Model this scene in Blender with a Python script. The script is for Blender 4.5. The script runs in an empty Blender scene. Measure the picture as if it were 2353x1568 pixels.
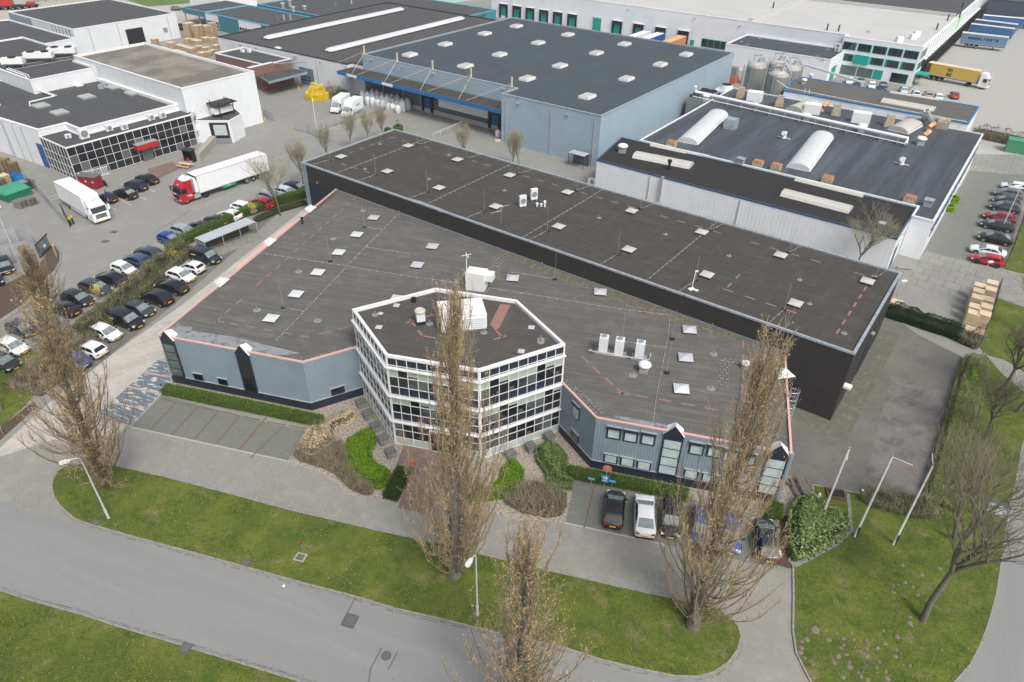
import bpy, bmesh, math, random
import numpy as np
from mathutils import Vector, Matrix
random.seed(7); RNG = np.random.default_rng(7)
SC = bpy.context.scene; C = SC.collection; R = math.radians
# ---------------- camera (drone at 47 m looking down 35 degrees) ----------------
CH, FOC, PIT, ROL, YAW = 47.2, 1600.94, R(35.1153), R(0.9622), R(-35.948)
FW = Vector((0, math.cos(PIT), -math.sin(PIT)))
_up = Vector((0, math.sin(PIT), math.cos(PIT))); _rt = Vector((1, 0, 0))
RT = _rt * math.cos(ROL) + _up * math.sin(ROL); UP = _up * math.cos(ROL) - _rt * math.sin(ROL)
cam = bpy.data.objects.new('camera', bpy.data.cameras.new('camera')); C.objects.link(cam)
m = Matrix((RT, UP, -FW)).transposed().to_4x4(); m.translation = (0, 0, CH); cam.matrix_world = m
cam.data.sensor_fit = 'HORIZONTAL'; cam.data.sensor_width = 36; cam.data.lens = 36 * FOC / 2353
cam.data.clip_start = 1; cam.data.clip_end = 3000; SC.camera = cam
# ---------------- world, sun, exposure ----------------
SUNEL, SUNAZ = R(52), R(150)
w = bpy.data.worlds.new('World'); SC.world = w; w.use_nodes = True
nt = w.node_tree; nt.nodes.clear()
sky = nt.nodes.new('ShaderNodeTexSky'); sky.sky_type = 'NISHITA'; sky.sun_disc = False
sky.sun_elevation = SUNEL; sky.sun_rotation = SUNAZ; sky.air_density = 1.0; sky.dust_density = 5.0; sky.ozone_density = 1.0
hs = nt.nodes.new('ShaderNodeHueSaturation'); hs.inputs['Saturation'].default_value = 0.55
bg = nt.nodes.new('ShaderNodeBackground'); bg.inputs[1].default_value = 0.14
wo = nt.nodes.new('ShaderNodeOutputWorld')
nt.links.new(sky.outputs[0], hs.inputs['Color']); nt.links.new(hs.outputs[0], bg.inputs[0]); nt.links.new(bg.outputs[0], wo.inputs[0])
sd = bpy.data.lights.new('sun', 'SUN'); sd.energy = 1.4; sd.angle = R(13); sd.color = (0.985, 1.0, 0.94)
sun = bpy.data.objects.new('sun', sd); C.objects.link(sun)
sv = Vector((math.sin(SUNAZ) * math.cos(SUNEL), math.cos(SUNAZ) * math.cos(SUNEL), math.sin(SUNEL)))
sun.rotation_euler = sv.to_track_quat('Z', 'Y').to_euler(); sun.location = (0, 0, 90)
SC.view_settings.view_transform = 'Standard'; SC.view_settings.look = 'None'; SC.view_settings.gamma = 1
SC.view_settings.exposure = 0.34
# ---------------- measuring helpers: photo position + height -> place in the world ----------------
U = Vector((math.cos(YAW), math.sin(YAW), 0)); V = Vector((-math.sin(YAW), math.cos(YAW), 0))
def P(x, y, z=0.0):
    d = RT * (x - 1176.5) - UP * (y - 784) + FW * FOC
    t = (z - CH) / d.z
    return Vector((t * d.x, t * d.y, z))
def q(t, x, y): return (t // 10 * 588.25 + x / 4, t % 10 * 392.2 + y / 4)
def PT(t, x, y, z=0.0): return P(*q(t, x, y), z)
def UV(u, v, z=0.0): return U * u + V * v + Vector((0, 0, z))
def ang(a, b): return math.atan2(b.y - a.y, b.x - a.x)
# ---------------- materials ----------------
MATS = {}
def _mix(nt, fac, a, b):
    n = nt.nodes.new('ShaderNodeMix'); n.data_type = 'RGBA'
    for s, v in ((0, fac), (6, a), (7, b)):
        if hasattr(v, 'is_output'): nt.links.new(v, n.inputs[s])
        elif s == 0: n.inputs[0].default_value = v
        else: n.inputs[s].default_value = (*v, 1)
    return n.outputs[2]
def surf(name, base, rough=0.8, layers=(), brick=None, bump=0, bscale=20, wave=None, metal=0, coat=0, spec=0.5, fine=0.0, island=None, vec='uv', glow=0):
    """procedural surface: base colour, optional brick / seam pattern, noise layers (scale, lo, hi, colour, strength, stretch), bump, corrugation"""
    if name in MATS: return MATS[name]
    mt = bpy.data.materials.new(name); mt.use_nodes = True; MATS[name] = mt
    nt = mt.node_tree; b = nt.nodes['Principled BSDF']; L = nt.links.new
    b.inputs['Roughness'].default_value = rough; b.inputs['Metallic'].default_value = metal
    b.inputs['Coat Weight'].default_value = coat; b.inputs['Specular IOR Level'].default_value = spec
    tc = nt.nodes.new('ShaderNodeTexCoord'); src = tc.outputs['UV'] if vec == 'uv' else tc.outputs['Object']
    def mp(sx=1, sy=1, rot=0):
        n = nt.nodes.new('ShaderNodeMapping'); n.inputs['Scale'].default_value = (sx, sy, 1); n.inputs['Rotation'].default_value = (0, 0, rot)
        L(src, n.inputs[0]); return n.outputs[0]
    col = tuple(base); hb = None
    if island:
        g = nt.nodes.new('ShaderNodeNewGeometry'); r = nt.nodes.new('ShaderNodeValToRGB'); r.color_ramp.interpolation = 'LINEAR'
        e = r.color_ramp.elements; e[0].color = (*island[0], 1); e[0].position = 0; e[1].color = (*island[-1], 1); e[1].position = 1
        for i in range(1, len(island) - 1): x = e.new(i / (len(island) - 1)); x.color = (*island[i], 1)
        L(g.outputs['Random Per Island'], r.inputs[0]); col = r.outputs[0]
    if brick:
        bw, bh, mo, mc, var, rot = brick
        t = nt.nodes.new('ShaderNodeTexBrick'); L(mp(rot=rot), t.inputs['Vector'])
        t.inputs['Scale'].default_value = 1; t.inputs['Brick Width'].default_value = bw; t.inputs['Row Height'].default_value = bh
        t.inputs['Mortar Size'].default_value = mo; t.inputs['Mortar Smooth'].default_value = 0.2; t.inputs['Bias'].default_value = 0
        t.inputs['Color1'].default_value = (*base, 1); t.inputs['Color2'].default_value = (*[c * var for c in base], 1); t.inputs['Mortar'].default_value = (*mc, 1)
        col = t.outputs[0]; hb = t.outputs[1]
    for ly in layers:
        s, lo, hi, c, st = ly[:5]; sx, sy, rt = ly[5] if len(ly) > 5 else (1, 1, 0)
        n = nt.nodes.new('ShaderNodeTexNoise'); n.inputs['Scale'].default_value = s; n.inputs['Detail'].default_value = 5; n.inputs['Roughness'].default_value = 0.62
        L(mp(sx, sy, rt), n.inputs['Vector'])
        r = nt.nodes.new('ShaderNodeMapRange'); r.inputs[1].default_value = lo; r.inputs[2].default_value = hi; r.inputs[4].default_value = st
        L(n.outputs[0], r.inputs[0]); col = _mix(nt, r.outputs[0], col, c)
    if fine:
        n = nt.nodes.new('ShaderNodeTexNoise'); n.inputs['Scale'].default_value = bscale; n.inputs['Detail'].default_value = 3; L(src, n.inputs['Vector'])
        r = nt.nodes.new('ShaderNodeMapRange'); r.inputs[1].default_value = 0.25; r.inputs[2].default_value = 0.75; r.inputs[3].default_value = 1 - fine; r.inputs[4].default_value = 1 + fine
        L(n.outputs[0], r.inputs[0])
        x = nt.nodes.new('ShaderNodeVectorMath'); x.operation = 'SCALE'
        if hasattr(col, 'is_output'): L(col, x.inputs[0])
        else: x.inputs[0].default_value = col
        L(r.outputs[0], x.inputs['Scale']); col = x.outputs[0]
    if hasattr(col, 'is_output'): L(col, b.inputs['Base Color'])
    else: b.inputs['Base Color'].default_value = (*col, 1)
    last = None
    if wave:
        wv = nt.nodes.new('ShaderNodeTexWave'); wv.bands_direction = wave[2] if len(wave) > 2 else 'X'
        wv.wave_profile = 'SIN'; wv.inputs['Scale'].default_value = 0.314 / wave[0]; L(mp(), wv.inputs['Vector'])
        bp = nt.nodes.new('ShaderNodeBump'); bp.inputs['Strength'].default_value = wave[1]; bp.inputs['Distance'].default_value = 0.06
        L(wv.outputs['Fac'], bp.inputs['Height']); last = bp.outputs[0]
    if bump:
        n = nt.nodes.new('ShaderNodeTexNoise'); n.inputs['Scale'].default_value = bscale; n.inputs['Detail'].default_value = 4; L(src, n.inputs['Vector'])
        bp = nt.nodes.new('ShaderNodeBump'); bp.inputs['Strength'].default_value = bump; bp.inputs['Distance'].default_value = 0.03
        L(n.outputs[0], bp.inputs['Height'])
        if last is not None: L(last, bp.inputs['Normal'])
        last = bp.outputs[0]
    if last is not None: L(last, b.inputs['Normal'])
    return mt
def S(name, c, rough=0.6, **k):
    k.setdefault('layers', [(0.7, 0.35, 0.75, tuple(x * 0.8 for x in c), 0.5), (6, 0.4, 0.8, tuple(min(1, x * 1.12) for x in c), 0.35)])
    return surf(name, c, rough, **k)
def bitumen(name, base, row=1.0, rot=0.0, light=None, seam=0.5, moss=0.0):
    light = light or tuple(c * 1.5 for c in base)
    L = [(0.09, 0.38, 0.7, tuple(c * 0.78 for c in base), 0.8), (0.5, 0.5, 0.75, light, 0.8), (1.1, 0.5, 0.68, light, 0.65, (0.12, 2.2, rot)), (1.6, 0.52, 0.66, tuple(c * 0.72 for c in base), 0.6, (0.2, 1.5, rot)), (7, 0.5, 0.7, light, 0.5), (14, 0.3, 0.48, tuple(c * 0.6 for c in base), 0.5), (6, 0.69, 0.73, tuple(min(.6, c * 2.6) for c in base), 0.6)]
    if moss: L.append((0.8, 0.62, 0.7, (0.17, 0.16, 0.10), moss))
    return surf(name, base, 0.95, L, brick=(7.0, row, 0.035, tuple(c * seam for c in base), 0.80, rot), bump=0.25, bscale=8, spec=0.25)
# ---------------- mesh builder ----------------
class MB:
    def __init__(s): s.v = []; s.f = []; s.m = []
    def add(s, vs, fs, m=0):
        o = len(s.v); s.v += [tuple(p) for p in vs]; s.f += [tuple(i + o for i in f) for f in fs]; s.m += [m] * len(fs); return s
    def obox(s, o, X, Y, Z, m=0):
        o = Vector(o); X = Vector(X); Y = Vector(Y); Z = Vector(Z)
        p = [o, o + X, o + X + Y, o + Y, o + Z, o + X + Z, o + X + Y + Z, o + Y + Z]
        return s.add(p, [(3, 2, 1, 0), (4, 5, 6, 7), (0, 1, 5, 4), (1, 2, 6, 5), (2, 3, 7, 6), (3, 0, 4, 7)], m)
    def box(s, cx, cy, z0, sx, sy, sz, rz=0, m=0, taper=1.0):
        c, n = math.cos(rz), math.sin(rz); p = []
        for z, k in ((z0, 1), (z0 + sz, taper)):
            for a, b in ((-1, -1), (1, -1), (1, 1), (-1, 1)):
                x, y = a * sx / 2 * k, b * sy / 2 * k; p.append((cx + x * c - y * n, cy + x * n + y * c, z))
        return s.add(p, [(3, 2, 1, 0), (4, 5, 6, 7), (0, 1, 5, 4), (1, 2, 6, 5), (2, 3, 7, 6), (3, 0, 4, 7)], m)
    def prism(s, poly, z0, z1, m=0, cap=True, bottom=False, mtop=None):
        n = len(poly); p = [(a[0], a[1], z0) for a in poly] + [(a[0], a[1], z1) for a in poly]
        s.add(p, [(i, (i + 1) % n, n + (i + 1) % n, n + i) for i in range(n)], m)
        if cap: s.add([(a[0], a[1], z1) for a in poly], [tuple(range(n))], m if mtop is None else mtop)
        if bottom: s.add([(a[0], a[1], z0) for a in poly], [tuple(range(n))[::-1]], m)
        return s
    def sheet(s, poly, z, m=0): return s.add([(a[0], a[1], z) for a in poly], [tuple(range(len(poly)))], m)
    def wall(s, a, b, s0, s1, z0, z1, d0, d1, m=0):
        a = Vector((a[0], a[1], 0)); b = Vector((b[0], b[1], 0)); t = (b - a).normalized(); n = Vector((t.y, -t.x, 0))
        return s.obox(a + t * s0 + n * d0 + Vector((0, 0, z0)), t * (s1 - s0), n * (d1 - d0), (0, 0, z1 - z0), m)
    def tube(s, pts, r, n=6, m=0, r2=None, cap=True):
        pts = [Vector(p) for p in pts]; N = len(pts); ring = []
        for i, p in enumerate(pts):
            d = ((pts[min(i + 1, N - 1)] - pts[max(i - 1, 0)])).normalized()
            a = d.orthogonal().normalized() if abs(d.z) > 0.9 else d.cross(Vector((0, 0, 1))).normalized(); b = d.cross(a)
            rr = r if r2 is None else r + (r2 - r) * i / (N - 1)
            ring.append([p + (a * math.cos(2 * math.pi * k / n) + b * math.sin(2 * math.pi * k / n)) * rr for k in range(n)])
        f = [(i * n + k, i * n + (k + 1) % n, (i + 1) * n + (k + 1) % n, (i + 1) * n + k) for i in range(N - 1) for k in range(n)]
        if cap: f += [tuple(range(n))[::-1], tuple((N - 1) * n + k for k in range(n))]
        return s.add([p for r_ in ring for p in r_], f, m)
    def cyl(s, x, y, z0, z1, r, n=12, m=0, r2=None): return s.tube([(x, y, z0), (x, y, z1)], r, n, m, r2)
    def lathe(s, x, y, prof, n=14, m=0):
        v = [(x + r * math.cos(2 * math.pi * k / n), y + r * math.sin(2 * math.pi * k / n), z) for r, z in prof for k in range(n)]
        f = [(i * n + k, i * n + (k + 1) % n, (i + 1) * n + (k + 1) % n, (i + 1) * n + k) for i in range(len(prof) - 1) for k in range(n)]
        f.append(tuple((len(prof) - 1) * n + k for k in range(n))); return s.add(v, f, m)
    def ring(s, poly, t, z0, z1, out=0.05, m=0, inner=None, ztop_in=None):
        a = offset(poly, out); b = offset(poly, -t); n = len(poly); zi = z0 if inner is None else inner
        p = [(x[0], x[1], z0) for x in a] + [(x[0], x[1], z1) for x in a] + [(x[0], x[1], z1) for x in b] + [(x[0], x[1], zi) for x in b]
        f = []
        for i in range(n):
            j = (i + 1) % n; f += [(i, j, n + j, n + i), (n + i, n + j, 2 * n + j, 2 * n + i), (2 * n + i, 2 * n + j, 3 * n + j, 3 * n + i), (3 * n + i, 3 * n + j, j, i)]
        return s.add(p, f, m)
    def build(s, name, mat, parent=None, local=False, smooth=False, rot=YAW, objmat=False):
        me = bpy.data.meshes.new(name)
        V_ = np.array(s.v, float).reshape(-1, 3)
        off = np.array(parent.location) if (parent is not None and not local) else np.zeros(3)
        me.from_pydata((V_ - off).tolist(), [], s.f); me.polygons.foreach_set('material_index', s.m)
        mats = mat if isinstance(mat, (list, tuple)) else [mat]
        for x in mats: me.materials.append(x)
        uv = me.uv_layers.new(name='uv').data; c, n_ = math.cos(-rot), math.sin(-rot)
        co = np.zeros((len(uv), 2)); me.update()
        for p in me.polygons:
            n = p.normal; li = p.loop_indices
            if abs(n.z) > 0.6:
                for i in li:
                    x, y, z = V_[me.loops[i].vertex_index]; co[i] = (x * c - y * n_, x * n_ + y * c)
            else:
                l = math.hypot(n.x, n.y) or 1; tx, ty = -n.y / l, n.x / l
                for i in li:
                    x, y, z = V_[me.loops[i].vertex_index]; co[i] = (x * tx + y * ty, z)
        uv.foreach_set('uv', co.ravel())
        if smooth: me.polygons.foreach_set('use_smooth', [True] * len(me.polygons))
        o = bpy.data.objects.new(name, me); C.objects.link(o)
        if parent is not None: o.parent = parent
        if objmat: o.material_slots[0].link = 'OBJECT'; o.material_slots[0].material = mats[0]
        return o
def offset(poly, d):
    """grow a CCW polygon by d (mitred)"""
    n = len(poly); out = []
    for i in range(n):
        p0, p1, p2 = [Vector((poly[k % n][0], poly[k % n][1])) for k in (i - 1, i, i + 1)]
        a = (p1 - p0).normalized(); b = (p2 - p1).normalized(); na = Vector((a.y, -a.x)); nb = Vector((b.y, -b.x))
        k = na + nb; k = k / max(0.3, k.dot(na)) if k.length > 1e-6 else na
        out.append(p1 + k * d)
    return out
def tag(o, label=None, cat=None, group=None, kind=None):
    for k, v in (('label', label), ('category', cat), ('group', group), ('kind', kind)):
        if v: o[k] = v
    return o
def thing(name, label, cat, loc=(0, 0, 0), rz=0, group=None):
    o = bpy.data.objects.new(name, None); C.objects.link(o); o.location = loc; o.rotation_euler = (0, 0, rz); o.empty_display_size = 0.3
    return tag(o, label, cat, group)
KIDS = {}
def kids(o):
    if o.name not in KIDS: KIDS[o.name] = [c for c in bpy.data.objects if c.parent == o]
    return KIDS[o.name]
def dup(root, loc, rz, label, group=None, sc=None):
    r = root.copy(); C.objects.link(r); r.location = loc; r.rotation_euler = (0, 0, rz); tag(r, label, None, group)
    if sc: r.scale = (sc, sc, sc) if not isinstance(sc, tuple) else sc
    for ch in kids(root):
        c = ch.copy(); C.objects.link(c); c.parent = r
        for g in kids(ch):
            d = g.copy(); C.objects.link(d); d.parent = c
    return r
def structure(name, mb, mat, rot=YAW, kind='structure'): return tag(mb.build(name, mat, rot=rot), kind=kind)
def text(parent, name, body, size, mat, loc, rot, depth=0.01, local=True, bold=0.0):
    cu = bpy.data.curves.new(name, 'FONT'); cu.body = body; cu.size = size; cu.extrude = depth; cu.offset = bold; cu.align_x = 'CENTER'; cu.align_y = 'CENTER'; cu.space_line = 0.72
    t = bpy.data.objects.new(name, cu); C.objects.link(t); dg = bpy.context.evaluated_depsgraph_get(); me = bpy.data.meshes.new_from_object(t.evaluated_get(dg))
    bpy.data.objects.remove(t); o = bpy.data.objects.new(name, me); C.objects.link(o); me.materials.clear(); me.materials.append(mat)
    if parent is not None: o.parent = parent
    o.location = Vector(loc) - (parent.location if (parent is not None and not local) else Vector((0, 0, 0))); o.rotation_euler = rot
    return o
def segmesh(name, segs, mat, parent, sides=3, rot=None):
    """many tapered rods as one mesh; segs rows: x0 y0 z0 x1 y1 z1 r0 r1"""
    A = np.array(segs, float); n = len(A); p0 = A[:, :3]; p1 = A[:, 3:6]; d = p1 - p0; d /= np.linalg.norm(d, axis=1)[:, None] + 1e-9
    up = np.where(np.abs(d[:, 2:3]) > 0.8, np.array([[1.0, 0, 0]]), np.array([[0, 0, 1.0]])); a = np.cross(d, up); a /= np.linalg.norm(a, axis=1)[:, None]; b = np.cross(d, a)
    vs = np.zeros((n, 2 * sides, 3))
    for k in range(sides):
        t = 2 * math.pi * k / sides; o = a * math.cos(t) + b * math.sin(t); vs[:, k] = p0 + o * A[:, 6:7]; vs[:, sides + k] = p1 + o * A[:, 7:8]
    base = (np.arange(n) * 2 * sides)[:, None]; F = []
    for k in range(sides): F.append(np.stack([base[:, 0] + k, base[:, 0] + (k + 1) % sides, base[:, 0] + sides + (k + 1) % sides, base[:, 0] + sides + k], 1))
    return rawmesh(name, vs.reshape(-1, 3), np.stack(F, 1).reshape(-1, 4), mat, parent)
def rawmesh(name, V_, F, mat, parent):
    me = bpy.data.meshes.new(name); k = F.shape[1]; me.vertices.add(len(V_)); me.vertices.foreach_set('co', V_.astype(np.float32).ravel())
    me.loops.add(F.size); me.loops.foreach_set('vertex_index', F.astype(np.int32).ravel())
    me.polygons.add(len(F)); me.polygons.foreach_set('loop_start', np.arange(0, F.size, k, dtype=np.int32)); me.polygons.foreach_set('loop_total', np.full(len(F), k, dtype=np.int32))
    me.update(calc_edges=True); me.materials.append(mat); o = bpy.data.objects.new(name, me); C.objects.link(o)
    if parent is not None: o.parent = parent
    return o
def leafmesh(name, pts, size, mat, parent, flat=0.5):
    """leaf-sized triangles-quads at pts (N,3)"""
    pts = np.array(pts, float); n = len(pts); a = RNG.normal(size=(n, 3)); a[:, 2] *= flat; a /= np.linalg.norm(a, axis=1)[:, None]
    r = RNG.normal(size=(n, 3)); b = np.cross(a, r); b /= np.linalg.norm(b, axis=1)[:, None] + 1e-9
    s = (size * RNG.uniform(0.6, 1.3, n))[:, None]; V_ = np.stack([pts - a * s, pts - b * s * 0.5, pts + a * s, pts + b * s * 0.5], 1).reshape(-1, 3)
    return rawmesh(name, V_, np.arange(4 * n).reshape(-1, 4), mat, parent)
def inpoly(poly, x, y):
    x = np.asarray(x); y = np.asarray(y); r = np.zeros(x.shape, bool); n = len(poly)
    for i in range(n):
        x1, y1 = poly[i][:2]; x2, y2 = poly[(i + 1) % n][:2]
        c = ((y1 > y) != (y2 > y)) & (x < (x2 - x1) * (y - y1) / ((y2 - y1) or 1e-9) + x1); r ^= c
    return r
def edged(poly, x, y):
    d = np.full(np.shape(x), 1e9); n = len(poly)
    for i in range(n):
        x1, y1 = poly[i][:2]; x2, y2 = poly[(i + 1) % n][:2]; dx, dy = x2 - x1, y2 - y1; t = np.clip(((x - x1) * dx + (y - y1) * dy) / (dx * dx + dy * dy + 1e-9), 0, 1)
        d = np.minimum(d, np.hypot(x - x1 - t * dx, y - y1 - t * dy))
    return d
def poly_px(t, L, z=0.0): return [PT(t, x, y, z) for x, y in L]
def D(L, z=0.0): return [P(x, y, z) for x, y in L]
def ccw(poly):
    a = sum(poly[i][0] * poly[(i + 1) % len(poly)][1] - poly[(i + 1) % len(poly)][0] * poly[i][1] for i in range(len(poly)))
    return poly if a > 0 else poly[::-1]
# ================= SETTING: ground, road, lawns, paving =================
m_pav = surf('light_pavers', (0.264, 0.263, 0.232), 0.9, [(0.12, 0.4, 0.7, (0.29, 0.275, 0.25), 0.8), (0.7, 0.5, 0.75, (0.34, 0.333, 0.30), 0.6), (3, 0.5, 0.7, (0.23, 0.22, 0.195), 0.5), (7, 0.62, 0.72, (0.42, 0.41, 0.38), 0.5)], brick=(0.42, 0.21, 0.022, (0.20, 0.19, 0.17), 0.86, R(45)), bump=0.2, bscale=30)
m_yard = surf('yard_paving', (0.252, 0.252, 0.232), 0.9, [(0.06, 0.4, 0.65, (0.25, 0.235, 0.22), 0.8), (0.4, 0.5, 0.75, (0.35, 0.335, 0.31), 0.5), (2, 0.5, 0.72, (0.23, 0.22, 0.20), 0.5), (5, 0.6, 0.72, (0.38, 0.37, 0.34), 0.4)], brick=(0.4, 0.2, 0.012, (0.22, 0.21, 0.20), 0.94, R(20)))
m_road = surf('asphalt', (0.094, 0.102, 0.101), 0.88, [(0.22, 0.40, 0.54, (0.046, 0.052, 0.056), 1.0, (0.3, 2.2, R(0))), (0.7, 0.5, 0.64, (0.085, 0.089, 0.092), 0.8, (0.12, 1.0, R(4))), (0.5, 0.55, 0.75, (0.135, 0.14, 0.134), 0.95, (0.12, 1.1, 0)), (3, 0.6, 0.75, (0.17, 0.175, 0.18), 0.4), (5, 0.66, 0.71, (0.10, 0.10, 0.10), 0.6), (5.5, 0.30, 0.34, (0.34, 0.34, 0.33), 0.6)], fine=0.22, bump=0.3, bscale=26)
m_grass = surf('grass', (0.090, 0.118, 0.024), 0.95, [(0.3, 0.44, 0.70, (0.165, 0.185, 0.030), 0.85), (0.55, 0.5, 0.7, (0.030, 0.074, 0.012), 0.75), (0.45, 0.56, 0.70, (0.22, 0.18, 0.09), 0.85), (2.4, 0.5, 0.70, (0.155, 0.18, 0.03), 0.6), (1.6, 0.56, 0.7, (0.045, 0.08, 0.015), 0.6), (8, 0.5, 0.7, (0.03, 0.055, 0.008), 0.6), (10, 0.66, 0.71, (0.30, 0.27, 0.17), 0.7)], fine=0.38, bump=0.9, bscale=14, spec=0.2)
m_kerb = surf('kerb_stone', (0.30, 0.29, 0.27), 0.9, [(1.5, 0.4, 0.7, (0.21, 0.20, 0.18), 0.7), (0.4, 0.55, 0.7, (0.32, 0.24, 0.17), 0.5)], brick=(1.0, 0.5, 0.02, (0.1, 0.09, 0.08), 0.9, 0))
m_bay = surf('dark_pavers', (0.18, 0.187, 0.168), 0.92, [(0.3, 0.45, 0.7, (0.15, 0.155, 0.14), 0.8), (2, 0.55, 0.75, (0.26, 0.26, 0.24), 0.6), (12, 0.6, 0.75, (0.32, 0.31, 0.28), 0.4)], brick=(0.42, 0.21, 0.014, (0.12, 0.12, 0.10), 0.92, R(0)), bump=0.2)
m_dark = surf('old_asphalt', (0.15, 0.144, 0.128), 0.92, [(0.15, 0.4, 0.65, (0.185, 0.178, 0.155), 0.8), (0.8, 0.5, 0.75, (0.10, 0.095, 0.09), 0.7), (5, 0.6, 0.75, (0.23, 0.22, 0.2), 0.5), (0.35, 0.62, 0.72, (0.16, 0.15, 0.09), 0.5)], brick=(0.42, 0.21, 0.012, (0.085, 0.08, 0.07), 0.93, 0), fine=0.2, bump=0.3)
m_stain = surf('stained_concrete', (0.165, 0.155, 0.145), 0.9, [(0.3, 0.45, 0.62, (0.095, 0.092, 0.09), 0.85, (1, 2.2, R(-40))), (0.4, 0.55, 0.7, (0.23, 0.16, 0.12), 0.8), (0.9, 0.5, 0.75, (0.24, 0.23, 0.21), 0.6), (6, 0.66, 0.74, (0.5, 0.48, 0.44), 0.5)], fine=0.2, bump=0.3)
m_slab = surf('concrete_slabs', (0.27, 0.265, 0.245), 0.9, [(0.3, 0.4, 0.7, (0.20, 0.2, 0.18), 0.7), (2, 0.5, 0.75, (0.33, 0.32, 0.29), 0.5), (11, 0.6, 0.75, (0.2, 0.19, 0.17), 0.4)], brick=(2.0, 2.0, 0.04, (0.09, 0.085, 0.08), 0.86, R(0)))
m_sand = surf('dusty_pavers', (0.50, 0.465, 0.415), 0.93, [(0.25, 0.4, 0.65, (0.36, 0.34, 0.31), 0.85, (1, 2.4, R(-15))), (1.3, 0.5, 0.75, (0.60, 0.56, 0.50), 0.6), (9, 0.6, 0.75, (0.3, 0.28, 0.26), 0.4)], brick=(0.42, 0.21, 0.012, (0.34, 0.32, 0.29), 0.93, 0), bump=0.2)
m_grav = surf('gravel', (0.36, 0.315, 0.26), 0.95, [(5, 0.48, 0.6, (0.13, 0.11, 0.09), 0.9), (6.5, 0.56, 0.66, (0.66, 0.61, 0.54), 0.9), (0.6, 0.5, 0.75, (0.28, 0.25, 0.2), 0.5)], bump=0.8, bscale=16)
m_soil = surf('leaf_mulch', (0.10, 0.066, 0.045), 0.97, [(3, 0.45, 0.65, (0.16, 0.11, 0.075), 0.8), (12, 0.6, 0.72, (0.3, 0.2, 0.13), 0.7), (9, 0.35, 0.5, (0.05, 0.035, 0.025), 0.5)], bump=0.8, bscale=14)
m_red = surf('red_brown_paving', (0.20, 0.135, 0.115), 0.9, [(0.8, 0.45, 0.7, (0.26, 0.18, 0.15), 0.7), (7, 0.6, 0.72, (0.12, 0.1, 0.09), 0.5)], brick=(0.42, 0.21, 0.015, (0.12, 0.09, 0.08), 0.85, R(45)))
m_bluep = surf('worn_blue_paint', (0.10, 0.14, 0.175), 0.85, [(1.8, 0.54, 0.60, (0.55, 0.54, 0.50), 1.0, (0.5, 1.6, R(15))), (7, 0.6, 0.68, (0.5, 0.48, 0.44), 0.7)], brick=(0.42, 0.21, 0.014, (0.3, 0.3, 0.29), 0.85, 0))
m_paint = surf('white_road_paint', (0.72, 0.71, 0.67), 0.8, [(2, 0.55, 0.7, (0.4, 0.39, 0.36), 0.6)])
m_pink = surf('faded_red_brick_line', (0.46, 0.31, 0.27), 0.9, [(1.2, 0.5, 0.68, (0.52, 0.45, 0.39), 0.9)])
m_farm = surf('pale_ground', (0.42, 0.38, 0.33), 0.95, [(0.05, 0.45, 0.65, (0.33, 0.31, 0.28), 0.8), (0.4, 0.55, 0.72, (0.26, 0.24, 0.19), 0.6)])
m_fargrass = surf('far_grass', (0.09, 0.16, 0.035), 0.95, [(0.15, 0.45, 0.65, (0.14, 0.2, 0.05), 0.7), (1.2, 0.55, 0.7, (0.05, 0.09, 0.02), 0.5)])

structure('ground', MB().sheet([(-900, -200), (900, -200), (900, 1500), (-900, 1500)], 0), m_yard, rot=R(12))
def sheet(name, poly, z, mat, rot=YAW): return structure(name, MB().sheet(poly, z), mat, rot)
ISL = [(150, 1075.6), (135, 1084), (125, 1102), (122.5, 1119), (127.5, 1141.8), (140, 1162), (155, 1176), (175, 1193), (212, 1206), (325, 1238), (450, 1271), (588, 1309), (695.7, 1339), (813, 1369), (913, 1399), (1013, 1421), (1138, 1453), (1301.5, 1489), (1376.5, 1514), (1476.5, 1537.8), (1551.5, 1552.8), (1601.5, 1554), (1639, 1544), (1671.5, 1521.5), (1691.5, 1494), (1700, 1464), (1694, 1441.5), (1674, 1419), (1646.5, 1401.5), (1566.5, 1382.8), (1426.5, 1352.8), (1284, 1320), (1120, 1281), (988, 1247.8), (863, 1221.5), (763, 1197.8), (671, 1176.5), (588, 1154), (475, 1124), (370, 1096.8), (262.5, 1073), (200, 1067)]
LOW = [(-500, 1250), (0, 1361), (75, 1385), (187.5, 1416), (275, 1445), (375, 1474), (475, 1505), (588, 1539), (713, 1578), (830, 1612), (960, 1650), (960, 2100), (-500, 2100)]
RLAWN = [(1865, 1567), (1905, 1640), (1990, 1700), (2060, 1680), (2130, 1620), (2190, 1568), (2227, 1526), (2252, 1476), (2270, 1426), (2285, 1371), (2292, 1331.5), (2302, 1264), (2315, 1176), (2330, 1117), (2347, 1022), (2390, 930), (2353, 905), (2300, 860), (2262, 815), (2245, 850), (2225, 900), (2180, 985), (2150, 1060), (2125, 1160), (2080, 1165), (1990, 1140), (1905, 1125), (1870, 1118), (1880, 1170), (1815, 1290), (1825, 1301.5), (1826, 1376.5), (1825, 1451.5), (1832, 1501.5)]
gi = ccw(D(ISL)); gl = ccw(D(LOW)); gr = ccw(D(RLAWN))
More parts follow.
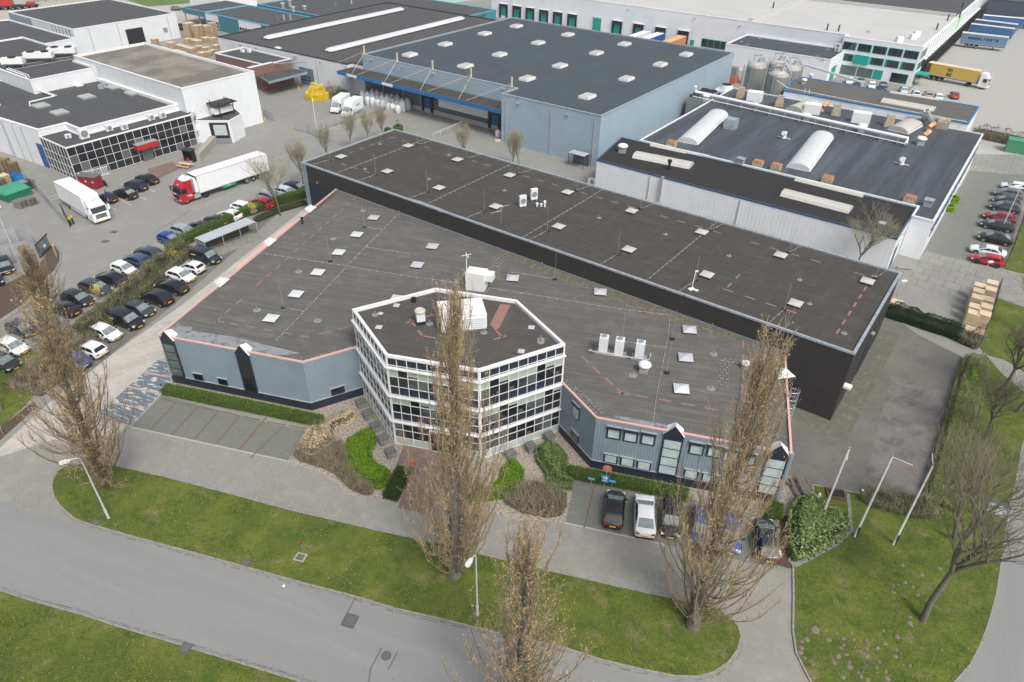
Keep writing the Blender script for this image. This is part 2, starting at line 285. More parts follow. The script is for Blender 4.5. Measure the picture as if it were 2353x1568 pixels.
# driveway of light pavers in front of the offices
sheet('driveway', D([(-700, 1010), (0, 1018), (120, 1005), (300, 960), (700, 975), (1000, 1020), (1300, 1070), (1800, 1160), (1830, 1290), (1840, 1500), (1930, 1700), (1700, 1800), (1560, 1600), (1300, 1560), (700, 1330), (75, 1176), (0, 1154), (-700, 1030)]), 0.004, m_pav, rot=R(-15))
road = D([(-700, 1020), (0, 1154), (75, 1176), (185, 1207), (700, 1330), (1300, 1480), (1500, 1535), (1600, 1548), (1660, 1600), (1900, 1800), (2050, 1900), (1500, 2100), (700, 1800), (600, 1560), (0, 1370), (-700, 1230)])
sheet('road', road, 0.008, m_road, rot=R(-20))
sheet('side_road', D([(2060, 1800), (2130, 1640), (2190, 1568), (2292, 1331), (2330, 1117), (2360, 1000), (2420, 860), (2900, 860), (2900, 1900)]), 0.009, m_road, rot=R(60))
# painted / paved patches
sheet('parking_bays', D([(372, 909), (588, 966), (700, 990), (661, 1060), (588, 1043), (302, 981)]), 0.010, m_bay)
sheet('front_bays', D([(1318, 1100), (1576, 1145), (1792, 1196), (1786, 1307), (1526.5, 1251.5), (1299, 1201.5)]), 0.010, m_bay)
sheet('dusty_drive', D([(-200, 1075), (0, 1030), (95, 942), (180, 870), (300, 785), (420, 700), (560, 590), (690, 488), (768, 437), (700, 520), (520, 640), (368, 780), (396, 882), (372, 905), (300, 978), (262, 1003), (120, 1012), (0, 1050)]), 0.013, m_sand, rot=R(30))
sheet('asphalt_lane', D([(100, 850), (215, 800), (420, 640), (590, 500), (640, 490), (560, 560), (400, 700), (250, 820), (150, 900)]), 0.017, m_dark, rot=R(30))
sheet('blue_bays', D([(362, 828), (382, 832), (393, 880), (370, 904), (300, 978), (217, 959)]), 0.021, m_bluep, rot=R(-15))
sheet('dark_yard', D([(1795, 1030), (1800, 1115), (1870, 1118), (1905, 1125), (1990, 1140), (2125, 1160), (2200, 960), (2240, 835), (2110, 770), (2040, 720), (1950, 800), (1800, 900)]), 0.012, m_dark, rot=R(20))
sheet('stained_patch', poly_px(32, [(1130, 315), (1700, 480), (1680, 640), (1560, 1000), (1480, 1250), (1400, 1400), (1300, 1440), (830, 1400), (980, 950), (1040, 680)]), 0.016, m_stain, rot=R(20))
m_mossb = surf('mossy_border_pavers', (0.15, 0.15, 0.125), .93, [(1.2, .5, .68, (0.20, 0.20, 0.12), .8), (4, .6, .72, (0.30, 0.30, 0.2), .7), (.6, .5, .7, (.10, .1, .085), .6)], brick=(0.42, 0.21, 0.03, (0.08, 0.08, 0.06), .85, 0))
sheet('mossy_border', [UV(-5.3, 62.6), UV(-5.3, 60.6), UV(-3.0, 60.6), UV(-3.0, 84), UV(-5.3, 84)], .0175, m_mossb); sheet('mossy_front_border', [UV(-11, 61.2), UV(-5.35, 60.6), UV(-5.35, 62.9), UV(-11.2, 62.9)], .0175, m_mossb)
sheet('slab_yard', poly_px(31, [(1440, 740), (2160, 905), (2060, 1060), (1830, 1080), (1720, 1180), (1220, 1060), (1150, 1000), (1180, 880), (1330, 870)]), 0.014, m_slab)
sheet('slab_path', poly_px(31, [(2110, 925), (2600, 1000), (2700, 1480), (2352, 1255), (2060, 1150)]), 0.018, m_slab, rot=R(0))
sheet('slab_lane', poly_px(31, [(1850, 0), (2500, 60), (2500, -140), (1900, -150)]), 0.020, m_slab)
sheet('dark_parking', poly_px(31, [(1850, 0), (1440, 740), (2160, 905), (2352, 300), (2500, 60)]), 0.016, m_bay)
sheet('gravel_bed', D([(385, 884), (396, 879), (700, 860), (833, 880), (908, 1000), (1000, 1040), (915, 1160), (880, 1152), (862, 1144), (800, 1138), (745, 1092), (661, 1062), (697, 1003), (742, 975), (600, 937)]), 0.018, m_grav)
sheet('right_gravel_bed', D([(1080, 1050), (1285, 960), (1380, 1060), (1640, 1110), (1800, 1090), (1870, 1118), (1812, 1180), (1790, 1200), (1640, 1150), (1324, 1092), (1298, 1201), (1180, 1195), (1080, 1160)]), 0.018, m_grav)
sheet('entrance_path', D([(931, 1015), (912, 1066), (948, 1070), (915, 1167), (985, 1184), (1050, 1060), (1040, 1020)]), 0.024, m_red, rot=R(-15))
sheet('leaf_litter', D([(1790, 1196), (1812, 1180), (1818, 1240), (1830, 1290), (1826, 1304), (1812, 1307), (1788, 1300)]), 0.022, m_soil)
sheet('mulch_bed', D([(-60, 770), (0, 735), (62, 697), (102, 643), (124, 625), (137, 603), (138, 583), (128, 566), (112, 572), (90, 610), (40, 640), (0, 660), (-60, 690)]), 0.02, m_soil)
structure('lawn', MB().prism(gi, 0, 0.10), m_grass, rot=R(10)); structure('near_lawn', MB().prism(gl, 0, 0.10), m_grass, rot=R(10)); structure('side_lawn', MB().prism(gr, 0, 0.11), m_grass, rot=R(10))
for nm, g, t in (('lawn_kerb', gi, -0.02), ('near_kerb', gl, -0.02), ('side_kerb', gr, -0.02)): structure(nm, MB().ring(g, t, 0, 0.125, out=0.17), m_kerb)
for nm, L in (('corner_lawn', poly_px(31, [(2290, 600), (2352, 430), (2700, 430), (2700, 1000), (2330, 945), (2170, 905)])), ('strip_lawn', poly_px(31, [(2110, 1175), (2352, 1260), (2700, 1480), (2700, 1900), (2352, 1850), (2180, 1740), (1990, 1690), (1940, 1600), (2020, 1400)]))):
    structure(nm, MB().prism(ccw(L), 0, 0.08), m_grass, rot=R(10))
structure('verge', MB().prism(ccw(D([(-300, 1100), (0, 985), (60, 930), (100, 880), (110, 820), (60, 800), (0, 830), (-300, 900)])), 0, 0.09), m_grass, rot=R(10))
structure('verge_edge', MB().prism(ccw(D([(-300, 1130), (0, 1012), (85, 935), (76, 925), (0, 985), (-300, 1100)])), 0, 0.07), m_soil)
structure('far_yard', MB().sheet([UV(-420, 90), UV(-225, 90), UV(-225, 600), UV(-420, 600)], 0.012), m_farm)
structure('far_lawn', MB().sheet(D([(250, -12), (340, 16), (500, 2), (560, -30), (300, -60)]), 0.02), m_fargrass)
structure('concrete_apron', MB().sheet([UV(-25.5, 140), UV(120, 140), UV(120, 420), UV(-25.5, 420)], 0.014), surf('apron_concrete', (0.37, 0.365, 0.34), 0.9, [(0.08, 0.4, 0.65, (0.38, 0.36, 0.33), 0.8, (1, 3, R(30))), (0.7, 0.55, 0.75, (0.43, 0.425, 0.40), 0.5), (5, 0.6, 0.75, (0.27, 0.265, 0.25), 0.4)], fine=0.1, bscale=6))
structure('red_walk', MB().sheet(D([(340, 388), (395, 372), (420, 385), (345, 420)]), 0.016), m_red)
# parking bay lines (rows of single bricks) and painted markings
mb = MB()
def strip(mb, a, b, w_, z, m=0):
    t = (b - a); l = t.length; t.normalize(); n = Vector((-t.y, t.x, 0)) * w_ / 2
    mb.sheet([a - n, b - n, b + n, a + n], z, m)
for a, b in (((1385, 810), (1625, 560)), ((1580, 860), (1820, 605)), ((1780, 905), (2015, 640)), ((1985, 945), (2205, 685)), ((2200, 1000), (2450, 700))): strip(mb, PT(2, *a), PT(2, *b), 0.19, 0.016)
strip(mb, PT(12, -50, 1075), PT(12, 270, 760), 0.16, 0.016)
for x0, y0, x1, y1 in ((1365, 1118, 1342, 1214), (1438, 1130, 1422, 1227), (1512, 1140, 1500, 1245), (1590, 1160, 1578, 1262), (1660, 1172, 1650, 1278), (1735, 1190, 1728, 1294)): strip(mb, P(x0, y0), P(x1, y1), 0.14, 0.016)
for a, b in (((1490, 530), (1620, 565)), ((1660, 570), (1810, 605)), ((1845, 608), (2005, 640)), ((2035, 645), (2195, 685)), ((2240, 690), (2352, 718))): strip(mb, PT(2, *a), PT(2, *b), 0.16, 0.017)
for a, b in (((0, 718), (45, 725)), ((95, 740), (255, 770)), ((300, 775), (435, 805))): strip(mb, PT(12, *a), PT(12, *b), 0.16, 0.017)
structure('bay_lines', mb, surf('mossy_brick_line', (0.17, 0.115, 0.075), 0.95, [(2, 0.5, 0.7, (0.11, 0.11, 0.05), 0.8)]))
mb = MB()
for a, b in (((1330, 290), (1560, 330)), ((1180, 420), (1480, 485)), ((1000, 560), (1330, 622)), ((870, 705), (1180, 775)), ((1470, 165), (1525, 178))): strip(mb, PT(2, *a), PT(2, *b), 0.25, 0.027)
structure('red_bay_lines', mb, m_pink)
mb = MB()
def dashes(a, b, n, w_=0.14, duty=0.55, z=0.02):
    for i in range(n):
        k0 = i / n; k1 = (i + duty) / n; strip(mb, a.lerp(b, k0), a.lerp(b, k1), w_, z)
for a, b in (((975, 315), (1070, 362)), ((1095, 255), (1210, 320)), ((1255, 225), (1345, 270)), ((1350, 160), (1425, 198)), ((1420, 668), (1520, 715)), ((1430, 95), (1475, 118))): dashes(PT(1, *a), PT(1, *b), 9)
dashes(PT(1, 420, 250), PT(1, 530, 225), 5); dashes(PT(1, 470, 270), PT(1, 540, 252), 4)
dashes(PT(31, 1270, 1290), PT(31, 1290, 1235), 4); dashes(PT(31, 1490, 1350), PT(31, 1503, 1300), 4)
structure('white_markings', mb, m_paint)
# road repairs: sealed joints, a patch, shark tooth mark
mb = MB()
for a, b in (((910, 795), (780, 1035)), ((780, 1035), (885, 1055)), ((885, 1055), (935, 965)), ((935, 965), (835, 940)), ((1155, 1250), (1050, 1450)), ((1050, 1450), (1038, 1566)), ((1300, 1290), (1215, 1450))): strip(mb, PT(13, *a), PT(13, *b), 0.10, 0.012)
for a, b in (((1410, 575), (1755, 365)), ((1850, 300), (2075, 210))): strip(mb, PT(1, *a), PT(1, *b), 0.12, 0.012)
structure('joint_sealing', mb, surf('tar', (0.10, 0.115, 0.13), 0.7))
structure('road_arrow_mark', MB().sheet(poly_px(13, [(232, 684), (266, 662), (268, 696)]), 0.013), m_paint)
# brown leaf and moss line in the gutters
mb = MB()
for L in (ISL[6:18], ISL[16:26]):
    for a, b in zip(L, L[1:]):
        A, B = P(*a), P(*b); t = (B - A).normalized(); n = Vector((t.y, -t.x, 0))
        s_ = 0
        while s_ < (B - A).length:
            l = random.uniform(0.3, 1.4); strip(mb, A + t * s_ + n * random.uniform(0.26, 0.36), A + t * min(s_ + l, (B - A).length) + n * random.uniform(0.26, 0.36), random.uniform(0.03, 0.11), 0.0135 + 0.0004 * random.random()); s_ += l + random.uniform(0, 0.9)
for a, b in zip(LOW[1:10], LOW[2:10]):
    A, B = P(*a), P(*b); t = (B - A).normalized(); n = Vector((-t.y, t.x, 0)); s_ = 0
    while s_ < (B - A).length:
        l = random.uniform(0.3, 1.4); strip(mb, A + t * s_ + n * random.uniform(0.30, 0.42), A + t * min(s_ + l, (B - A).length) + n * random.uniform(0.3, 0.42), random.uniform(0.03, 0.10), 0.0135 + 0.0004 * random.random()); s_ += l + random.uniform(0, 0.7)
tag(mb.build('fallen_leaves', surf('wet_leaves', (0.15, 0.10, 0.065), 0.9, [(3, 0.45, 0.6, (0.22, 0.2, 0.17), 0.9)])), kind='stuff')
mb = MB(); strip(mb, PT(2, 1205, 790), PT(12, 0, 1040), .18, .012); strip(mb, PT(12, 0, 1040), PT(12, 285, 1102), .18, .012); strip(mb, PT(23, 470, 98), PT(23, 1400, 300), .18, .012); structure('bay_edging', mb, S('pale_edge_brick', (.40, .385, .35), .9))
# drain covers
m_iron = S('cast_iron', (0.10, 0.10, 0.096), 0.8)
for i, (t, x, y, sx, sy, lab) in enumerate(((13, 866, 1003, 1.0, 1.1, 'rusty square manhole cover framed by tar lines in the near road'), (13, 1198, 1323, 0.7, 0.7, 'faint round manhole cover between two tar lines in the near road'), (13, 410, 425, 0.9, 0.8, 'concrete valve cover set in the lawn beside a small red marker post'), (1, 1050, 565, 0.9, 0.7, 'upper of two drain grates in the grey yard left of the trucks'), (1, 968, 652, 0.9, 0.7, 'lower of two drain grates in the grey yard left of the trucks'), (3, 882, 103, 0.75, 0.55, 'brown gully cover in the kerb below the left street lamp'), (13, 2262 - 2353 + 0, 478, 0.75, 0.55, 'brown gully cover in the kerb at the middle of the lawn'), (3, 1708, 1262, 0.85, 0.8, 'brown gully cover in the kerb of the nearest lawn'))):
    p = PT(t, x, y); o = thing('manhole_cover' if i < 6 and i not in (5,) else 'gully_cover', lab, 'drain cover', (p.x, p.y, 0.012 if i in (0, 1, 3, 4) else 0.10), R(-15))
    b = MB()
    if i == 1: b.cyl(0, 0, 0, 0.02, 0.36, 20)
    else: b.box(0, 0, 0, sx, sy, 0.035)
    b.build('frame', S('pale_concrete', (0.36, 0.34, 0.29)) if i == 2 else m_iron, o, local=True)
    b = MB()
    if i == 1: b.cyl(0, 0, 0.02, 0.028, 0.28, 20)
    else: b.box(0, 0, 0.035, sx * .7, sy * .7, 0.012)
    b.build('lid', S('lid_iron', (0.125, 0.115, 0.105), 0.8), o, local=True)
# ================= BUILDINGS =================
WHT = (0.74, 0.76, 0.78)
m_white = S('white_cladding', WHT, 0.55)
m_whitec = surf('white_corrugated', (0.78, 0.80, 0.82), 0.5, [(0.3, 0.45, 0.75, (0.62, 0.66, 0.7), 0.5), (2, 0.6, 0.8, (0.6, 0.6, 0.58), 0.3, (3, 0.3, 0))], wave=(0.6, 0.16))
m_cream = surf('pale_panel_wall', (0.66, 0.68, 0.70), 0.6, [(0.25, 0.45, 0.7, (0.58, 0.60, 0.62), 0.6), (0.6, 0.62, 0.75, (0.45, 0.45, 0.44), 0.35)], wave=(1.0, 0.25))
m_bluec = surf('light_blue_corrugated', (0.33, 0.43, 0.50), 0.45, [(0.2, 0.4, 0.7, (0.26, 0.35, 0.43), 0.6), (3, 0.6, 0.8, (0.36, 0.44, 0.5), 0.4, (3, 0.2, 0))], wave=(0.34, 0.4))
m_blueh = surf('light_blue_boards', (0.33, 0.42, 0.49), 0.45, wave=(0.35, .45, 'Y'))
m_greyh = surf('slate_boards', (0.10, 0.12, 0.14), 0.5, wave=(0.3, 0.9, 'Y'))
m_steel = surf('blue_grey_sheeting', (0.225, 0.29, 0.335), 0.5, [(0.3, 0.45, 0.72, (0.18, 0.235, 0.275), 0.7), (4, 0.6, 0.8, (0.28, 0.33, 0.37), 0.3, (3, 0.2, 0))], wave=(0.27, 0.3))
m_navy = S('navy_plinth', (0.018, 0.024, 0.042), 0.5)
m_brown = surf('dark_brown_cladding', (0.044, 0.040, 0.038), 0.8, [(0.4, 0.45, 0.7, (0.056, 0.052, 0.048), 0.7), (3, 0.55, 0.75, (0.07, 0.064, 0.056), 0.35, (2, 0.3, 0))], wave=(0.2, 0.5), spec=0.25)
m_trimw = S('white_trim', (0.80, 0.80, 0.80), 0.5)
m_trimp = S('pink_painted_trim', (0.66, 0.41, 0.375), 0.6)
m_trimg = surf('galvanised_trim', (0.42, 0.46, 0.50), 0.35, [(2, 0.5, 0.7, (0.15, 0.16, 0.18), 0.85), (7, 0.6, 0.7, (0.8, 0.82, 0.84), 0.6)], metal=0.3)
m_trimd = S('dark_blue_trim', (0.04, 0.085, 0.17), 0.5)
m_trimb = S('bright_blue_trim', (0.03, 0.19, 0.50), 0.5)
m_glass = surf('dark_glass', (0.012, 0.014, 0.018), 0.06, spec=0.8)
m_glasst = surf('blueish_glass', (0.035, 0.045, 0.055), 0.08, [(0.9, .45, .6, (0.10, 0.12, 0.13), .8)], spec=0.9)  # lighter mottling in the colour stands in for reflections on the office panes
m_glassg = surf('green_tint_glass', (0.10, 0.12, 0.12), 0.06, spec=0.9)
m_blind = S('pale_green_blind', (0.40, 0.47, 0.40), 0.35)
m_palep = S('pale_opal_panel', (0.46, 0.53, 0.51), 0.25)
m_win = surf('white_curtained_glass', (0.52, 0.62, 0.62), 0.12, [(0.8, 0.4, 0.65, (0.36, 0.46, 0.47), 0.7)], spec=0.7)
m_sky = S('skylight_white', (0.62, 0.63, 0.63), 0.3)
m_skyc = S('skylight_cream', (0.52, 0.505, 0.45), 0.35)
m_skyg = S('skylight_grey_dome', (0.50, 0.50, 0.53), 0.2)
m_curb = S('dark_curb', (0.035, 0.035, 0.04), 0.8)
m_zinc = surf('zinc', (0.50, 0.52, 0.54), 0.4, [(2, 0.5, 0.7, (0.36, 0.37, 0.38), 0.6)], metal=0.4)
m_zincd = surf('weathered_metal', (0.30, 0.31, 0.31), 0.5, [(1, 0.5, 0.7, (0.2, 0.2, 0.2), 0.6)], metal=0.3)
m_black = S('black_rubber', (0.012, 0.012, 0.014), 0.6)
m_lead = S('white_wire', (0.50, 0.50, 0.48), 0.5)
m_mark = surf('faded_red_marking', (0.28, 0.15, 0.12), 0.9, [(5, 0.55, 0.72, (0.17, 0.12, 0.1), 0.6)])
m_bit_b = bitumen('brown_bitumen', (0.082, 0.075, 0.068), 1.0, R(90), light=(0.125, 0.117, 0.106))
m_bit_g = bitumen('grey_bitumen', (0.148, 0.140, 0.129), 1.0, 0, light=(0.235, 0.228, 0.215), moss=0.5)
m_bit_t = bitumen('tower_bitumen', (0.10, 0.093, 0.085), 1.0, 0, light=(0.14, 0.13, 0.115), moss=0.5)
m_bit_d = bitumen('dark_bitumen', (0.10, 0.102, 0.106), 1.0, 0, light=(0.135, 0.137, 0.142))
m_bit_w = bitumen('ribbed_dark_roof', (0.105, 0.103, 0.104), 1.0, R(90), light=(0.14, 0.137, 0.136), seam=0.75)
m_bit_blue = bitumen('blue_grey_roof', (0.082, 0.10, 0.118), 1.1, R(90), light=(0.105, 0.125, 0.145), seam=0.95)
m_bit_s = surf('striped_wet_roof', (0.056, 0.064, 0.076), 0.7, [(0.5, 0.45, 0.7, (0.10, 0.125, 0.15), 0.8, (0.9, 0.06, 0)), (0.9, 0.5, 0.7, (0.04, 0.042, 0.046), 0.8, (1.4, 0.08, 0)), (1.3, 0.6, 0.72, (0.13, 0.095, 0.075), 0.5, (1.6, 0.12, 0))], brick=(1.0, 30, 0.02, (0.035, 0.035, 0.04), 0.85, 0), bump=0.2)
m_bit_k = bitumen('near_black_roof', (0.042, 0.039, 0.037), 1.0, 0, light=(0.055, 0.052, 0.05))
m_rwhite = surf('white_roof_sheet', (0.50, 0.495, 0.475), 0.85, [(0.06, 0.45, 0.7, (0.43, 0.425, 0.41), 0.7, (1, 2, R(20))), (0.4, 0.6, 0.75, (0.4, 0.38, 0.36), 0.4)], brick=(30, 1.6, 0.03, (0.52, 0.5, 0.47), 0.97, R(90)))
m_rgrav = surf('roof_gravel', (0.17, 0.155, 0.13), 0.95, [(0.07, 0.44, 0.56, (0.40, 0.36, 0.30), 0.9), (6, 0.5, 0.65, (0.45, 0.41, 0.35), 0.6), (7, 0.35, 0.5, (0.08, 0.075, 0.065), 0.5)], bump=0.5, bscale=10)
m_brick = surf('red_brown_brick', (0.20, 0.095, 0.075), 0.85, [(1, 0.5, 0.7, (0.25, 0.13, 0.1), 0.6)], brick=(0.22, 0.07, 0.008, (0.26, 0.2, 0.17), 0.8, 0))
m_teal = S('teal_cladding', (0.045, 0.20, 0.26), 0.5)
m_green = S('sea_green_paint', (0.0, 0.32, 0.26), 0.5)
m_blued = S('door_blue', (0.02, 0.10, 0.32), 0.5)
m_cblue = S('fascia_blue', (0.015, 0.14, 0.38), 0.5)
m_bgdoor = S('blue_grey_door', (0.13, 0.21, 0.29), 0.5)
m_paver = surf('mossy_roof_tiles', (0.15, 0.145, 0.135), 0.95, [(2, 0.5, 0.7, (0.26, 0.25, 0.22), 0.7), (3, 0.6, 0.75, (0.10, 0.09, 0.05), 0.6)], brick=(0.5, 0.5, 0.05, (0.05, 0.048, 0.045), 0.9, 0), bump=0.3)
m_moss = surf('moss_and_grit', (0.10, 0.09, 0.07), 0.95, [(2, 0.5, 0.62, (0.20, 0.17, 0.10), 0.9), (9, 0.55, 0.68, (0.36, 0.33, 0.27), 0.8)], bump=0.6)

def rect(u0, u1, v0, v1): return [UV(u0, v0), UV(u1, v0), UV(u1, v1), UV(u0, v1)]
def centre(poly): return sum((Vector((p[0], p[1], 0)) for p in poly), Vector()) / len(poly)
def volume(par, poly, z, mw, mr, mt, z0=0.0, par_h=0.25, t=0.3, rot=YAW, trim=0.16, wname='wall', edges=None):
    poly = ccw([Vector((p[0], p[1], 0)) for p in poly])
    MB().prism(poly, z0, z - 0.02, cap=False).build(wname, mw, par)
    MB().sheet(offset(poly, -0.02), z - par_h).build('roof', mr, par, rot=rot)
    if edges is not None:
        for i in edges: a_, b_ = poly[i], poly[(i + 1) % len(poly)]; MB().wall(a_, b_, 0, (b_ - a_).length, z - trim, z + .03 + .002 * (i % 2), -t, .06 + .002 * (i % 3)).build('parapet', mt, par)
        return poly
    MB().ring(poly, t, z - trim, z + 0.03, out=0.06, inner=z - par_h - 0.1).build('parapet', mt, par)
    return poly
def building(name, label, poly, z, mw, mr, mt, cat='building', **k):
    c = centre(poly); b = thing(name, label, cat, (c.x, c.y, 0)); volume(b, poly, z, mw, mr, mt, **k); return b
def pyramid_light(par, p, s, rot, mat, dome=0.22, curb=0.18, name='skylight'):
    c, n = math.cos(rot), math.sin(rot); h = s / 2
    def pt(a, b, z): return (p.x + a * c - b * n, p.y + a * n + b * c, p.z + z)
    o = MB().box(p.x, p.y, p.z - 0.05, s * 0.94, s * 0.94, curb + 0.05, rot).build(name, m_curb, par)
    v = [pt(a * h, b * h, curb) for a, b in ((-1, -1), (1, -1), (1, 1), (-1, 1))] + [pt(a * h, b * h, curb + .06) for a, b in ((-1, -1), (1, -1), (1, 1), (-1, 1))] + [pt(0, 0, curb + dome)]
    b = MB().add(v, [(0, 1, 5, 4), (1, 2, 6, 5), (2, 3, 7, 6), (3, 0, 4, 7), (4, 5, 8), (5, 6, 8), (6, 7, 8), (7, 4, 8)]); d = b.build('dome', mat, None)
    d.data.transform(Matrix.Translation(-par.location)); d.parent = o
def round_dome(par, p, s, rot, mat, name='skylight'):
    o = MB().box(p.x, p.y, p.z - 0.05, s, s, 0.25, rot).build(name, m_trimw, par); n = 6; v = []; f = []
    c_, n_ = math.cos(rot), math.sin(rot)
    for j in range(n + 1):
        for i in range(n + 1):
            a, b = (i / n * 2 - 1), (j / n * 2 - 1); z = 0.2 + 0.3 * (1 - a * a) ** .5 * (1 - b * b) ** .5; a *= s * .46; b *= s * .46
            v.append((p.x + a * c_ - b * n_, p.y + a * n_ + b * c_, p.z + z))
    for j in range(n):
        for i in range(n): k = j * (n + 1) + i; f.append((k, k + 1, k + n + 2, k + n + 1))
    d = MB().add(v, f).build('dome', mat, None, smooth=True); d.data.transform(Matrix.Translation(-par.location)); d.parent = o
def mushroom(par, p, s=1.0, name='roof_fan'):
    b = MB().box(p.x, p.y, p.z - .05, .75 * s, .75 * s, .5 * s + .05, YAW + .3); o = b.build(name, m_zinc, par)
    b = MB().lathe(p.x, p.y, [(.3 * s, p.z + .5 * s), (.55 * s, p.z + .62 * s), (.6 * s, p.z + .75 * s), (.45 * s, p.z + .9 * s), (.3 * s, p.z + .95 * s)], 14)
    d = b.build('cowl', m_trimw, None, smooth=True); d.data.transform(Matrix.Translation(-par.location)); d.parent = o
def vent(par, p, h=0.35, r=0.3): MB().lathe(p.x, p.y, [(r, p.z - .03), (r, p.z + .03), (.05, p.z + .05), (.05, p.z + h), (.03, p.z + h + .02)], 12).build('roof_anchor', m_zincd, par)
def rod(par, p, h=3.2):
    b = MB().box(p.x, p.y, p.z - .02, .55, .12, .1, .5).box(p.x, p.y, p.z - .02, .12, .55, .1, .5).box(p.x, p.y, p.z, .42, .42, .07, .5); o = b.build('lightning_rod', m_black, par)
    d = MB().tube([(p.x, p.y, p.z), (p.x + random.uniform(-.05, .05), p.y, p.z + h)], 0.022, 4, r2=0.012).build('rod', m_zinc, None); d.data.transform(Matrix.Translation(-par.location)); d.parent = o
def wire(par, pts, z, name='lightning_wire'):
    b = MB(); pts = [Vector((p.x, p.y, z)) for p in pts]
    for a, c in zip(pts, pts[1:]):
        b.tube([a + Vector((0, 0, .09)), c + Vector((0, 0, .09))], 0.014, 4); n = max(1, int((c - a).length / 1.0))
        for i in range(n + 1): p = a.lerp(c, i / n); b.cyl(p.x, p.y, z - .01, z + .06, .055, 6)
    b.build(name, m_lead, par)
def ac_unit(name, label, p, rz, sx=.95, sy=.4, sz=1.3, mat=None, group=None, fans=1, top=False, legs=.15):
    """outdoor condenser: casing, fan grille, feet"""
    o = thing(name, label, 'air conditioner', p, rz, group); mat = mat or m_white
    MB().box(0, 0, legs, sx, sy, sz).build('casing', mat, o, local=True)
    b = MB()
    for a in (-1, 1): b.box(a * sx * .38, 0, 0, .08, sy + .25, legs)
    b.build('feet', m_zincd, o, local=True)
    for i in range(fans):
        if top: b = MB().lathe(0, 0, [(sx * .36, legs + sz), (sx * .36, legs + sz + .12), (sx * .28, legs + sz + .13)], 16); b.build('fan_grille', m_zinc, o, local=True); MB().cyl(0, 0, legs + sz + .13, legs + sz + .14, sx * .26, 16).build('fan', m_zincd, o, local=True)
        else:
            z = legs + sz * (i + .5) / fans; MB().tube([(0, -sy / 2 - .01, z), (0, -sy / 2 - .03, z)], min(sx, sz / fans) * .4, 16).build('fan_grille', m_zincd, o, local=True)
    return o
def dock(par, a, b, s, w_=3.0, h=3.6, door=m_green, z0=1.1, z1=None):
    """loading dock: rubber shelter, door"""
    o = MB(); h0 = 0.3; o.wall(a, b, s - w_ / 2, s - w_ / 2 + .55, h0, h0 + h + .4, 0.01, .45); o.wall(a, b, s + w_ / 2 - .55, s + w_ / 2, h0, h0 + h + .4, .01, .45); o.wall(a, b, s - w_ / 2 + .55, s + w_ / 2 - .55, h0 + h - .7, h0 + h + .4, .012, .449); d = o.build('dock_shelter', m_black, par)
    for nm, mm, args in (('door', door, (s - w_ / 2 + .56, s + w_ / 2 - .56, h0 + .6, h0 + h - .72, .02, .06)), ('shelter_frame', m_trimw, (s - w_ / 2 - .05, s + w_ / 2 + .05, h0 + h + .4, h0 + h + .46, .01, .5))):
        x = MB().wall(a, b, *args).build(nm, mm, None); x.data.transform(Matrix.Translation(-par.location)); x.parent = d
def lamp_box(par, a, b, s, z): MB().wall(a, b, s - .25, s + .25, z, z + .15, 0, .35).build('wall_lamp', m_zinc, par)
def downpipe(par, a, b, s, z, z0=0.2): MB().wall(a, b, s - .06, s + .06, z0, z, .02, .14).build('downpipe', m_zinc, par)

# ---- long dark brown warehouse ----
ZB = 8.5; bwp = rect(-85.2, -5.2, 62.8, 82.5)
BW = building('warehouse', 'long dark brown warehouse with a flat roof and two rows of square skylights', bwp, ZB, m_brown, m_bit_b, m_trimg, par_h=.15, t=.22, trim=.18)
zr = ZB - .15
for i, (x, y) in enumerate([(938, 335), (1051, 367), (1171, 403), (1304, 442), (1451, 485), (1612, 534), (1793, 587), (1992, 647), (784, 360), (890, 394), (1009, 432), (1139, 475), (1284, 521), (1445, 574), (1624, 632), (1827, 698)]):
    p = P(x, y + 3, zr); pyramid_light(BW, p, 1.36, YAW, m_skyc, curb=.22, dome=.2)
    rod(BW, p + V * (1.6 if i < 8 else -1.7) + U * (0.5 if i < 8 else -.6))
    e = UV(p.dot(U) + (1.1 if i < 8 else -1.0), 82.2 if i < 8 else 63.1); wire(BW, [p + V * (1.6 if i < 8 else -1.7) + U * (.5 if i < 8 else -.6), e], zr)
for u in (-78, -60.4, -44.5, -27.5): wire(BW, [UV(u, 63), UV(u + .2, 82.3)], zr)
for u, v in [(-82, 76), (-76, 67), (-70, 79), (-66, 70), (-55, 73.5), (-48, 79), (-40, 74), (-31, 75), (-22.5, 74.5), (-14, 74), (-7.5, 80), (-11.5, 69.5), (-7, 66)]: vent(BW, UV(u, v, zr))
def mark(par, o, X, Y): MB().obox(o, X, Y, (0, 0, .008)).build('red_marking', m_mark, par)
def dash(u, v, along=0): mark(BW, UV(u - (.55 if not along else .1), v - (.1 if not along else .55), zr + .004), U * (1.1 if not along else .2), V * (.2 if not along else 1.1))
for i in range(31):
    if i % 5 != 4: dash(-82.5 + i * 2.45, 79.6)
for i in range(7): dash(-82.8, 66.5 + i * 2.1, 1); dash(-7.6, 66.0 + i * 2.1, 1)
for u in (-80, -77.5, -75): dash(u, 66.4)
for u in (-19.5, -17, -14.7, -12.5): dash(u, 66.8)
dash(-19.8, 68, 1); dash(-19.8, 70.4, 1)
a_, b_ = UV(-85.2, 62.8), UV(-5.2, 62.8)
MB().wall(a_, b_, .9, 6.5, .1, 5.6, .005, .05).build('roller_door', surf('dark_blue_shutter', (0.012, 0.018, 0.035), 0.5, wave=(0.25, .6, 'Y')), BW)
MB().wall(a_, b_, -.05, .9, 0, 8.3, .01, .08).build('corner_panel', m_steel, BW)
a_, b_ = UV(-5.2, 62.8), UV(-5.2, 82.5)
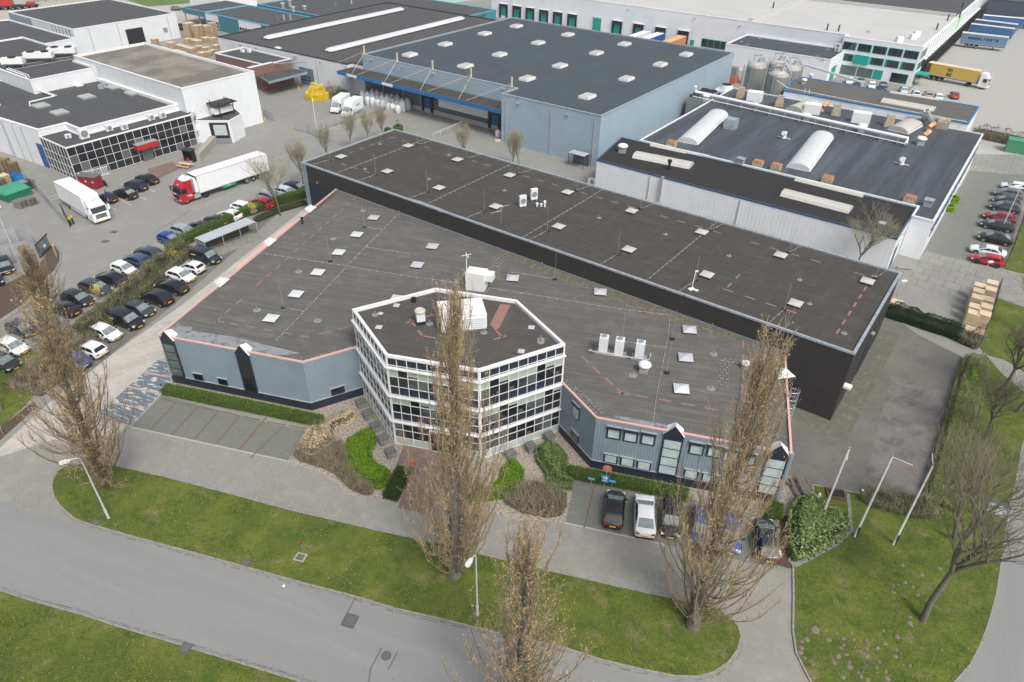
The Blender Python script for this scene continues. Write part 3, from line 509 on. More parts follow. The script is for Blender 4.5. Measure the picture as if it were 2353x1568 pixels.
MB().wall(a_, b_, 9.5, 14.5, .1, 4.6, .005, .05).build('roller_door', MATS['dark_blue_shutter'], BW)
MB().wall(a_, b_, .2, .9, 4.2, 4.45, .01, .75).build('wall_lamp', m_trimw, BW); lamp_box(BW, a_, b_, 10, 5.4)
for i, s_ in enumerate((3, 20, 44, 66)): MB().wall(UV(-85.2, 62.8), UV(-5.2, 62.8), s_, s_ + .12, 5.9, 6.3, .02, .1).build('overflow_spout', m_trimg, BW)
ac_unit('air_conditioner', 'left white condenser of the pair on the brown warehouse roof', PT(21, 97, 335, zr), YAW + R(60), sz=1.5)
ac_unit('air_conditioner', 'right white condenser of the pair on the brown warehouse roof', PT(21, 200, 272, zr), YAW + R(60), sz=1.5)
for x, y, h in ((230, 330, .5), (268, 330, .4), (300, 335, .9)): p = PT(21, x, y, zr); MB().lathe(p.x, p.y, [(.12, zr), (.12, zr + h * .7), (.2, zr + h * .75), (.16, zr + h), (.02, zr + h)], 10).build('vent_pipe', m_trimw, BW)
p = PT(21, 1650, 1090, zr); o = thing('antenna_mast', 'short white mast on a tile foot at the front edge of the brown roof', 'antenna', p)
MB().box(0, 0, 0, .7, .5, .06, .4).box(.5, -.3, 0, .4, .3, .05, .7).build('base_plate', m_trimw, o, local=True); MB().tube([(0, 0, 0), (.1, 0, 2.2)], .05, 6).box(.2, 0, 2.15, .35, .12, .15).build('pole', m_trimw, o, local=True)
p = PT(11, 2245, 620, 6.2); o = thing('antenna_mast', 'old rake antenna against the front wall of the brown warehouse', 'antenna', (p.x, p.y, 6.2))
MB().tube([(0, 0, 0), (.15, 0, 4.2)], .035, 6).build('pole', m_zincd, o, local=True)
b = MB()
for a in (-.9, .9): b.tube([(a * .5 - .7, a - .3, 4), (a * .5 + .7, a + .3, 4.1)], .03, 4)
b.tube([(-.45, -.9, 4.05), (.45, .9, 4.05)], .03, 4).build('aerial', S('yellowed_rods', (0.5, 0.46, 0.32)), o, local=True)

# ---- low grey showroom wing ----
ZL = 6.2
def uvp(L): return [UV(u, v) for u, v in L]
c1, c2, cA, cB, c3, c4 = (-63.6, 26.0), (-48.3, 31.9), (-46.0, 36.9), (-26.4, 44.6), (-21.3, 42.3), (-5.9, 48.4)
lbp = uvp([c1, c2, cA, (-42, 44.9), (-34.3, 48.1), cB, c3, c4, (-11.3, 62.7), (-77.9, 62.7)])
LB = building('showroom', 'low office wing with blue grey sheet walls pink roof edge and broad grey felt roof', lbp, ZL, m_steel, m_bit_g, m_trimp, par_h=.18, t=.13, rot=YAW + R(21.3), trim=.14, edges=(0, 1, 5, 6, 7, 9))
zl = ZL - .18
def plinth(par, a, b, h=1.0): MB().wall(a, b, -.02, (Vector(b) - Vector(a)).length + .02, 0, h, .0, .07).build('plinth', m_navy, par); MB().wall(a, b, -.02, (Vector(b) - Vector(a)).length + .02, h, h + .06, 0, .1).build('sill_strip', m_zinc, par)
W1f = (UV(*c1), UV(*c2)); W2f = (UV(*c2), UV(*cA)); W3f = (UV(*cB), UV(*c3)); W4f = (UV(*c3), UV(*c4)); W5f = (UV(*c4), UV(-11.3, 62.7)); W0f = (UV(-77.9, 62.7), UV(*c1))
for a, b in (W1f, W2f, W3f, W4f, W5f, W0f): plinth(LB, a, b)
def onwall(W_, x, y):
    a, b = W_; t = (b - a).normalized(); n = Vector((t.y, -t.x, 0)); o = Vector((0, 0, CH)); d = RT * (x - 1176.5) - UP * (y - 784) + FW * FOC
    k = (a - o).dot(n) / d.dot(n); h = o + d * k; return (h - a).dot(t), h.z
def sub(mbb, name, mat, root, parent):
    x = mbb.build(name, mat, None); x.data.transform(Matrix.Translation(-root.location)); x.parent = parent; return x
def window(par, W_, s0, s1, z0, z1, glass, box=False, fr=.1, name='window', bars=0, frame=m_navy):
    a, b = W_; fb = MB().wall(a, b, s0, s1, z0, z1, 0, .07); f = fb.build(name, frame, par)
    sub(MB().wall(a, b, s0 + fr, s1 - fr, z0 + fr, z1 - fr, .072, .085), 'pane', glass, par, f)
    if box: sub(MB().wall(a, b, s0 - .03, s1 + .03, z1 - .02, z1 + .22, .0, .25), 'shutter_box', m_navy, par, f)
    sub(MB().wall(a, b, s0 - .07, s1 + .07, (z1 + .22 if box else z1), (z1 + .27 if box else z1 + .05), .0, .16), 'drip_rail', m_zinc, par, f)
    return f
def winpx(par, W_, t, x0, y0, x1, y1, glass, **k):
    s0, z1 = onwall(W_, *q(t, x0, y0)); s1, z0 = onwall(W_, *q(t, x1, y1)); return window(par, W_, min(s0, s1), max(s0, s1), min(z0, z1), max(z0, z1), glass, **k)
for x, y in ((1825, 325), (2050, 370)): s_, z_ = onwall(W1f, *q(2, x, y)); window(LB, W1f, s_ - .55, s_ + .55, z_ - .45, z_ + .45, m_glass)
s_, z_ = onwall(W2f, *q(12, 752, 455)); window(LB, W2f, s_ - .7, s_ + .7, z_ - .5, z_ + .5, m_glass)
for x, y in ((935, 845), (1090, 875), (1250, 900), (1695, 990), (1860, 1015), (2010, 1050), (2170, 1085)): s_, z_ = onwall(W4f, *q(22, x, y)); window(LB, W4f, s_ - .64, s_ + .64, z_ - .66, z_ + .58, m_win, box=True, fr=.15)
for x, y in ((907, 1078), (1060, 1108), (1212, 1140), (1645, 1220), (1810, 1255), (1960, 1285), (2120, 1315)): s_, z_ = onwall(W4f, *q(22, x, y)); window(LB, W4f, s_ - .64, s_ + .64, z_ - .56, z_ + .56, m_win, fr=.13)
s_, z_ = onwall(W3f, *q(22, 592, 640)); window(LB, W3f, s_ - .55, s_ + .55, z_ - .85, z_ + .6, m_win, box=True)
s_, z_ = onwall(W3f, *q(22, 580, 875)); window(LB, W3f, s_ - .6, s_ + .6, z_ - .6, z_ + .6, m_glassg)
def dormer(W_, s0, wd, glass, n=4, zt=5.6):
    a, b = W_; t = (b - a).normalized(); nn = Vector((t.y, -t.x, 0)); f = MB().wall(a, b, s0 - wd / 2, s0 + wd / 2, 1.0, zt + .3, 0, .16).build('tall_window', m_navy, LB)
    for i in range(n): h = (zt - .3 - 1.15) / n; sub(MB().wall(a, b, s0 - wd / 2 + .13, s0 + wd / 2 - .13, 1.15 + i * h + .06, 1.15 + (i + 1) * h - .06, .162, .175), 'pane', glass, LB, f)
    g = MB(); z0 = zt + .2; L_ = a + t * (s0 - wd / 2 - .08); Rr = a + t * (s0 + wd / 2 + .08); M_ = a + t * s0
    p = [L_ + nn * .2, Rr + nn * .2, M_ + nn * .2, L_ - nn * .9, Rr - nn * .9, M_ - nn * .9]; z = [z0, z0, zt + 1.35, z0, z0, zt + .9]
    g.add([(v.x, v.y, zz) for v, zz in zip(p, z)], [(0, 1, 2), (4, 3, 5), (0, 2, 5, 3), (1, 4, 5, 2)]); gg = g.build('gable', m_navy, LB)
    k = MB(); k.add([(v.x, v.y, zz + .03) for v, zz in zip([p[2], p[5], p[4], p[1]], [z[2], z[5], z[4], z[1]])], [(0, 3, 2, 1)]); k.add([(v.x, v.y, zz + .03) for v, zz in zip([p[0], p[3], p[5], p[2]], [z[0], z[3], z[5], z[2]])], [(0, 3, 2, 1)]); sub(k, 'gable_cap', m_trimw, LB, gg)
s_, z_ = onwall(W1f, 567, 850); dormer(W1f, s_, 1.5, m_glass)
s_, z_ = onwall(W4f, 1541, 1040); dormer(W4f, s_, 1.7, m_win)
L4 = (W4f[1] - W4f[0]).length; dormer(W4f, L4 - 1.0, 1.7, m_win); dormer(W1f, 1.0, 1.5, m_glassg)
b = MB(); b.cyl(W4f[1].x, W4f[1].y, 0, ZL, .22, 8); b.build('corner_post', m_steel, LB)
a0, b0 = W0f  # white corner fins along the left roof edge
for x, y in ((712, 482), (619, 558), (508, 650)):
    p = P(x, y, ZL); t = (b0 - a0).normalized(); n = Vector((t.y, -t.x, 0)); k = MB()
    v = [p + n * .9, p - t * 1.0 - n * .5, p + t * 1.0 - n * .5, p - n * .2 + Vector((0, 0, .8)) * 1.0]; k.add([(z.x, z.y, z.z) for z in v], [(0, 1, 3), (2, 0, 3), (1, 2, 3), (0, 2, 1)]); k.build('white_fin', m_trimw, LB)
for x, y in ((1806, 862),):
    p = P(x, y, ZL); t = (W5f[1] - W5f[0]).normalized(); n = Vector((t.y, -t.x, 0)); k = MB(); v = [p + n * .9, p - t * 1.0 - n * .9, p + t * 1.0 - n * .9, p - n * .2 + Vector((0, 0, .8))]; k.add([(z.x, z.y, z.z) for z in v], [(0, 1, 3), (2, 0, 3), (1, 2, 3), (0, 2, 1)]); k.build('white_fin', m_trimw, LB)
MB().wall(*W0f, 12.2, 25, ZL - .1, ZL + .02, .12, .5).build('gutter', m_trimp, LB)
rl = ang(PT(11, 300, 1165, zl), PT(11, 385, 1175, zl)); rr_ = ang(PT(22, 1530, 190, zl), PT(22, 1650, 200, zl))
for x, y in ((859, 503), (820, 542), (779, 583), (731, 629), (681, 679), (624, 735), (994, 569), (959, 612)): pyramid_light(LB, P(x, y, zl), 1.38, rl, m_sky if x < 850 and x != 959 else m_skyg, dome=.15)
for x, y in ((1178, 642), (1379, 674), (1584, 761), (1575, 825), (1565, 897)): pyramid_light(LB, P(x, y, zl), 1.42, rr_, (m_sky if y > 880 else m_skyg), dome=.35)
pyramid_light(LB, P(913, 690, zl), 1.4, rl, m_sky)
def W(*L): return [P(x, y, zl) for x, y in L]
wire(LB, [PT(11, *a, zl) for a in ((30, 760), (470, 828), (830, 880), (1180, 940), (1550, 998), (1930, 1045))], zl)
wire(LB, [PT(11, *a, zl) for a in ((1308, 403), (1150, 565), (990, 725), (835, 885), (510, 1230), (190, 1560))], zl)
wire(LB, [PT(11, *a, zl) for a in ((1010, 705), (1200, 738), (1400, 765))], zl); wire(LB, [PT(11, *a, zl) for a in ((1000, 525), (1160, 547))], zl); wire(LB, [PT(11, *a, zl) for a in ((250, 1262), (430, 1295))], zl)
wire(LB, [PT(21, *a, zl) for a in ((0, 940), (200, 972), (390, 1000))], zl); wire(LB, [PT(21, *a, zl) for a in ((-220, 1085), (0, 1115), (500, 1197), (900, 1265), (1455, 1335))], zl)
wire(LB, [PT(21, *a, zl) for a in ((1455, 1335), (1430, 1530), (1412, 1640), (1330, 2060), (1290, 2340))], zl); wire(LB, [PT(22, *a, zl) for a in ((1040, 10), (1220, 38), (1405, 62))], zl)
for t, x, y in ((11, 1000, 522), (11, 685, 835), (11, 253, 1262), (21, 392, 1000), (21, 1470, 1550), (22, 1420, 292), (21, 1010, 1560)): rod(LB, PT(t, x, y, zl), 3.6)
for t, x, y in ((11, 711, 628), (11, 392, 930), (11, 565, 1382), (11, 10, 1285), (1, 1730, 1457), (22, 1113, 315), (22, 1828, 435), (22, 1852, 120), (11, 985, 370)): vent(LB, PT(t, x, y, zl), .45, .42)
def dsh(t, x, y, r, l=1.1):
    p = PT(t, x, y, zl + .004); c, n = math.cos(r), math.sin(r); X = Vector((c, n, 0)) * l; Y = Vector((-n, c, 0)) * .18; mark(LB, p - X / 2 - Y / 2, X, Y)
ra = ang(W0f[0], W0f[1]); rb = ang(*W1f); rc = ang(*W2f); rd = ang(*W3f); re = ang(*W4f)
for x, y in ((905, 258), (850, 310), (787, 365), (722, 420), (657, 480), (585, 542), (515, 605), (442, 668), (364, 737), (285, 808), (203, 882), (118, 957), (27, 1037)): dsh(11, x, y, ra)
for x, y in ((2195, 1205), (2093, 1292), (2005, 1372)): dsh(1, x, y, ra)
for x, y in ((2025, 1390), (2145, 1410), (2300, 1437)): dsh(1, x, y, rb)
for x, y in ((113, 1465), (280, 1495), (445, 1527)): dsh(11, x, y, rb)
for x, y in ((630, 1492), (805, 1447)): dsh(11, x, y, rc, 1.3)
for x, y in ((670, 165), (775, 265), (890, 370), (1000, 465)): dsh(22, x, y, rd, 1.2)
for x, y in ((1030, 482), (1195, 507), (1405, 542), (1620, 582), (1830, 622)): dsh(22, x, y, re, 1.15)
for x, y in ((2125, 30), (2125, 160), (2120, 300), (2115, 440)): dsh(22, x, y, ang(*W5f), 1.5)
def roofpatch(par, name, pts, z, mat, rot=YAW): MB().sheet(ccw(pts), z).build(name, mat, par, rot=rot)
zq = zl + .006
roofpatch(LB, 'roof_tiles', W((679, 828), (700, 834), (820, 799), (817, 790), (690, 822)), zq, m_paver, rot=rc)
roofpatch(LB, 'roof_tiles', W((1294, 868), (1299, 868), (1391, 949), (1371, 956), (1293, 882)), zq, m_paver, rot=rd)
roofpatch(LB, 'roof_tiles', [PT(22, *a, zq) for a in ((1900, 150), (2120, 170), (2115, 230), (1990, 220), (1990, 425), (1892, 412))], zq, m_paver, rot=re)
roofpatch(LB, 'roof_tiles', [PT(11, *a, zq) for a in ((2200, 760), (2330, 800), (2120, 1120), (2050, 1090))], zq, m_paver, rot=R(60))
roofpatch(LB, 'moss_strip', [PT(21, *a, zq) for a in ((-120, 700), (0, 760), (500, 960), (1000, 1120), (1500, 1310), (2100, 1530), (2050, 1560), (1400, 1370), (900, 1190), (500, 1030), (0, 830), (-150, 770))], zq + .004, m_moss)
roofpatch(LB, 'leaf_strip', W((769.5, 440), (775, 447), (742, 470), (724, 486), (722, 480), (745, 458)), zq, m_soil)
m_pud = surf('puddle_stain', (0.26, 0.265, 0.275), 0.35, [(1.2, 0.5, 0.6, (0.14, 0.135, 0.13), 0.95)], spec=0.6)
roofpatch(LB, 'puddle', [PT(22, *a, zq) for a in ((940, 683), (1100, 705), (1290, 745), (1450, 775), (1440, 800), (1330, 795), (1130, 750), (960, 705))], zq, m_pud)
roofpatch(LB, 'puddle', W((385, 762), (410, 742), (440, 760), (540, 775), (600, 790), (690, 812), (640, 818), (480, 795), (390, 775)), zq, m_pud)
roofpatch(BW, 'puddle', [PT(11, *a, zr) for a in ((1400, 255), (1500, 275), (1700, 350), (1780, 385), (1700, 385), (1560, 325), (1420, 275))], zr + .006, m_pud)
for i, (x, y, l) in enumerate(((1385, 788, 'leftmost'), (1421, 794, 'middle'), (1468, 801, 'rightmost'))):
    p = P(x, y + 22, zl); ac_unit('condenser_tower', l + ' of three tall white condensers on the grey felt roof', p, re, .85, .85, 1.75, top=True, legs=.2, group='tall condensers on the showroom roof')
    MB().box(p.x, p.y, zl - .01, 1.5, 1.1, .12, re).build('support_rail', m_zincd, LB)
MB().tube([PT(22, 720, 70, zl + .2), PT(22, 730, 95, zl + .2), PT(22, 935, 130, zl + .2), PT(22, 1260, 170, zl + .2), PT(22, 1275, 110, zl + .2)], .06, 6).tube([PT(22, 700, 85, zl + .35), PT(22, 950, 118, zl + .35)], .05, 6).build('pipework', m_lead, LB)
mushroom(LB, PT(22, 1212, 275, zl), 1.1); mushroom(LB, PT(22, 2140, 245, zl), .8)
p = PT(11, 430, 490, zl); MB().lathe(p.x, p.y, [(.12, zl), (.12, zl + .7), (.2, zl + .75), (.2, zl + .95)], 10).build('vent_pipe', m_black, LB)
for x, y in ((1245, 1070), (1207, 1110), (1127, 1147)): p = PT(11, x, y, zl); MB().box(p.x, p.y, zl, 1.6, .14, .1, rb).build('timber_batten', S('old_batten', (0.16, 0.15, 0.13)), LB)
# ladder cage at the right edge
b = MB(); a, c = W5f; L5 = (c - a).length; s_, z_ = onwall(W5f, 1826, 860)
t = (c - a).normalized(); n = Vector((t.y, -t.x, 0))
for k in range(7): ph = math.pi * k / 6; b.tube([a + t * (s_ + .4 * math.cos(ph)) + n * (.15 + .75 * math.sin(ph)) + Vector((0, 0, z)) for z in (2.2, 7.0)], .02, 4)
for z in np.arange(2.3, 7.1, .9): b.tube([a + t * (s_ + .4 * math.cos(math.pi * k / 8)) + n * (.15 + .75 * math.sin(math.pi * k / 8)) + Vector((0, 0, z)) for k in range(9)], .022, 4)
for s2 in (-.25, .25): b.tube([a + t * (s_ + s2) + n * .15 + Vector((0, 0, z)) for z in (.2, 7.0)], .025, 4)
for z in np.arange(.4, 6.6, .3): b.tube([a + t * (s_ - .25) + n * .15 + Vector((0, 0, z)), a + t * (s_ + .25) + n * .15 + Vector((0, 0, z))], .015, 4)
b.build('cage_ladder', m_zinc, LB)

# ---- glass office tower ----
ZG = 10.6
gp = [(-46.0, 37.0), (-38.1, 33.6), (-30.2, 36.9), (-26.5, 44.7), (-34.4, 48.1), (-42.3, 44.9)]
gpl = uvp(gp); GT = thing('glass_office', 'six sided white framed glass office block rising above the grey roof', 'building', centre(gpl))
volume(GT, gpl, ZG, m_navy, m_bit_t, m_trimw, par_h=.3, t=.22, rot=YAW + R(21.3), trim=.24)
def storeys(par, a, b, ncol):
    L_ = (b - a).length; w_ = L_ / ncol; F = lambda: MB()
    for z0, z1, nm, mt in ((9.62, 10.28, 'spandrel', m_navy), (6.32, 7.18, 'spandrel', m_navy), (3.25, 4.08, 'spandrel', m_navy), (.06, .92, 'opal_panel', m_palep)):
        MB().wall(a, b, .05, L_ - .05, z0, z1, .0, .03).build(nm, mt, par)
    for z in (9.35, 6.05, 2.98): MB().wall(a, b, -.1, L_ + .1, z - .055, z + .065, .0, .3).build('ledge', m_trimw, par)
    for fl, (zb, zm, zt) in enumerate(((7.22, 8.32, 9.2), (4.12, 5.17, 5.88), (.95, 1.9, 2.82))):
        for i in range(ncol):
            s0, s1 = i * w_ + .03, (i + 1) * w_ - .03; k = (i * 7 + fl * 3) % 5
            wv = MB().wall(a, b, s0, s1, zb, zt, .0, .02).build('window', m_glass, par)
            up = m_blind if (fl < 2 and k != 2) else m_glass; wv.data.materials[0] = (m_glass, m_glass, m_glassg, m_glass, m_glasst)[(i * 3 + fl * 2 + ncol + int(a.x)) % 5]
            if up is m_blind: sub(MB().wall(a, b, s0, s1, zm + (.25 if k == 4 else .04), zt - .02, .022, .03), 'blind', m_blind, par, wv)
            if k == 1: sub(MB().wall(a, b, s0 + .1, s1 - .35, zb + .05, zb + .45, .022, .028), 'painted_reflection', m_glassg, par, wv)  # pale strip on the pane: a reflection put in as colour
    g = MB()
    for i in range(ncol + 1): s = min(max(i * w_, .04), L_ - .04); th = .028 if 0 < i < ncol else .08; g.wall(a, b, s - th, s + th, 0, ZG - .3, .03, .09)
    for z in (.03, .94, 1.93, 2.8, 3.2, 4.1, 5.15, 5.9, 6.25, 7.2, 8.33, 9.18, 9.6): g.wall(a, b, .1, L_ - .1, z - .024, z + .024, .032, .08)
    g.build('mullion_frame', m_trimw, par)
E6 = [(gpl[i], gpl[(i + 1) % 6]) for i in range(6)]
for i, nc in ((0, 9), (1, 9), (2, 9), (5, 9)): storeys(GT, *E6[i], nc)
m_door = MB().wall(*E6[1], 3.6, 6.2, .05, 2.7, .12, .2).build('entrance_door', m_trimw, GT)
for i in (0, 1): sub(MB().wall(*E6[1], 3.75 + i * 1.2, 4.85 + i * 1.2, .15, 2.5, .2, .22), 'pane', m_glass, GT, m_door)
zg = ZG - .3
p = P(1062, 745, zg); AH = thing('air_handler', 'big white louvred air handling unit on the glass office roof', 'air handler', p, R(12))
MB().box(0, 0, .25, 4.2, 3.0, 1.5).build('casing', m_trimw, AH, local=True)
b = MB()
for k in range(6): b.box(.2, -1.55, .35 + k * .22, 3.6, .12, .13); b.box(2.13, 0, .35 + k * .22, .08, 2.7, .13)
b.build('louvre', m_white, AH, local=True); MB().box(0, 0, 0, 4.0, 2.8, .25).build('base_frame', m_zincd, AH, local=True); MB().box(0, 0, 1.75, 4.3, 3.1, .06).build('lid', m_trimw, AH, local=True)
ac_unit('air_conditioner', 'slim white condenser beside the big air handler on the glass office', P(1101, 716, zg), R(60), .5, .4, 1.2)
p = P(967, 742, zg); o = thing('roof_fan', 'pale square roof fan with round cowl on the glass office roof', 'roof fan', p, .3)
MB().box(0, 0, 0, .85, .85, .35).build('base', m_navy, o, local=True); MB().box(0, 0, .35, .8, .8, .8).build('casing', m_white, o, local=True); MB().lathe(0, 0, [(.3, 1.15), (.5, 1.2), (.52, 1.4), (.4, 1.5), (.35, 1.45)], 16).build('cowl', S('cream_cowl', (0.55, 0.52, 0.44)), o, local=True)
p = P(951, 694, zg); o = thing('rusty_bucket', 'black rusty bucket near the back edge of the glass office roof', 'bucket', p); MB().lathe(0, 0, [(.24, 0), (.28, .45), (.24, .45), (.22, .3), (.01, .3)], 14).build('bucket_body', S('rusty_black', (0.03, 0.02, 0.017)), o, local=True)
for t, x, y, s in ((11, 1293, 1250, .6), (11, 1130, 1450, .6), (21, 178, 1452, .6), (22, 85, 103, .6), (11, 1145, 1325, .45)): pyramid_light(GT, PT(t, x, y, zg), s, rl, m_skyg, dome=.12, curb=.1)
for t, x, y in ((11, 1097, 1328), (11, 1595, 1412), (11, 2095, 1490), (22, 265, 10), (21, 265, 1555)): vent(GT, PT(t, x, y, zg), .45, .35)
def gd(x, y, r, l=1.3, w_=.2, t=11): p = PT(t, x, y, zg + .004); c, n = math.cos(r), math.sin(r); X = Vector((c, n, 0)) * l; Y = Vector((-n, c, 0)) * w_; mark(GT, p - X / 2 - Y / 2, X, Y)
for x, y, r in ((1440, 1385, rc), (1437, 1400, ang(*E6[0])), (1515, 1500, ang(*E6[0])), (1590, 1530, ang(*E6[1])), (1620, 1330, rc), (2245, 1535, rc), (2240, 1505, ang(*E6[0])), (1780, 1565, ang(*E6[1]))): gd(x, y, r)
MB().sheet([PT(11, *a, zg + .006) for a in ((2340, 1235), (2245, 1228), (2150, 1415), (2205, 1470), (2240, 1440))], zg + .006).build('red_patch', m_mark, GT)
p = PT(11, 1945, 1215, zg); o = thing('weather_mast', 'tall thin white mast with side arms behind the glass office roof', 'antenna', p)
MB().tube([(0, 0, 0), (0, 0, 5.6)], .045, 6).build('pole', m_trimw, o, local=True)
b = MB()
for z, l, r in ((5.3, .5, .3), (3.6, .9, 1.2), (3.4, .8, 2.4), (5.0, .4, 1.5)): b.tube([(-l * math.cos(r), -l * math.sin(r), z), (l * math.cos(r), l * math.sin(r), z + .1)], .02, 4)
b.lathe(.1, 0, [(.02, 5.0), (.16, 5.05), (.16, 5.25), (.02, 5.3)], 8).build('side_arm', m_zinc, o, local=True)
p = PT(11, 2030, 1075, zl); o = thing('white_duct', 'white angular ventilation duct rising behind the glass office', 'ventilation duct', (p.x, p.y, zl), re)
MB().box(0, 0, 0, 2.2, 1.6, 2.2).box(1.5, .2, 1.2, .9, 1.2, .8).build('duct_body', m_trimw, o, local=True); MB().box(-.4, 1.1, .3, .9, .8, 1.4).build('duct_hood', m_trimw, o, local=True)
p = PT(11, 2035, 990, zl + .1); o = thing('hose_coil', 'coil of yellow hose lying on the grey roof by the white duct', 'hose', p); b = MB()
for k in range(4): rr0 = .55 + k * .12; b.tube([(rr0 * math.cos(2 * math.pi * i / 18) * 1.3 + k * .1, rr0 * math.sin(2 * math.pi * i / 18), .04 + k * .03) for i in range(19)], .035, 5)
b.build('hose', S('yellow_hose', (0.6, 0.52, 0.3)), o, local=True)
# ---- light blue warehouse with cable stayed canopy ----
ZBB = 9.4
BB = building('blue_warehouse', 'large light blue corrugated warehouse with grey roof and suspended loading canopy', [UV(-125, 113.1), UV(-82, 113.1), UV(-82, 108.3), UV(-60, 108.3), UV(-60, 169.3), UV(-125, 169.3)], ZBB, m_bluec, m_bit_blue, m_trimg, rot=YAW)
for t, x, y in ((10, 1415, 505), (10, 1740, 408), (10, 2103, 310), (10, 1925, 608), (10, 2240, 503), (20, 40, 242), (20, 240, 395), (20, 513, 320), (20, 440, 607), (20, 775, 490), (20, 1033, 407), (20, 140, 725), (20, 1052, 727), (20, 1362, 595), (20, 1600, 503), (20, 692, 890)):
    p = PT(t, x, y + 8, ZBB - .25); o = MB().box(p.x, p.y, p.z - .05, 2.2, 3.0, .5, YAW).build('skylight', m_trimw, BB); sub(MB().box(p.x, p.y, p.z + .45, 2.0, 2.8, .12, YAW, taper=.93), 'dome', m_skyg if False else m_skyc, BB, o)
FA = (UV(-125, 113.1), UV(-82, 113.1)); FB = (UV(-82, 108.3), UV(-60, 108.3)); FC = (UV(-60, 108.3), UV(-60, 169.3))
MB().wall(*FA, .02, 43, 6.3, 9.2, .0, .05).build('upper_cladding', m_blueh, BB); MB().wall(*FA, .02, 43, .9, 6.0, .0, .05).build('lower_cladding', m_greyh, BB)
MB().wall(*FA, 16, 43, .0, .95, .0, .12).build('plinth', S('concrete', (0.42, 0.41, 0.37), 0.9), BB)
MB().prism([UV(-128.5, 108.3), UV(-82.1, 108.3), UV(-82.1, 113.0), UV(-128.5, 113.0)], 5.6, 6.1, bottom=True).build('canopy', m_bit_b, BB)
b = MB().wall(UV(-128.5, 108.3), UV(-82.1, 108.3), 0, 46.3, 5.45, 6.2, 0, .12).build('canopy_fascia', m_cblue, BB)
for s_ in (3.2, 14.2): sub(MB().wall(UV(-128.5, 108.3), UV(-82.1, 108.3), s_, s_ + 3.2, 5.55, 6.12, .12, .14), 'fascia_panel', m_white, BB, b)
m_mast = S('cream_mast', (0.62, 0.56, 0.40), 0.6)
for u in (-124.5, -114.3, -104.0, -93.6, -83.3):
    b = MB(); b.box(*UV(u, 113.35).xy, 9.2, .26, .26, 2.0, YAW); ma = b.build('canopy_mast', m_mast, BB); k = MB()
    k.tube([UV(u, 113.3, 9.6), UV(u + .6, 108.5, 6.2)], .04, 4).tube([UV(u - .1, 113.3, 9.9), UV(u - 8, 108.8, 6.2)], .035, 4); sub(k, 'stay_rod', m_mast, BB, ma)
MB().wall(*FA, 22.5, 36.5, 2.0, 5.2, .06, .12).build('white_wall_panel', m_white, BB)
dock(BB, *FA, 19.3, 3.2, 3.6, m_blued); dock(BB, *FA, 37.8, 3.2, 3.6, m_blued); d = MB().wall(*FA, 40.3, 42.8, .05, 3.4, .12, .18).build('blue_gate', m_blued, BB); sub(MB().wall(*FA, 41.5, 42.3, .2, 2.2, .18, .21), 'gate_frame', m_white, BB, d); sub(MB().wall(*FA, 41.6, 42.2, .3, 2.1, .21, .22), 'door_leaf', m_blued, BB, d)
for s_ in (6, 12, 17.4, 39.9): MB().wall(*FA, s_ - .07, s_ + .07, .2, 5.6, .05, .2).build('steel_post', m_zinc, BB)
for s_, F_ in ((1.2, FB), (11.5, FB), (20.8, FB)): downpipe(BB, *F_, s_, 8.4)
for s_ in (4, 15): lamp_box(BB, *FB, s_, 8.2)
for s_ in (3, 12.5, 21.5, 31, 40): lamp_box(BB, *FA, s_, 8.6); 
p = PT(20, 665, 1440); o = thing('shelter', 'small glass smoking shelter with slatted roof at the blue warehouse corner', 'shelter', UV(-63.0, 106.6), YAW); b = MB()
for a in (-1.6, 1.6):
    for c in (-.9, .9): b.box(a, c, 0, .07, .07, 2.4)
b.box(0, 0, 2.4, 3.4, 2.0, .08).box(0, .9, .15, 3.2, .05, .08).box(0, .9, 1.2, 3.2, .05, .05); b.build('frame', m_curb, o, local=True); b = MB()
for k in range(8): b.box(-1.5 + k * .43, 0, 2.48, .2, 1.95, .03)
b.build('roof_slats', m_trimw, o, local=True); MB().box(0, .93, .2, 3.1, .02, 2.1).build('back_pane', m_glassg, o, local=True)

# ---- hall with two long rooflight strips ----
ZW = 7.0
w2 = D([(500, 83.8), (797, 147.5), (832, 139), (832, 130), (1138, 45), (888, 5)], ZW); wa, wb = w2[0], w2[1]
w2 = [wa, UV(-128.6, wb.dot(V)), UV(-128.6, 113.2), UV(-125.1, 113.2), UV(-125.1, 174), UV(w2[5].dot(U), 174)]; wb = w2[1]
W2 = building('strip_light_hall', 'long white walled hall with dark ribbed roof and two long white rooflight strips', w2, ZW, m_cream, m_bit_w, m_curb, rot=YAW)
for (x0, y0, x1, y1) in ((600, 92, 933, 21), (742, 121, 1071, 42)):
    a, c = P(x0 + 10, y0 - 1, ZW - .2), P(x1 - 8, y1 + 2, ZW - .2); t = (c - a).normalized(); n = Vector((-t.y, t.x, 0)); L_ = (c - a).length; v = []; N = 8
    for k, s_ in enumerate((0, .8, L_ - .8, L_)):
        rr0 = 1.0 if k in (1, 2) else .75
        for i in range(N + 1): th = math.pi * i / N; v.append(tuple(a + t * s_ + n * math.cos(th) * 1.35 * rr0 + Vector((0, 0, .15 + .7 * math.sin(th) * (1 if k in (1, 2) else .15)))))
    f = [(k * (N + 1) + i, k * (N + 1) + i + 1, (k + 1) * (N + 1) + i + 1, (k + 1) * (N + 1) + i) for k in range(3) for i in range(N)]
    o = MB().obox(a - n * 1.5 + Vector((0, 0, -.1)), t * L_, n * 3, (0, 0, .3)).build('rooflight_curb', m_curb, W2); sub(MB().add(v, f), 'rooflight', m_sky, W2, o)
Wf = (wa, wb); LW = (wb - wa).length
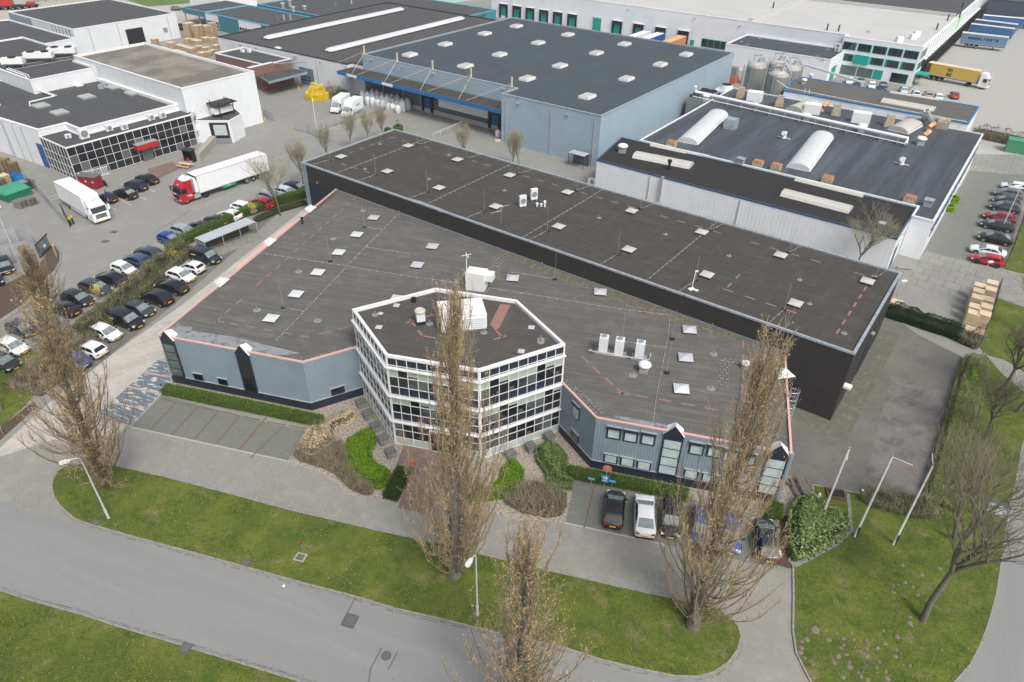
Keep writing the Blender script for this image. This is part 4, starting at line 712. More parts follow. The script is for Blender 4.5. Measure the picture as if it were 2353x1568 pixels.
s0, z0 = onwall(Wf, *q(10, 395, 640)); s1, z1 = onwall(Wf, *q(10, 530, 820)); d = MB().wall(*Wf, s0, s1, .05, 4.0, .0, .08).build('roller_door', surf('ribbed_blue_door', (0.13, 0.21, 0.29), 0.5, wave=(.5, .6, 'Y')), W2)
for r_ in (1.0, 1.7):
    for k in range(5): sub(MB().wall(*Wf, s0 + .3 + k * .68, s0 + .75 + k * .68, r_, r_ + .35, .08, .09), 'pane', m_glass, W2, d)
for s_ in (s0 - 1.3, s1 + 1.6, LW - 1.0, 6, 12): downpipe(W2, *Wf, s_, 6.4)
for s_ in (s0 - .5, s1 + 3, 9, 15): lamp_box(W2, *Wf, s_, 6.2)
round_dome(W2, PT(10, 200, 448, ZW - .25), 1.3, YAW, m_sky)
for t, x, y in ((10, 98, 260), (10, 1270, 455)): vent(W2, PT(t, x, y, ZW - .25), .5, .25)

# ---- brick annex with portal frame ----
zk = 5.9; bk = D([(492.7, 121.9), (607, 149), (640, 126.5), (561.5, 108.4)], zk); bk = [bk[0], bk[1], UV(bk[1].dot(U), 109.7), UV(bk[0].dot(U), 109.7)]
BK = building('brick_annex', 'red brown brick annex with portal frame and low entrance canopy', bk, zk, m_brick, m_bit_d, m_trimw)
for t, x, y in ((10, -122, 480), (10, -62, 482)): p = PT(t, x, y, zk - .2); MB().box(p.x, p.y, p.z, .9, .7, .6, YAW).build('roof_box', m_white, BK)
pa, pb = P(608, 148, zk), UV(-142.6, 98.8); u0 = bk[1].dot(U)
MB().wall(UV(u0 + .1, 99), UV(u0 + .1, 104), -1.2, 5.4, 3.9, 5.9, -.8, 0).build('portal_beam', m_brick, BK)
MB().wall(UV(u0 + .1, 99), UV(u0 + .1, 104), -1.25, 5.45, 5.9, 6.0, -.85, .05).build('portal_coping', m_trimw, BK)
for s_ in (-1.2, 1.6): MB().wall(UV(u0 + .1, 99), UV(u0 + .1, 104), s_, s_ + .9, 0, 3.9, -.8, 0).build('portal_post', m_brick, BK)
k = MB().prism([UV(-147, 100.4), UV(-140.8, 98.6), UV(-140.8, 107.5), UV(-141, 109.7), UV(-147, 109.7)], 3.3, 3.6, bottom=True).build('canopy', m_bit_d, BK)
sub(MB().ring([UV(-147, 100.4), UV(-140.8, 98.6), UV(-140.8, 109.6), UV(-147, 109.6)], .1, 3.2, 3.72, out=.05), 'canopy_fascia', m_steel, BK, k)
MB().tube([UV(-150.5, 101.5, 5.2), UV(-140.5, 109.5, 6)], .12, 6).build('tie_beam', m_steel, BK)

# ---- white complex, upper left ----
W1 = thing('white_factory', 'white walled factory complex with gravel roof hall and black glass office front', 'building', UV(-148, 66))
volume(W1, rect(-168, -128, 70.5, 86.6), 10.3, m_white, m_rgrav, m_trimw, t=.35, par_h=.45)
volume(W1, [UV(-175, 43), UV(-135.5, 47.2), UV(-135.5, 51.8), UV(-130.5, 51.8), UV(-130.5, 70.45), UV(-175, 70.45)], 7.0, m_white, m_bit_d, m_trimw, t=.4, par_h=.55)
volume(W1, [UV(-200, 57.5), UV(-159.5, 57.5), UV(-159.5, 70.4), UV(-168.05, 70.4), UV(-168.05, 74), UV(-200, 74)], 9.2, m_white, m_bit_d, m_trimw, t=.3, par_h=.3)
volume(W1, [UV(-200, 47), UV(-157, 47), UV(-157, 50.2), UV(-200, 50.2)], 8.6, m_white, m_bit_d, m_trimw, t=.3, par_h=.3)
ga, gb, gc, gd_ = UV(-135.6, 47.1), UV(-126.4, 47.1), UV(-126.4, 70.2), UV(-128.6, 72.6)
volume(W1, [ga, gb, gc, gd_, UV(-130.45, 72.6), UV(-130.45, 51.75), UV(-135.6, 51.75)], 5.9, m_glass, m_bit_d, m_trimw, par_h=.12, t=.12, trim=.2, wname='glass_wall')
def grid(par, a, b, nc, rows, tm=.027):
    L_ = (b - a).length; g = MB()
    for i in range(nc + 1): s_ = L_ * i / nc; s_ = min(max(s_, .06), L_ - .06); g.wall(a, b, s_ - tm, s_ + tm, 0, 5.75, .0, .045)
    for z in rows: g.wall(a, b, 0, L_, z - tm, z + tm, .002, .04)
    g.build('white_grid', m_trimw, par)
    for i in range(nc):
        for z0, z1 in zip(rows, rows[1:]):
            if random.random() < .55: MB().wall(a, b, L_ * i / nc + .08, L_ * (i + 1) / nc - .08, z0 + .06, z1 - .06, .01, .02).build('pane', random.choice([m_glass, m_glass, m_glassg]), par)
grid(W1, ga, gb, 8, (.1, .9, 2.4, 3.9)); grid(W1, gb, gc, 16, (.1, 1.4, 2.9, 4.3))
MB().wall(gc, gd_, .1, 3.2, .1, 5.7, .0, .06).build('white_corner', m_white, W1)
for z0 in (1.2, 3.8): window(W1, (gc, gd_), .9, 2.4, z0, z0 + 1.3, m_glass)
s_, z_ = onwall((gb, gc), *q(0, 1360, 1430)); o = MB().wall(gb, gc, s_ - 2.1, s_ + 1.9, 2.5, 3.4, .0, 1.3).build('red_porch', S('porch_red', (0.42, 0.02, 0.025), 0.5), W1); sub(MB().wall(gb, gc, s_ - 2.1, s_ + 1.9, 3.4, 3.5, .0, 1.3), 'porch_roof', m_zinc, W1, o)
MB().wall(gb, gc, s_ - 1, s_ + 1, .05, 2.5, .09, .14).build('entrance_door', m_glassg, W1)
wl = (UV(-175, 43.0), UV(-135.5, 47.2))
for t, x, y in ((0, 95, 1300), (0, 190, 1350), (0, 280, 1400), (0, 20, 1150)): s_, z_ = onwall(wl, *q(t, x, y)); downpipe(W1, *wl, s_, 6.6)
LL = (wl[1] - wl[0]).length; MB().wall(*wl, LL - 2.2, LL - .4, .05, 4.3, .0, .06).build('blue_door', m_blued, W1)
for t, x, y in ((0, 380, 975), (0, 550, 1037), (0, 798, 893), (0, 1058, 803), (0, 1225, 857)):
    p = PT(t, x, y + 8, 6.45); o = MB().box(p.x, p.y, 6.4, 2.6, 2.6, .35, YAW).build('skylight', m_zincd, W1); k = MB()
    for i in range(4): k.box(*(p + U * (-.95 + i * .63)).xy, 6.75, .55, 2.4, .16, YAW, taper=.9)
    sub(k, 'glazing', S('grey_glazing', (0.40, 0.42, 0.40), 0.35), W1, o)
for t, x, y, z in ((0, 1085, 515, 9.9), (0, 1450, 612, 9.9), (0, 1790, 700, 9.9), (0, 988, 480, 9.9), (0, 1218, 553, 9.9)): vent(W1, PT(t, x, y, z), .5, .3)
round_dome(W1, PT(0, 725, 790, 6.45), 1.3, YAW, m_sky)
p = PT(0, 390, 820, 6.45); MB().cyl(p.x, p.y, 6.4, 7.5, .15, 8).build('vent_pipe', m_black, W1); p = PT(0, 455, 800, 6.45); MB().cyl(p.x, p.y, 6.4, 7.3, .12, 8).build('vent_pipe', m_zinc, W1)
p = PT(0, 935, 815, 6.45); MB().box(p.x, p.y, 6.4, 1, .7, .8, .3).tube([(p.x, p.y, 7.2), (p.x + .6, p.y, 7.4), (p.x + .9, p.y, 6.6)], .2, 8).build('vent_box', m_trimg, W1)
b = MB().tube([PT(0, 890, 600, 10.3), PT(0, 950, 720, 6.6)], .05, 4).tube([PT(0, 835, 605, 10.3), PT(0, 900, 725, 6.6)], .05, 4)
for k in range(9): b.tube([PT(0, 835 + k * 8, 605 + k * 15, 10.3 - k * .45), PT(0, 890 + k * 8, 600 + k * 15, 10.3 - k * .45)], .03, 4)
b.build('roof_ladder', m_zinc, W1)
MB().tube([PT(0, 60, 635, 9.5), PT(0, 240, 700, 9.5), PT(0, 290, 805, 7.2), PT(0, 500, 885, 6.7), PT(0, 270, 940, 6.7), PT(0, 275, 975, 6.6)], .14, 6).tube([PT(0, 80, 625, 9.5), PT(0, 260, 690, 9.5), PT(0, 310, 800, 7.2), PT(0, 520, 880, 6.9)], .08, 5).build('white_pipe', m_trimw, W1)
MB().tube([PT(0, 130, 640, 9.1), PT(0, 690, 540, 9.1)], .08, 5).tube([PT(0, 100, 610, 9.1), PT(0, 690, 515, 9.1)], .06, 5).build('pipe_rack', m_zincd, W1)
for i, (x, y, l, n, lab) in enumerate(((140, 590, 4.2, 1, 'single fan white roof cooler at the far left of the white factory'), (375, 535, 5.6, 2, 'middle white roof cooler with two fans behind the white factory'), (590, 490, 5.6, 2, 'right white roof cooler with two fans behind the white factory'))):
    p = PT(0, x, y + 30, 9.0); o = thing('roof_cooler', lab, 'cooler', p, YAW + R(46)); MB().box(0, 0, .8, l, 1.6, 1.1).build('casing', m_trimw, o, local=True)
    for k in range(n): MB().lathe((k - (n - 1) / 2) * l / 2, 0, [(.75, 1.9), (.75, 2.1), (.65, 2.12)], 14).build('fan', m_black, o, local=True)
    b = MB()
    for a in (-.45, .45):
        for c in (-.6, .6): b.box(a * l, c, 0, .1, .1, .8)
    b.build('leg', m_zincd, o, local=True)
for x, y, lab in ((785, 1250, 'largest white condenser at the front corner of the black glass annex roof'), (1010, 1180, 'white condenser second from the left on the black glass annex roof'), (1150, 1168, 'white louvred condenser in the middle of the black glass annex roof'), (1395, 1080, 'white condenser with round fan right of the seam on the annex roof'), (1500, 1060, 'rightmost small white condenser on the black glass annex roof')):
    ac_unit('air_conditioner', lab, PT(0, x, y + 30, 5.8), YAW + R(90), 1.5 if x < 800 else 1.1, .6, 1.6 if x < 800 else 1.0)
for x, lab in ((1220, 'left of two tall grey air units against the white hall wall'), (1310, 'right of two tall grey air units against the white hall wall')): ac_unit('air_unit', lab, PT(0, x, 815 + (x - 1220) * .3, 6.45), YAW, 1.7, 1.7, 2.0, m_zincd, legs=.6, fans=0)
p = PT(0, 635, 1275, 5.8); ac_unit('vent_box', 'small white roof vent box near the left edge of the glass annex', p, .4, .9, .6, .6)
# loading porch of the white factory
lp0 = thing('loading_porch', 'white loading porch with open dock and black canopy against the white hall', 'loading dock', UV(-124, 79))
volume(lp0, [UV(-127.9, 70.7), UV(-125.6, 72.4), UV(-122.2, 75.3), UV(-123.9, 79.2), UV(-127.9, 80.6)], 4.3, m_white, m_bit_d, m_trimw, par_h=.1, t=.15)
lf2 = (UV(-125.6, 72.4), UV(-122.2, 75.3))
MB().wall(*lf2, .5, 4.0, .9, 3.9, .01, .06).build('dock_opening', m_black, lp0); MB().wall(*lf2, 1.2, 3.6, 1.5, 3.5, .06, .1).build('dock_interior', m_palep, lp0); MB().wall(*lf2, .4, 4.1, .1, .9, .02, .4).build('dock_leveller', m_zincd, lp0)  # opening is a closed slab; the dark inside is put into its black colour
b = MB()
for u_, v_ in ((-127.4, 75.2), (-124.6, 75.2), (-127.4, 78.4), (-124.9, 78.4)): b.box(*UV(u_, v_).xy, 4.2, .12, .12, 3.0, YAW)
b.obox(UV(-127.8, 74.6, 6.6), U * 3.3, V * 4.6, (0, 0, .15)).build('black_canopy', m_black, lp0); MB().obox(UV(-126.9, 74.6, 4.9), U * 1.5, V * 4.2, (0, 0, 1.0)).build('cooler_unit', m_trimw, lp0)
MB().prism(D([(505, 323), (462, 372), (452, 372), (494, 318)]), 0, 1.4).build('ramp_wall', S('ramp_concrete', (0.36, 0.34, 0.29), 0.9), lp0)
p = PT(0, 1755, 1490); o = thing('smoking_shelter', 'small black roofed shelter with a red bin beside the glass front', 'shelter', p, YAW + R(15)); MB().box(0, .4, 0, 2.0, .1, 2.3).box(-1, 0, 0, .08, .9, 2.3).box(1, 0, 0, .08, .9, 2.3).build('shelter_wall', m_black, o, local=True); MB().box(0, 0, 2.3, 2.3, 1.6, .1).build('shelter_roof', m_curb, o, local=True); MB().box(0, -.1, 0, 2.2, 1.6, .12).build('floor', m_zinc, o, local=True); MB().cyl(-.4, -.2, .12, .8, .2, 10).build('red_bin', S('bin_red', (0.4, 0.02, 0.02)), o, local=True)

# ---- other buildings on the left and far side ----
T1 = building('grey_shed', 'pale grey shed with dark flat roof and one open dark doorway', rect(-250, -212.3, 91, 121), 6.8, m_cream, m_bit_d, m_trimw)
f = (UV(-212.3, 91), UV(-212.3, 121)); s0, z_ = onwall(f, *q(0, 1150, 280)); s1, z_ = onwall(f, *q(0, 1320, 300))
MB().wall(*f, s0, s1, .05, 4.6, .0, .06).build('open_doorway', m_black, T1); s0, z_ = onwall(f, *q(0, 1520, 277)); MB().wall(*f, s0 - .6, s0 + .6, z_ - .6, z_ + .6, .0, .1).build('vent_grille', m_zincd, T1)
for s_ in (4, 12, 27): downpipe(T1, *f, s_, 6.4)
f = (UV(-250, 91), UV(-212.3, 91)); MB().wall(*f, 0, 14, .1, 6.5, .0, .04).build('grey_wall_part', m_steel, T1)
for k in range(6): MB().wall(*f, 26 + k * 1.9, 26.2 + k * 1.9, 4.2, 6.4, .0, .06).build('wall_slot', m_curb, T1)
W0 = building('flat_roof_hall', 'white walled hall with worn grey felt roof at the left edge', D([(-40, 128), (172, 87.5), (20, 45), (-60, 50)], 7), 7, m_white, m_bit_d, m_trimw)
for x in (350, 540): p = PT(0, x, 430, 6); MB().cyl(*(UV(p.dot(U), p.dot(V))).xy, .1, 6.5, .07, 6).build('downpipe', m_zinc, W0)
zt = 4.7; Z7 = lambda x, y: (367.7 + x * .1042, y * .1042)
tbp = [P(*Z7(*a), zt) for a in ((480, 165), (2353, 525), (2900, 330), (1400, 5))]; tv = tbp[0].dot(V)
tu0, tu1, tv1 = tbp[0].dot(U), tbp[1].dot(U) + 6, tbp[3].dot(V)
TB = thing('teal_workshop', 'teal and white workshop with grid windows and an open carport corner', 'building', UV((tu0 + tu1) / 2, tv + 6))
TB1 = [UV(tu0 + 12.2, tv), UV(tu1, tv), UV(tu1, tv1), UV(tu0 + 12.2, tv1)]
volume(TB, TB1, zt, m_teal, m_bit_d, S('teal_trim', (0.12, 0.40, 0.50), 0.5), trim=.3)
MB().prism([UV(tu0, tv), UV(tu0 + 12.15, tv), UV(tu0 + 12.15, tv1), UV(tu0, tv1)], zt - 1.6, zt, bottom=True).build('carport_roof', [m_teal], TB); MB().sheet([UV(tu0 + .3, tv + .3), UV(tu0 + 12.15, tv + .3), UV(tu0 + 12.15, tv1 - .3), UV(tu0 + .3, tv1 - .3)], zt + .01).build('carport_felt', m_bit_d, TB)
MB().ring([UV(tu0, tv), UV(tu0 + 12.1, tv), UV(tu0 + 12.1, tv1), UV(tu0, tv1)], .25, zt - .1, zt + .05).build('parapet', MATS['teal_trim'], TB)
for u_ in (tu0 + .4, tu0 + 8): MB().box(*UV(u_, tv + .4).xy, 0, .25, .25, zt - 1.5, YAW).build('carport_post', m_steel, TB)
f = (TB1[0], TB1[1]); a0 = tu0 + 12.2
for u_a, u_b in (((940, 250), (1290, 325)), ((1800, 410), (2290, 515))):
    A = P(*Z7(*u_a), zt).dot(U) - a0; B = P(*Z7(*u_b), zt).dot(U) - a0; A = max(A, .2)
    MB().wall(*f, A, B, 2.6, zt - .2, .0, .05).build('white_panel', m_white, TB); g = MB().wall(*f, A, B, .5, 2.6, .0, .04).build('window', m_glass, TB); k = MB()
    for i in range(9): k.wall(*f, A + (B - A) * i / 8 - .05, A + (B - A) * i / 8 + .05, .5, 2.6, .04, .08)
    for z in (.5, 1.6, 2.58): k.wall(*f, A, B, z - .04, z + .04, .041, .078)
    sub(k, 'window_bars', m_trimw, TB, g)
tb2 = [P(x, y, 6) for x, y in (q(10, 250, 105), q(10, 720, 10))]
TC = building('teal_hall', 'far teal edged hall with roof cowls and ducts', [UV(-190, tv1 + 1), UV(-150, tv1 + 1), UV(-150, 195), UV(-215, 195), UV(-215, tv1 + 1)], 5.2, m_teal, m_bit_d, MATS['teal_trim'])
for t, x, y, h in ((10, 250, 75, 1.6), (10, 315, 60, 2.2), (10, 345, 110, 1.6), (10, 450, 90, 1.2)): p = PT(t, x, y, 5); MB().lathe(p.x, p.y, [(.5, 5), (.5, 5 + h * .7), (.75, 5 + h * .72), (.7, 5 + h), (.1, 5 + h + .1)], 12).build('roof_cowl', m_zinc, TC)
TD = building('linked_roof', 'low dark roofed block between the teal workshop and the strip light hall', [UV(-182.5, tv + 8), UV(-178, tv + 2), UV(-146, 172.5), UV(-150, 190), UV(-182.5, 190)], 4.4, m_teal, m_bit_d, m_curb)
for t, x, y, h, m_ in ((10, 205, 205, 1.8, m_brick), (10, 260, 190, 1.6, m_zinc), (10, 320, 190, 1.6, m_zinc), (10, 735, 80, 1.6, m_bgdoor), (10, 880, 60, 1.8, m_zinc)): p = PT(t, x, y, 4.3); MB().cyl(p.x, p.y, 4.2, 4.3 + h, .3, 8).build('flue', m_, TD)
WH = building('white_garage', 'small white garage block beside the far grass at the top', [UV(-252, 150), UV(-234, 150), UV(-234, 165), UV(-252, 165)], 5, m_white, m_bit_d, m_trimw)
PB = building('pale_mint_hall', 'pale mint and cream hall across the far yard with a small blue door', [UV(-220, 208), UV(-189, 207), UV(-184.5, 300), UV(-220, 300)], 12, S('mint_wall', (0.42, 0.56, 0.56), .6), m_bit_d, m_trimw)
f = (UV(-220, 208), UV(-189, 207)); MB().wall(*f, 0, 30.9, .05, 11.7, .0, .08).build('cream_wall', S('cream_wall', (0.6, 0.6, 0.57), .7), PB); MB().wall(*f, 25.5, 27, .1, 2.6, .08, .14).build('blue_door', m_blued, PB); MB().wall(*f, 15, 20, .1, 4, .08, .2).build('white_door', m_trimw, PB); MB().wall(*f, 0, 9, 1, 7, .08, .2).build('cream_door', S('yellow_cream', (0.62, 0.52, 0.28), .7), PB)

# ---- big white distribution centre ----
ZD = 9.4
DC = thing('distribution_centre', 'huge white distribution centre with pale roof and rows of green dock doors', 'building', UV(-90, 300))
volume(DC, [UV(-162, 208), UV(-45, 208), UV(-45, 205.6), UV(-26.2, 205.6), UV(-26.2, 420), UV(-162, 420)], ZD, m_whitec, m_rwhite, m_trimw, par_h=.3, t=.5)
MB().sheet([UV(-140, 257), UV(-27, 257), UV(-27, 419), UV(-140, 419)], ZD - .28).build('grey_roof_area', m_bit_d, DC)
MB().obox(UV(-161, 255.8, ZD - .3), U * 134, V * 1.0, (0, 0, .9)).obox(UV(-71.8, 209, ZD - .3), U * 1.1, V * 46, (0, 0, .9)).build('roof_parapet', m_rwhite, DC)
f = (UV(-162, 208), UV(-45, 208)); g = (UV(-45, 205.6), UV(-26.2, 205.6)); h_ = (UV(-26.2, 205.6), UV(-26.2, 420))
for t, x, y in ((10, 2278, 110), (20, 47, 120), (20, 168, 140), (20, 294, 160), (20, 421, 178), (20, 554, 198), (20, 965, 262), (20, 1160, 290), (20, 1363, 320), (20, 1570, 355)): s_, z_ = onwall(f, *q(t, x, y)); dock(DC, *f, s_, 3.4, 3.9, m_green)
s_, z_ = onwall(f, *q(20, 780, 235)); o = MB().wall(*f, s_ - 1.9, s_ + 1.9, .05, 4.9, .0, .12).build('door_surround', m_cream, DC); sub(MB().wall(*f, s_ - 1.5, s_ + 1.5, .1, 4.5, .12, .16), 'door', m_green, DC, o)
s_, z_ = onwall(f, *q(20, 1655, 390)); MB().wall(*f, s_ - .6, s_ + .6, .05, 2.4, .0, .1).build('door', m_green, DC)
s0, z1 = onwall(f, *q(20, 1745, 370)); s1, z0 = onwall(f, *q(20, 1965, 460)); o = MB().wall(*f, s0, s1, 1.0, 3.3, .0, .08).build('window', m_green, DC)
for k in range(4): sub(MB().wall(*f, s0 + .15 + k * (s1 - s0) / 4, s0 - .05 + (k + 1) * (s1 - s0) / 4, 1.15, 3.15, .081, .1), 'pane', m_glass, DC, o)
for x, y in ((20, 1072, 85), (20, 1685, 168), (20, 490, 5), (20, 2098, 240)) and ((1072, 85), (1685, 168), (2098, 240)): s_, z_ = onwall(f, *q(20, x, y)); lamp_box(DC, *f, s_, min(z_, 8.8))
Lg = (g[1] - g[0]).length
for r_, (z0, z1) in enumerate(((6.3, 8.2), (3.6, 5.4))):
    for k in range(5):
        s0 = .3 + k * (Lg - .4) / 5; s1 = s0 + (Lg - .4) / 5 - .35; o = MB().wall(*g, s0, s1, z0, z1, .0, .08).build('window', m_green, DC)
        for a_, b_ in ((.12, .3), (.3, 1.0)) if r_ else ((.0, .7), (.7, 1.0)): sub(MB().wall(*g, s0 + .1 + a_ * (s1 - s0 - .2), s0 + .02 + b_ * (s1 - s0 - .2), z0 + .12, z1 - .12, .081, .1), 'pane', m_glass, DC, o)
        if r_ and k == 1: sub(MB().wall(*g, s0 - .1, s1 + .1, z0 - .3, z1 + .1, .12, .5), 'sun_blind', m_green, DC, o)
for s0, s1, mm in ((1.2, 5.2, m_glassg), (5.4, 9.2, m_glassg), (9.4, 11.6, m_green), (13.6, 17.6, m_glass)):
    o = MB().wall(*g, s0, s1, .3, 2.6, .0, .06).build('window', m_green, DC); sub(MB().wall(*g, s0 + .12, s1 - .12, .4, 2.5, .061, .08), 'pane', mm, DC, o)
for z0, z1 in ((6.3, 8.2), (3.6, 5.4), (.3, 2.6)):
    for k in range(2): o = MB().wall(*h_, .6 + k * 3.4, 3.7 + k * 3.4, z0, z1, .0, .08).build('window', m_green, DC); sub(MB().wall(*h_, .75 + k * 3.4, 3.55 + k * 3.4, z0 + .12, z1 - .12, .081, .1), 'pane', m_glass, DC, o)
MB().wall(*h_, 1.0, 4.6, 2.7, 2.9, .0, 3.0).build('porch_roof', m_green, DC)
for k in range(22): dock(DC, *h_, 9.5 + k * 4.3, 3.3, 4.4, m_black)
for k in range(26): MB().wall(*h_, 8 + k * 4.1, 8.15 + k * 4.1, 4.6, 9.1, .0, .06).build('wall_rib', m_trimg, DC)
s_ = 265 - 205.6; o = MB().wall(*h_, 50, 50.1, 5.5, 6.5, 0, .02)
k = MB(); zc = 7.0
def hs_(s, z): a, b = h_; t = (b - a).normalized(); n = Vector((t.y, -t.x, 0)); return a + t * s + n * .08 + Vector((0, 0, z))
s_, z_ = onwall(h_, *q(30, 1745, 215)); k.add([hs_(s_ + a, z_ + b) for a, b in ((-2.6, -2.0), (-1.2, -.6), (-.8, 1.6), (1.8, 2.6), (1.2, -.2), (-.4, -2.4))], [(0, 5, 4, 3, 2, 1)]); k.build('green_wall_emblem', S('lime_green', (0.16, 0.72, 0.08), .5), DC)
for t, x, y in ((30, 1755, 165), (30, 1780, 75), (30, 1547, 275), (30, 1648, 190), (30, 45, 75), (30, 645, 290), (30, 540, 280)): p = PT(t, x, y, ZD - .3); MB().cyl(p.x, p.y, ZD - .3, ZD + 1.3, .2, 6).build('roof_pipe', m_curb, DC)
vent(DC, PT(30, 920, 295, ZD - .3), .6, .7); 
for x, y in ((1200, 375), (1330, 350), (1360, 325)): p = PT(30, x, y + 10, ZD - .3); MB().box(p.x, p.y, ZD - .3, 1.6, 1.0, 1.2, .2).build('roof_unit', m_trimw, DC)
DA = building('dock_annex', 'low white annex with dark blue grey roof in front of the distribution centre', [UV(-71.2, 193), UV(-43.8, 193), UV(-43.8, 207.9), UV(-71.2, 207.9)], 6.0, m_whitec, m_bit_blue, m_trimw)
for t, x, y in ((20, 2108, 385), (20, 2275, 357), (20, 2163, 412), (20, 2065, 415), (30, 455, 518), (30, 550, 457), (30, 505, 548)): vent(DA, PT(t, x, y, 5.75), .3, .45)
ac_unit('air_conditioner', 'white double fan condenser at the corner of the dark blue annex roof', PT(30, 632, 480, 5.75), YAW, 1.2, .5, 1.9, fans=2)
f = (UV(-43.8, 193), UV(-43.8, 207.9)); MB().wall(*f, 3, 7, .1, 3.6, .0, .08).build('green_gate', m_green, DA)
DS = building('dark_shed', 'far dark grey shed behind the row of trailers', [UV(-24, 309), UV(80, 309), UV(80, 400), UV(-24, 400)], 8.0, S('slate_wall', (0.07, 0.09, 0.12), .6), m_bit_w, m_curb)

# ---- industrial roofs on the right ----
RA = building('white_plant', 'white corrugated plant with blue roof edge in front of the bigger ribbed roof', [UV(-54.4, 98), UV(-8.1, 98), UV(-8.1, 110.2), UV(-56.6, 110.2)], 5.8, m_whitec, m_bit_k, m_trimd, par_h=.12, t=.14, trim=.22)
f = (UV(-54.4, 98), UV(-8.1, 98)); fe = (UV(-8.1, 98), UV(-8.1, 110.2))
MB().wall(*fe, .1, 12, .1, 5.5, .0, .03).build('side_wall', m_white, RA); MB().wall(*fe, 2, 4.2, .1, 3.4, .03, .08).build('blue_frame_door', m_trimd, RA)
def barrel(par, a, c, wd, rise, mat, z, name='rooflight'):
    t = (c - a); L_ = t.length; t.normalize(); n = Vector((-t.y, t.x, 0)); N = 8; v = []; M_ = max(4, int(L_ / 1.2))
    for k in range(M_ + 1):
        for i in range(N + 1): th = math.pi * i / N; v.append(tuple(a + t * (L_ * k / M_) + n * math.cos(th) * wd / 2 + Vector((0, 0, z - a.z + .12 + rise * math.sin(th) * (1 if k % 2 else .97)))))
    F = [(k * (N + 1) + i, k * (N + 1) + i + 1, (k + 1) * (N + 1) + i + 1, (k + 1) * (N + 1) + i) for k in range(M_) for i in range(N)] + [tuple(range(N + 1)), tuple(M_ * (N + 1) + i for i in range(N + 1))[::-1]]
    o = MB().obox(Vector((a.x, a.y, z - .05)) - n * (wd / 2 + .08), t * L_, n * (wd + .16), (0, 0, .2)).build(name, m_trimw, par); sub(MB().add(v, F), 'barrel_dome', mat, par, o)
z = 5.7
barrel(RA, PT(20, 1130, 1430, z), PT(20, 1660, 1535, z) - U * .2, 2.6, .55, m_skyc, z); barrel(RA, PT(31, 135, 210, z), PT(31, 760, 370, z), 2.4, .55, m_skyc, z)
barrel(RA, PT(20, 1275, 1335, z), PT(20, 1810, 1450, z), .8, .3, m_skyc, z); barrel(RA, PT(31, 250, 85, z), PT(31, 875, 238, z), .8, .3, m_skyc, z)
for t, x, y, s in ((20, 1013, 1400, 1.5),): mushroom(RA, PT(t, x, y, z), s)
p = PT(20, 1440, 1560, z); MB().lathe(p.x, p.y, [(.2, z), (.2, z + 1.2), (.35, z + 1.25), (.35, z + 1.6), (.1, z + 1.65)], 10).build('black_cowl', m_black, RA)
s_, z_ = onwall(f, *q(21, 1390, 60)); MB().wall(*f, s_ - .18, s_ + .18, 1.9, 5.9, .0, .4).build('zinc_duct', m_zinc, RA); p = PT(31, 1047, 493, z); pyramid_light(RA, p, .9, YAW, m_sky)
for t, x, y in ((21, 1270, 60), (21, 2095, 300)): s_, z_ = onwall(f, *q(t, x, y)); downpipe(RA, *f, s_, 5.4)
for t, x, y in ((21, 1950, 430), (31, -60, 590)): s_, z_ = onwall(f, *q(t, x, y)); MB().wall(*f, s_ - 3, s_ + 3, .9, 1.3, .05, .14).build('guard_rail', m_curb, RA)
RB = building('ribbed_roof_plant', 'wide plant with streaked dark roof barrel rooflights and a long white pipe', [UV(-53, 110.3), UV(-8.0, 110.3), UV(-8.0, 106.3), UV(-5.2, 106.3), UV(-5.2, 152.8), UV(-53, 152.8)], 6.1, m_whitec, m_bit_s, m_trimw, par_h=.12, t=.2, trim=.2)
fr = (UV(-5.2, 106.3), UV(-5.2, 152.8)); z = 6.0
for k in range(9): o = MB().wall(*fr, 2 + k * 5, 5.6 + k * 5, 2.8, 4.0, .0, .08).build('window', m_trimd, RB); sub(MB().wall(*fr, 2.2 + k * 5, 5.4 + k * 5, 2.95, 3.85, .081, .1), 'pane', m_glassg, RB, o)
MB().wall(*fr, .3, 46, 4.5, 4.75, .0, .1).build('blue_band', m_trimd, RB)
for (t, x0, y0), (t1, x1, y1) in (((20, 1610, 1318), (20, 1900, 1050)), ((30, 275, 1560), (30, 505, 1255))): barrel(RB, PT(t, x0, y0, z), PT(t1, x1, y1, z), 3.6, .9, m_sky, z)
for (t, x0, y0), (t1, x1, y1) in (((30, 240, 1025), (30, 405, 960)), ((30, 1190, 1215), (30, 1330, 1140))): barrel(RB, PT(t, x0, y0, z), PT(t1, x1, y1, z), 3.6, .9, m_skyc, z)
b = MB(); a_, c_ = PT(20, 1690, 845, 7.2), PT(30, 1290, 1275, 7.2); b.tube([a_ + V * -.5 + Vector((0, 0, 1.2)), a_, c_, c_ + V * -1.2 + Vector((0, 0, -.6))], .30, 8); b.tube([a_ + V * -1.3 + Vector((0, 0, -.6)), c_ + V * -1.3 + Vector((0, 0, -.6))], .09, 6); b.build('long_white_pipe', m_trimw, RB)
for k in range(14): p = a_.lerp(c_, (k + .5) / 14); MB().box(p.x, p.y, 6, .12, 1.6, .9, YAW).build('pipe_support', m_zincd, RB)
for t, x, y, s in ((20, 1780, 925, 1.4), (20, 2225, 1010, 1.4), (30, 347, 1110, 1.4), (30, 855, 1210, 1.5), (30, 1395, 1330, 1.5)): mushroom(RB, PT(t, x, y, z), s)
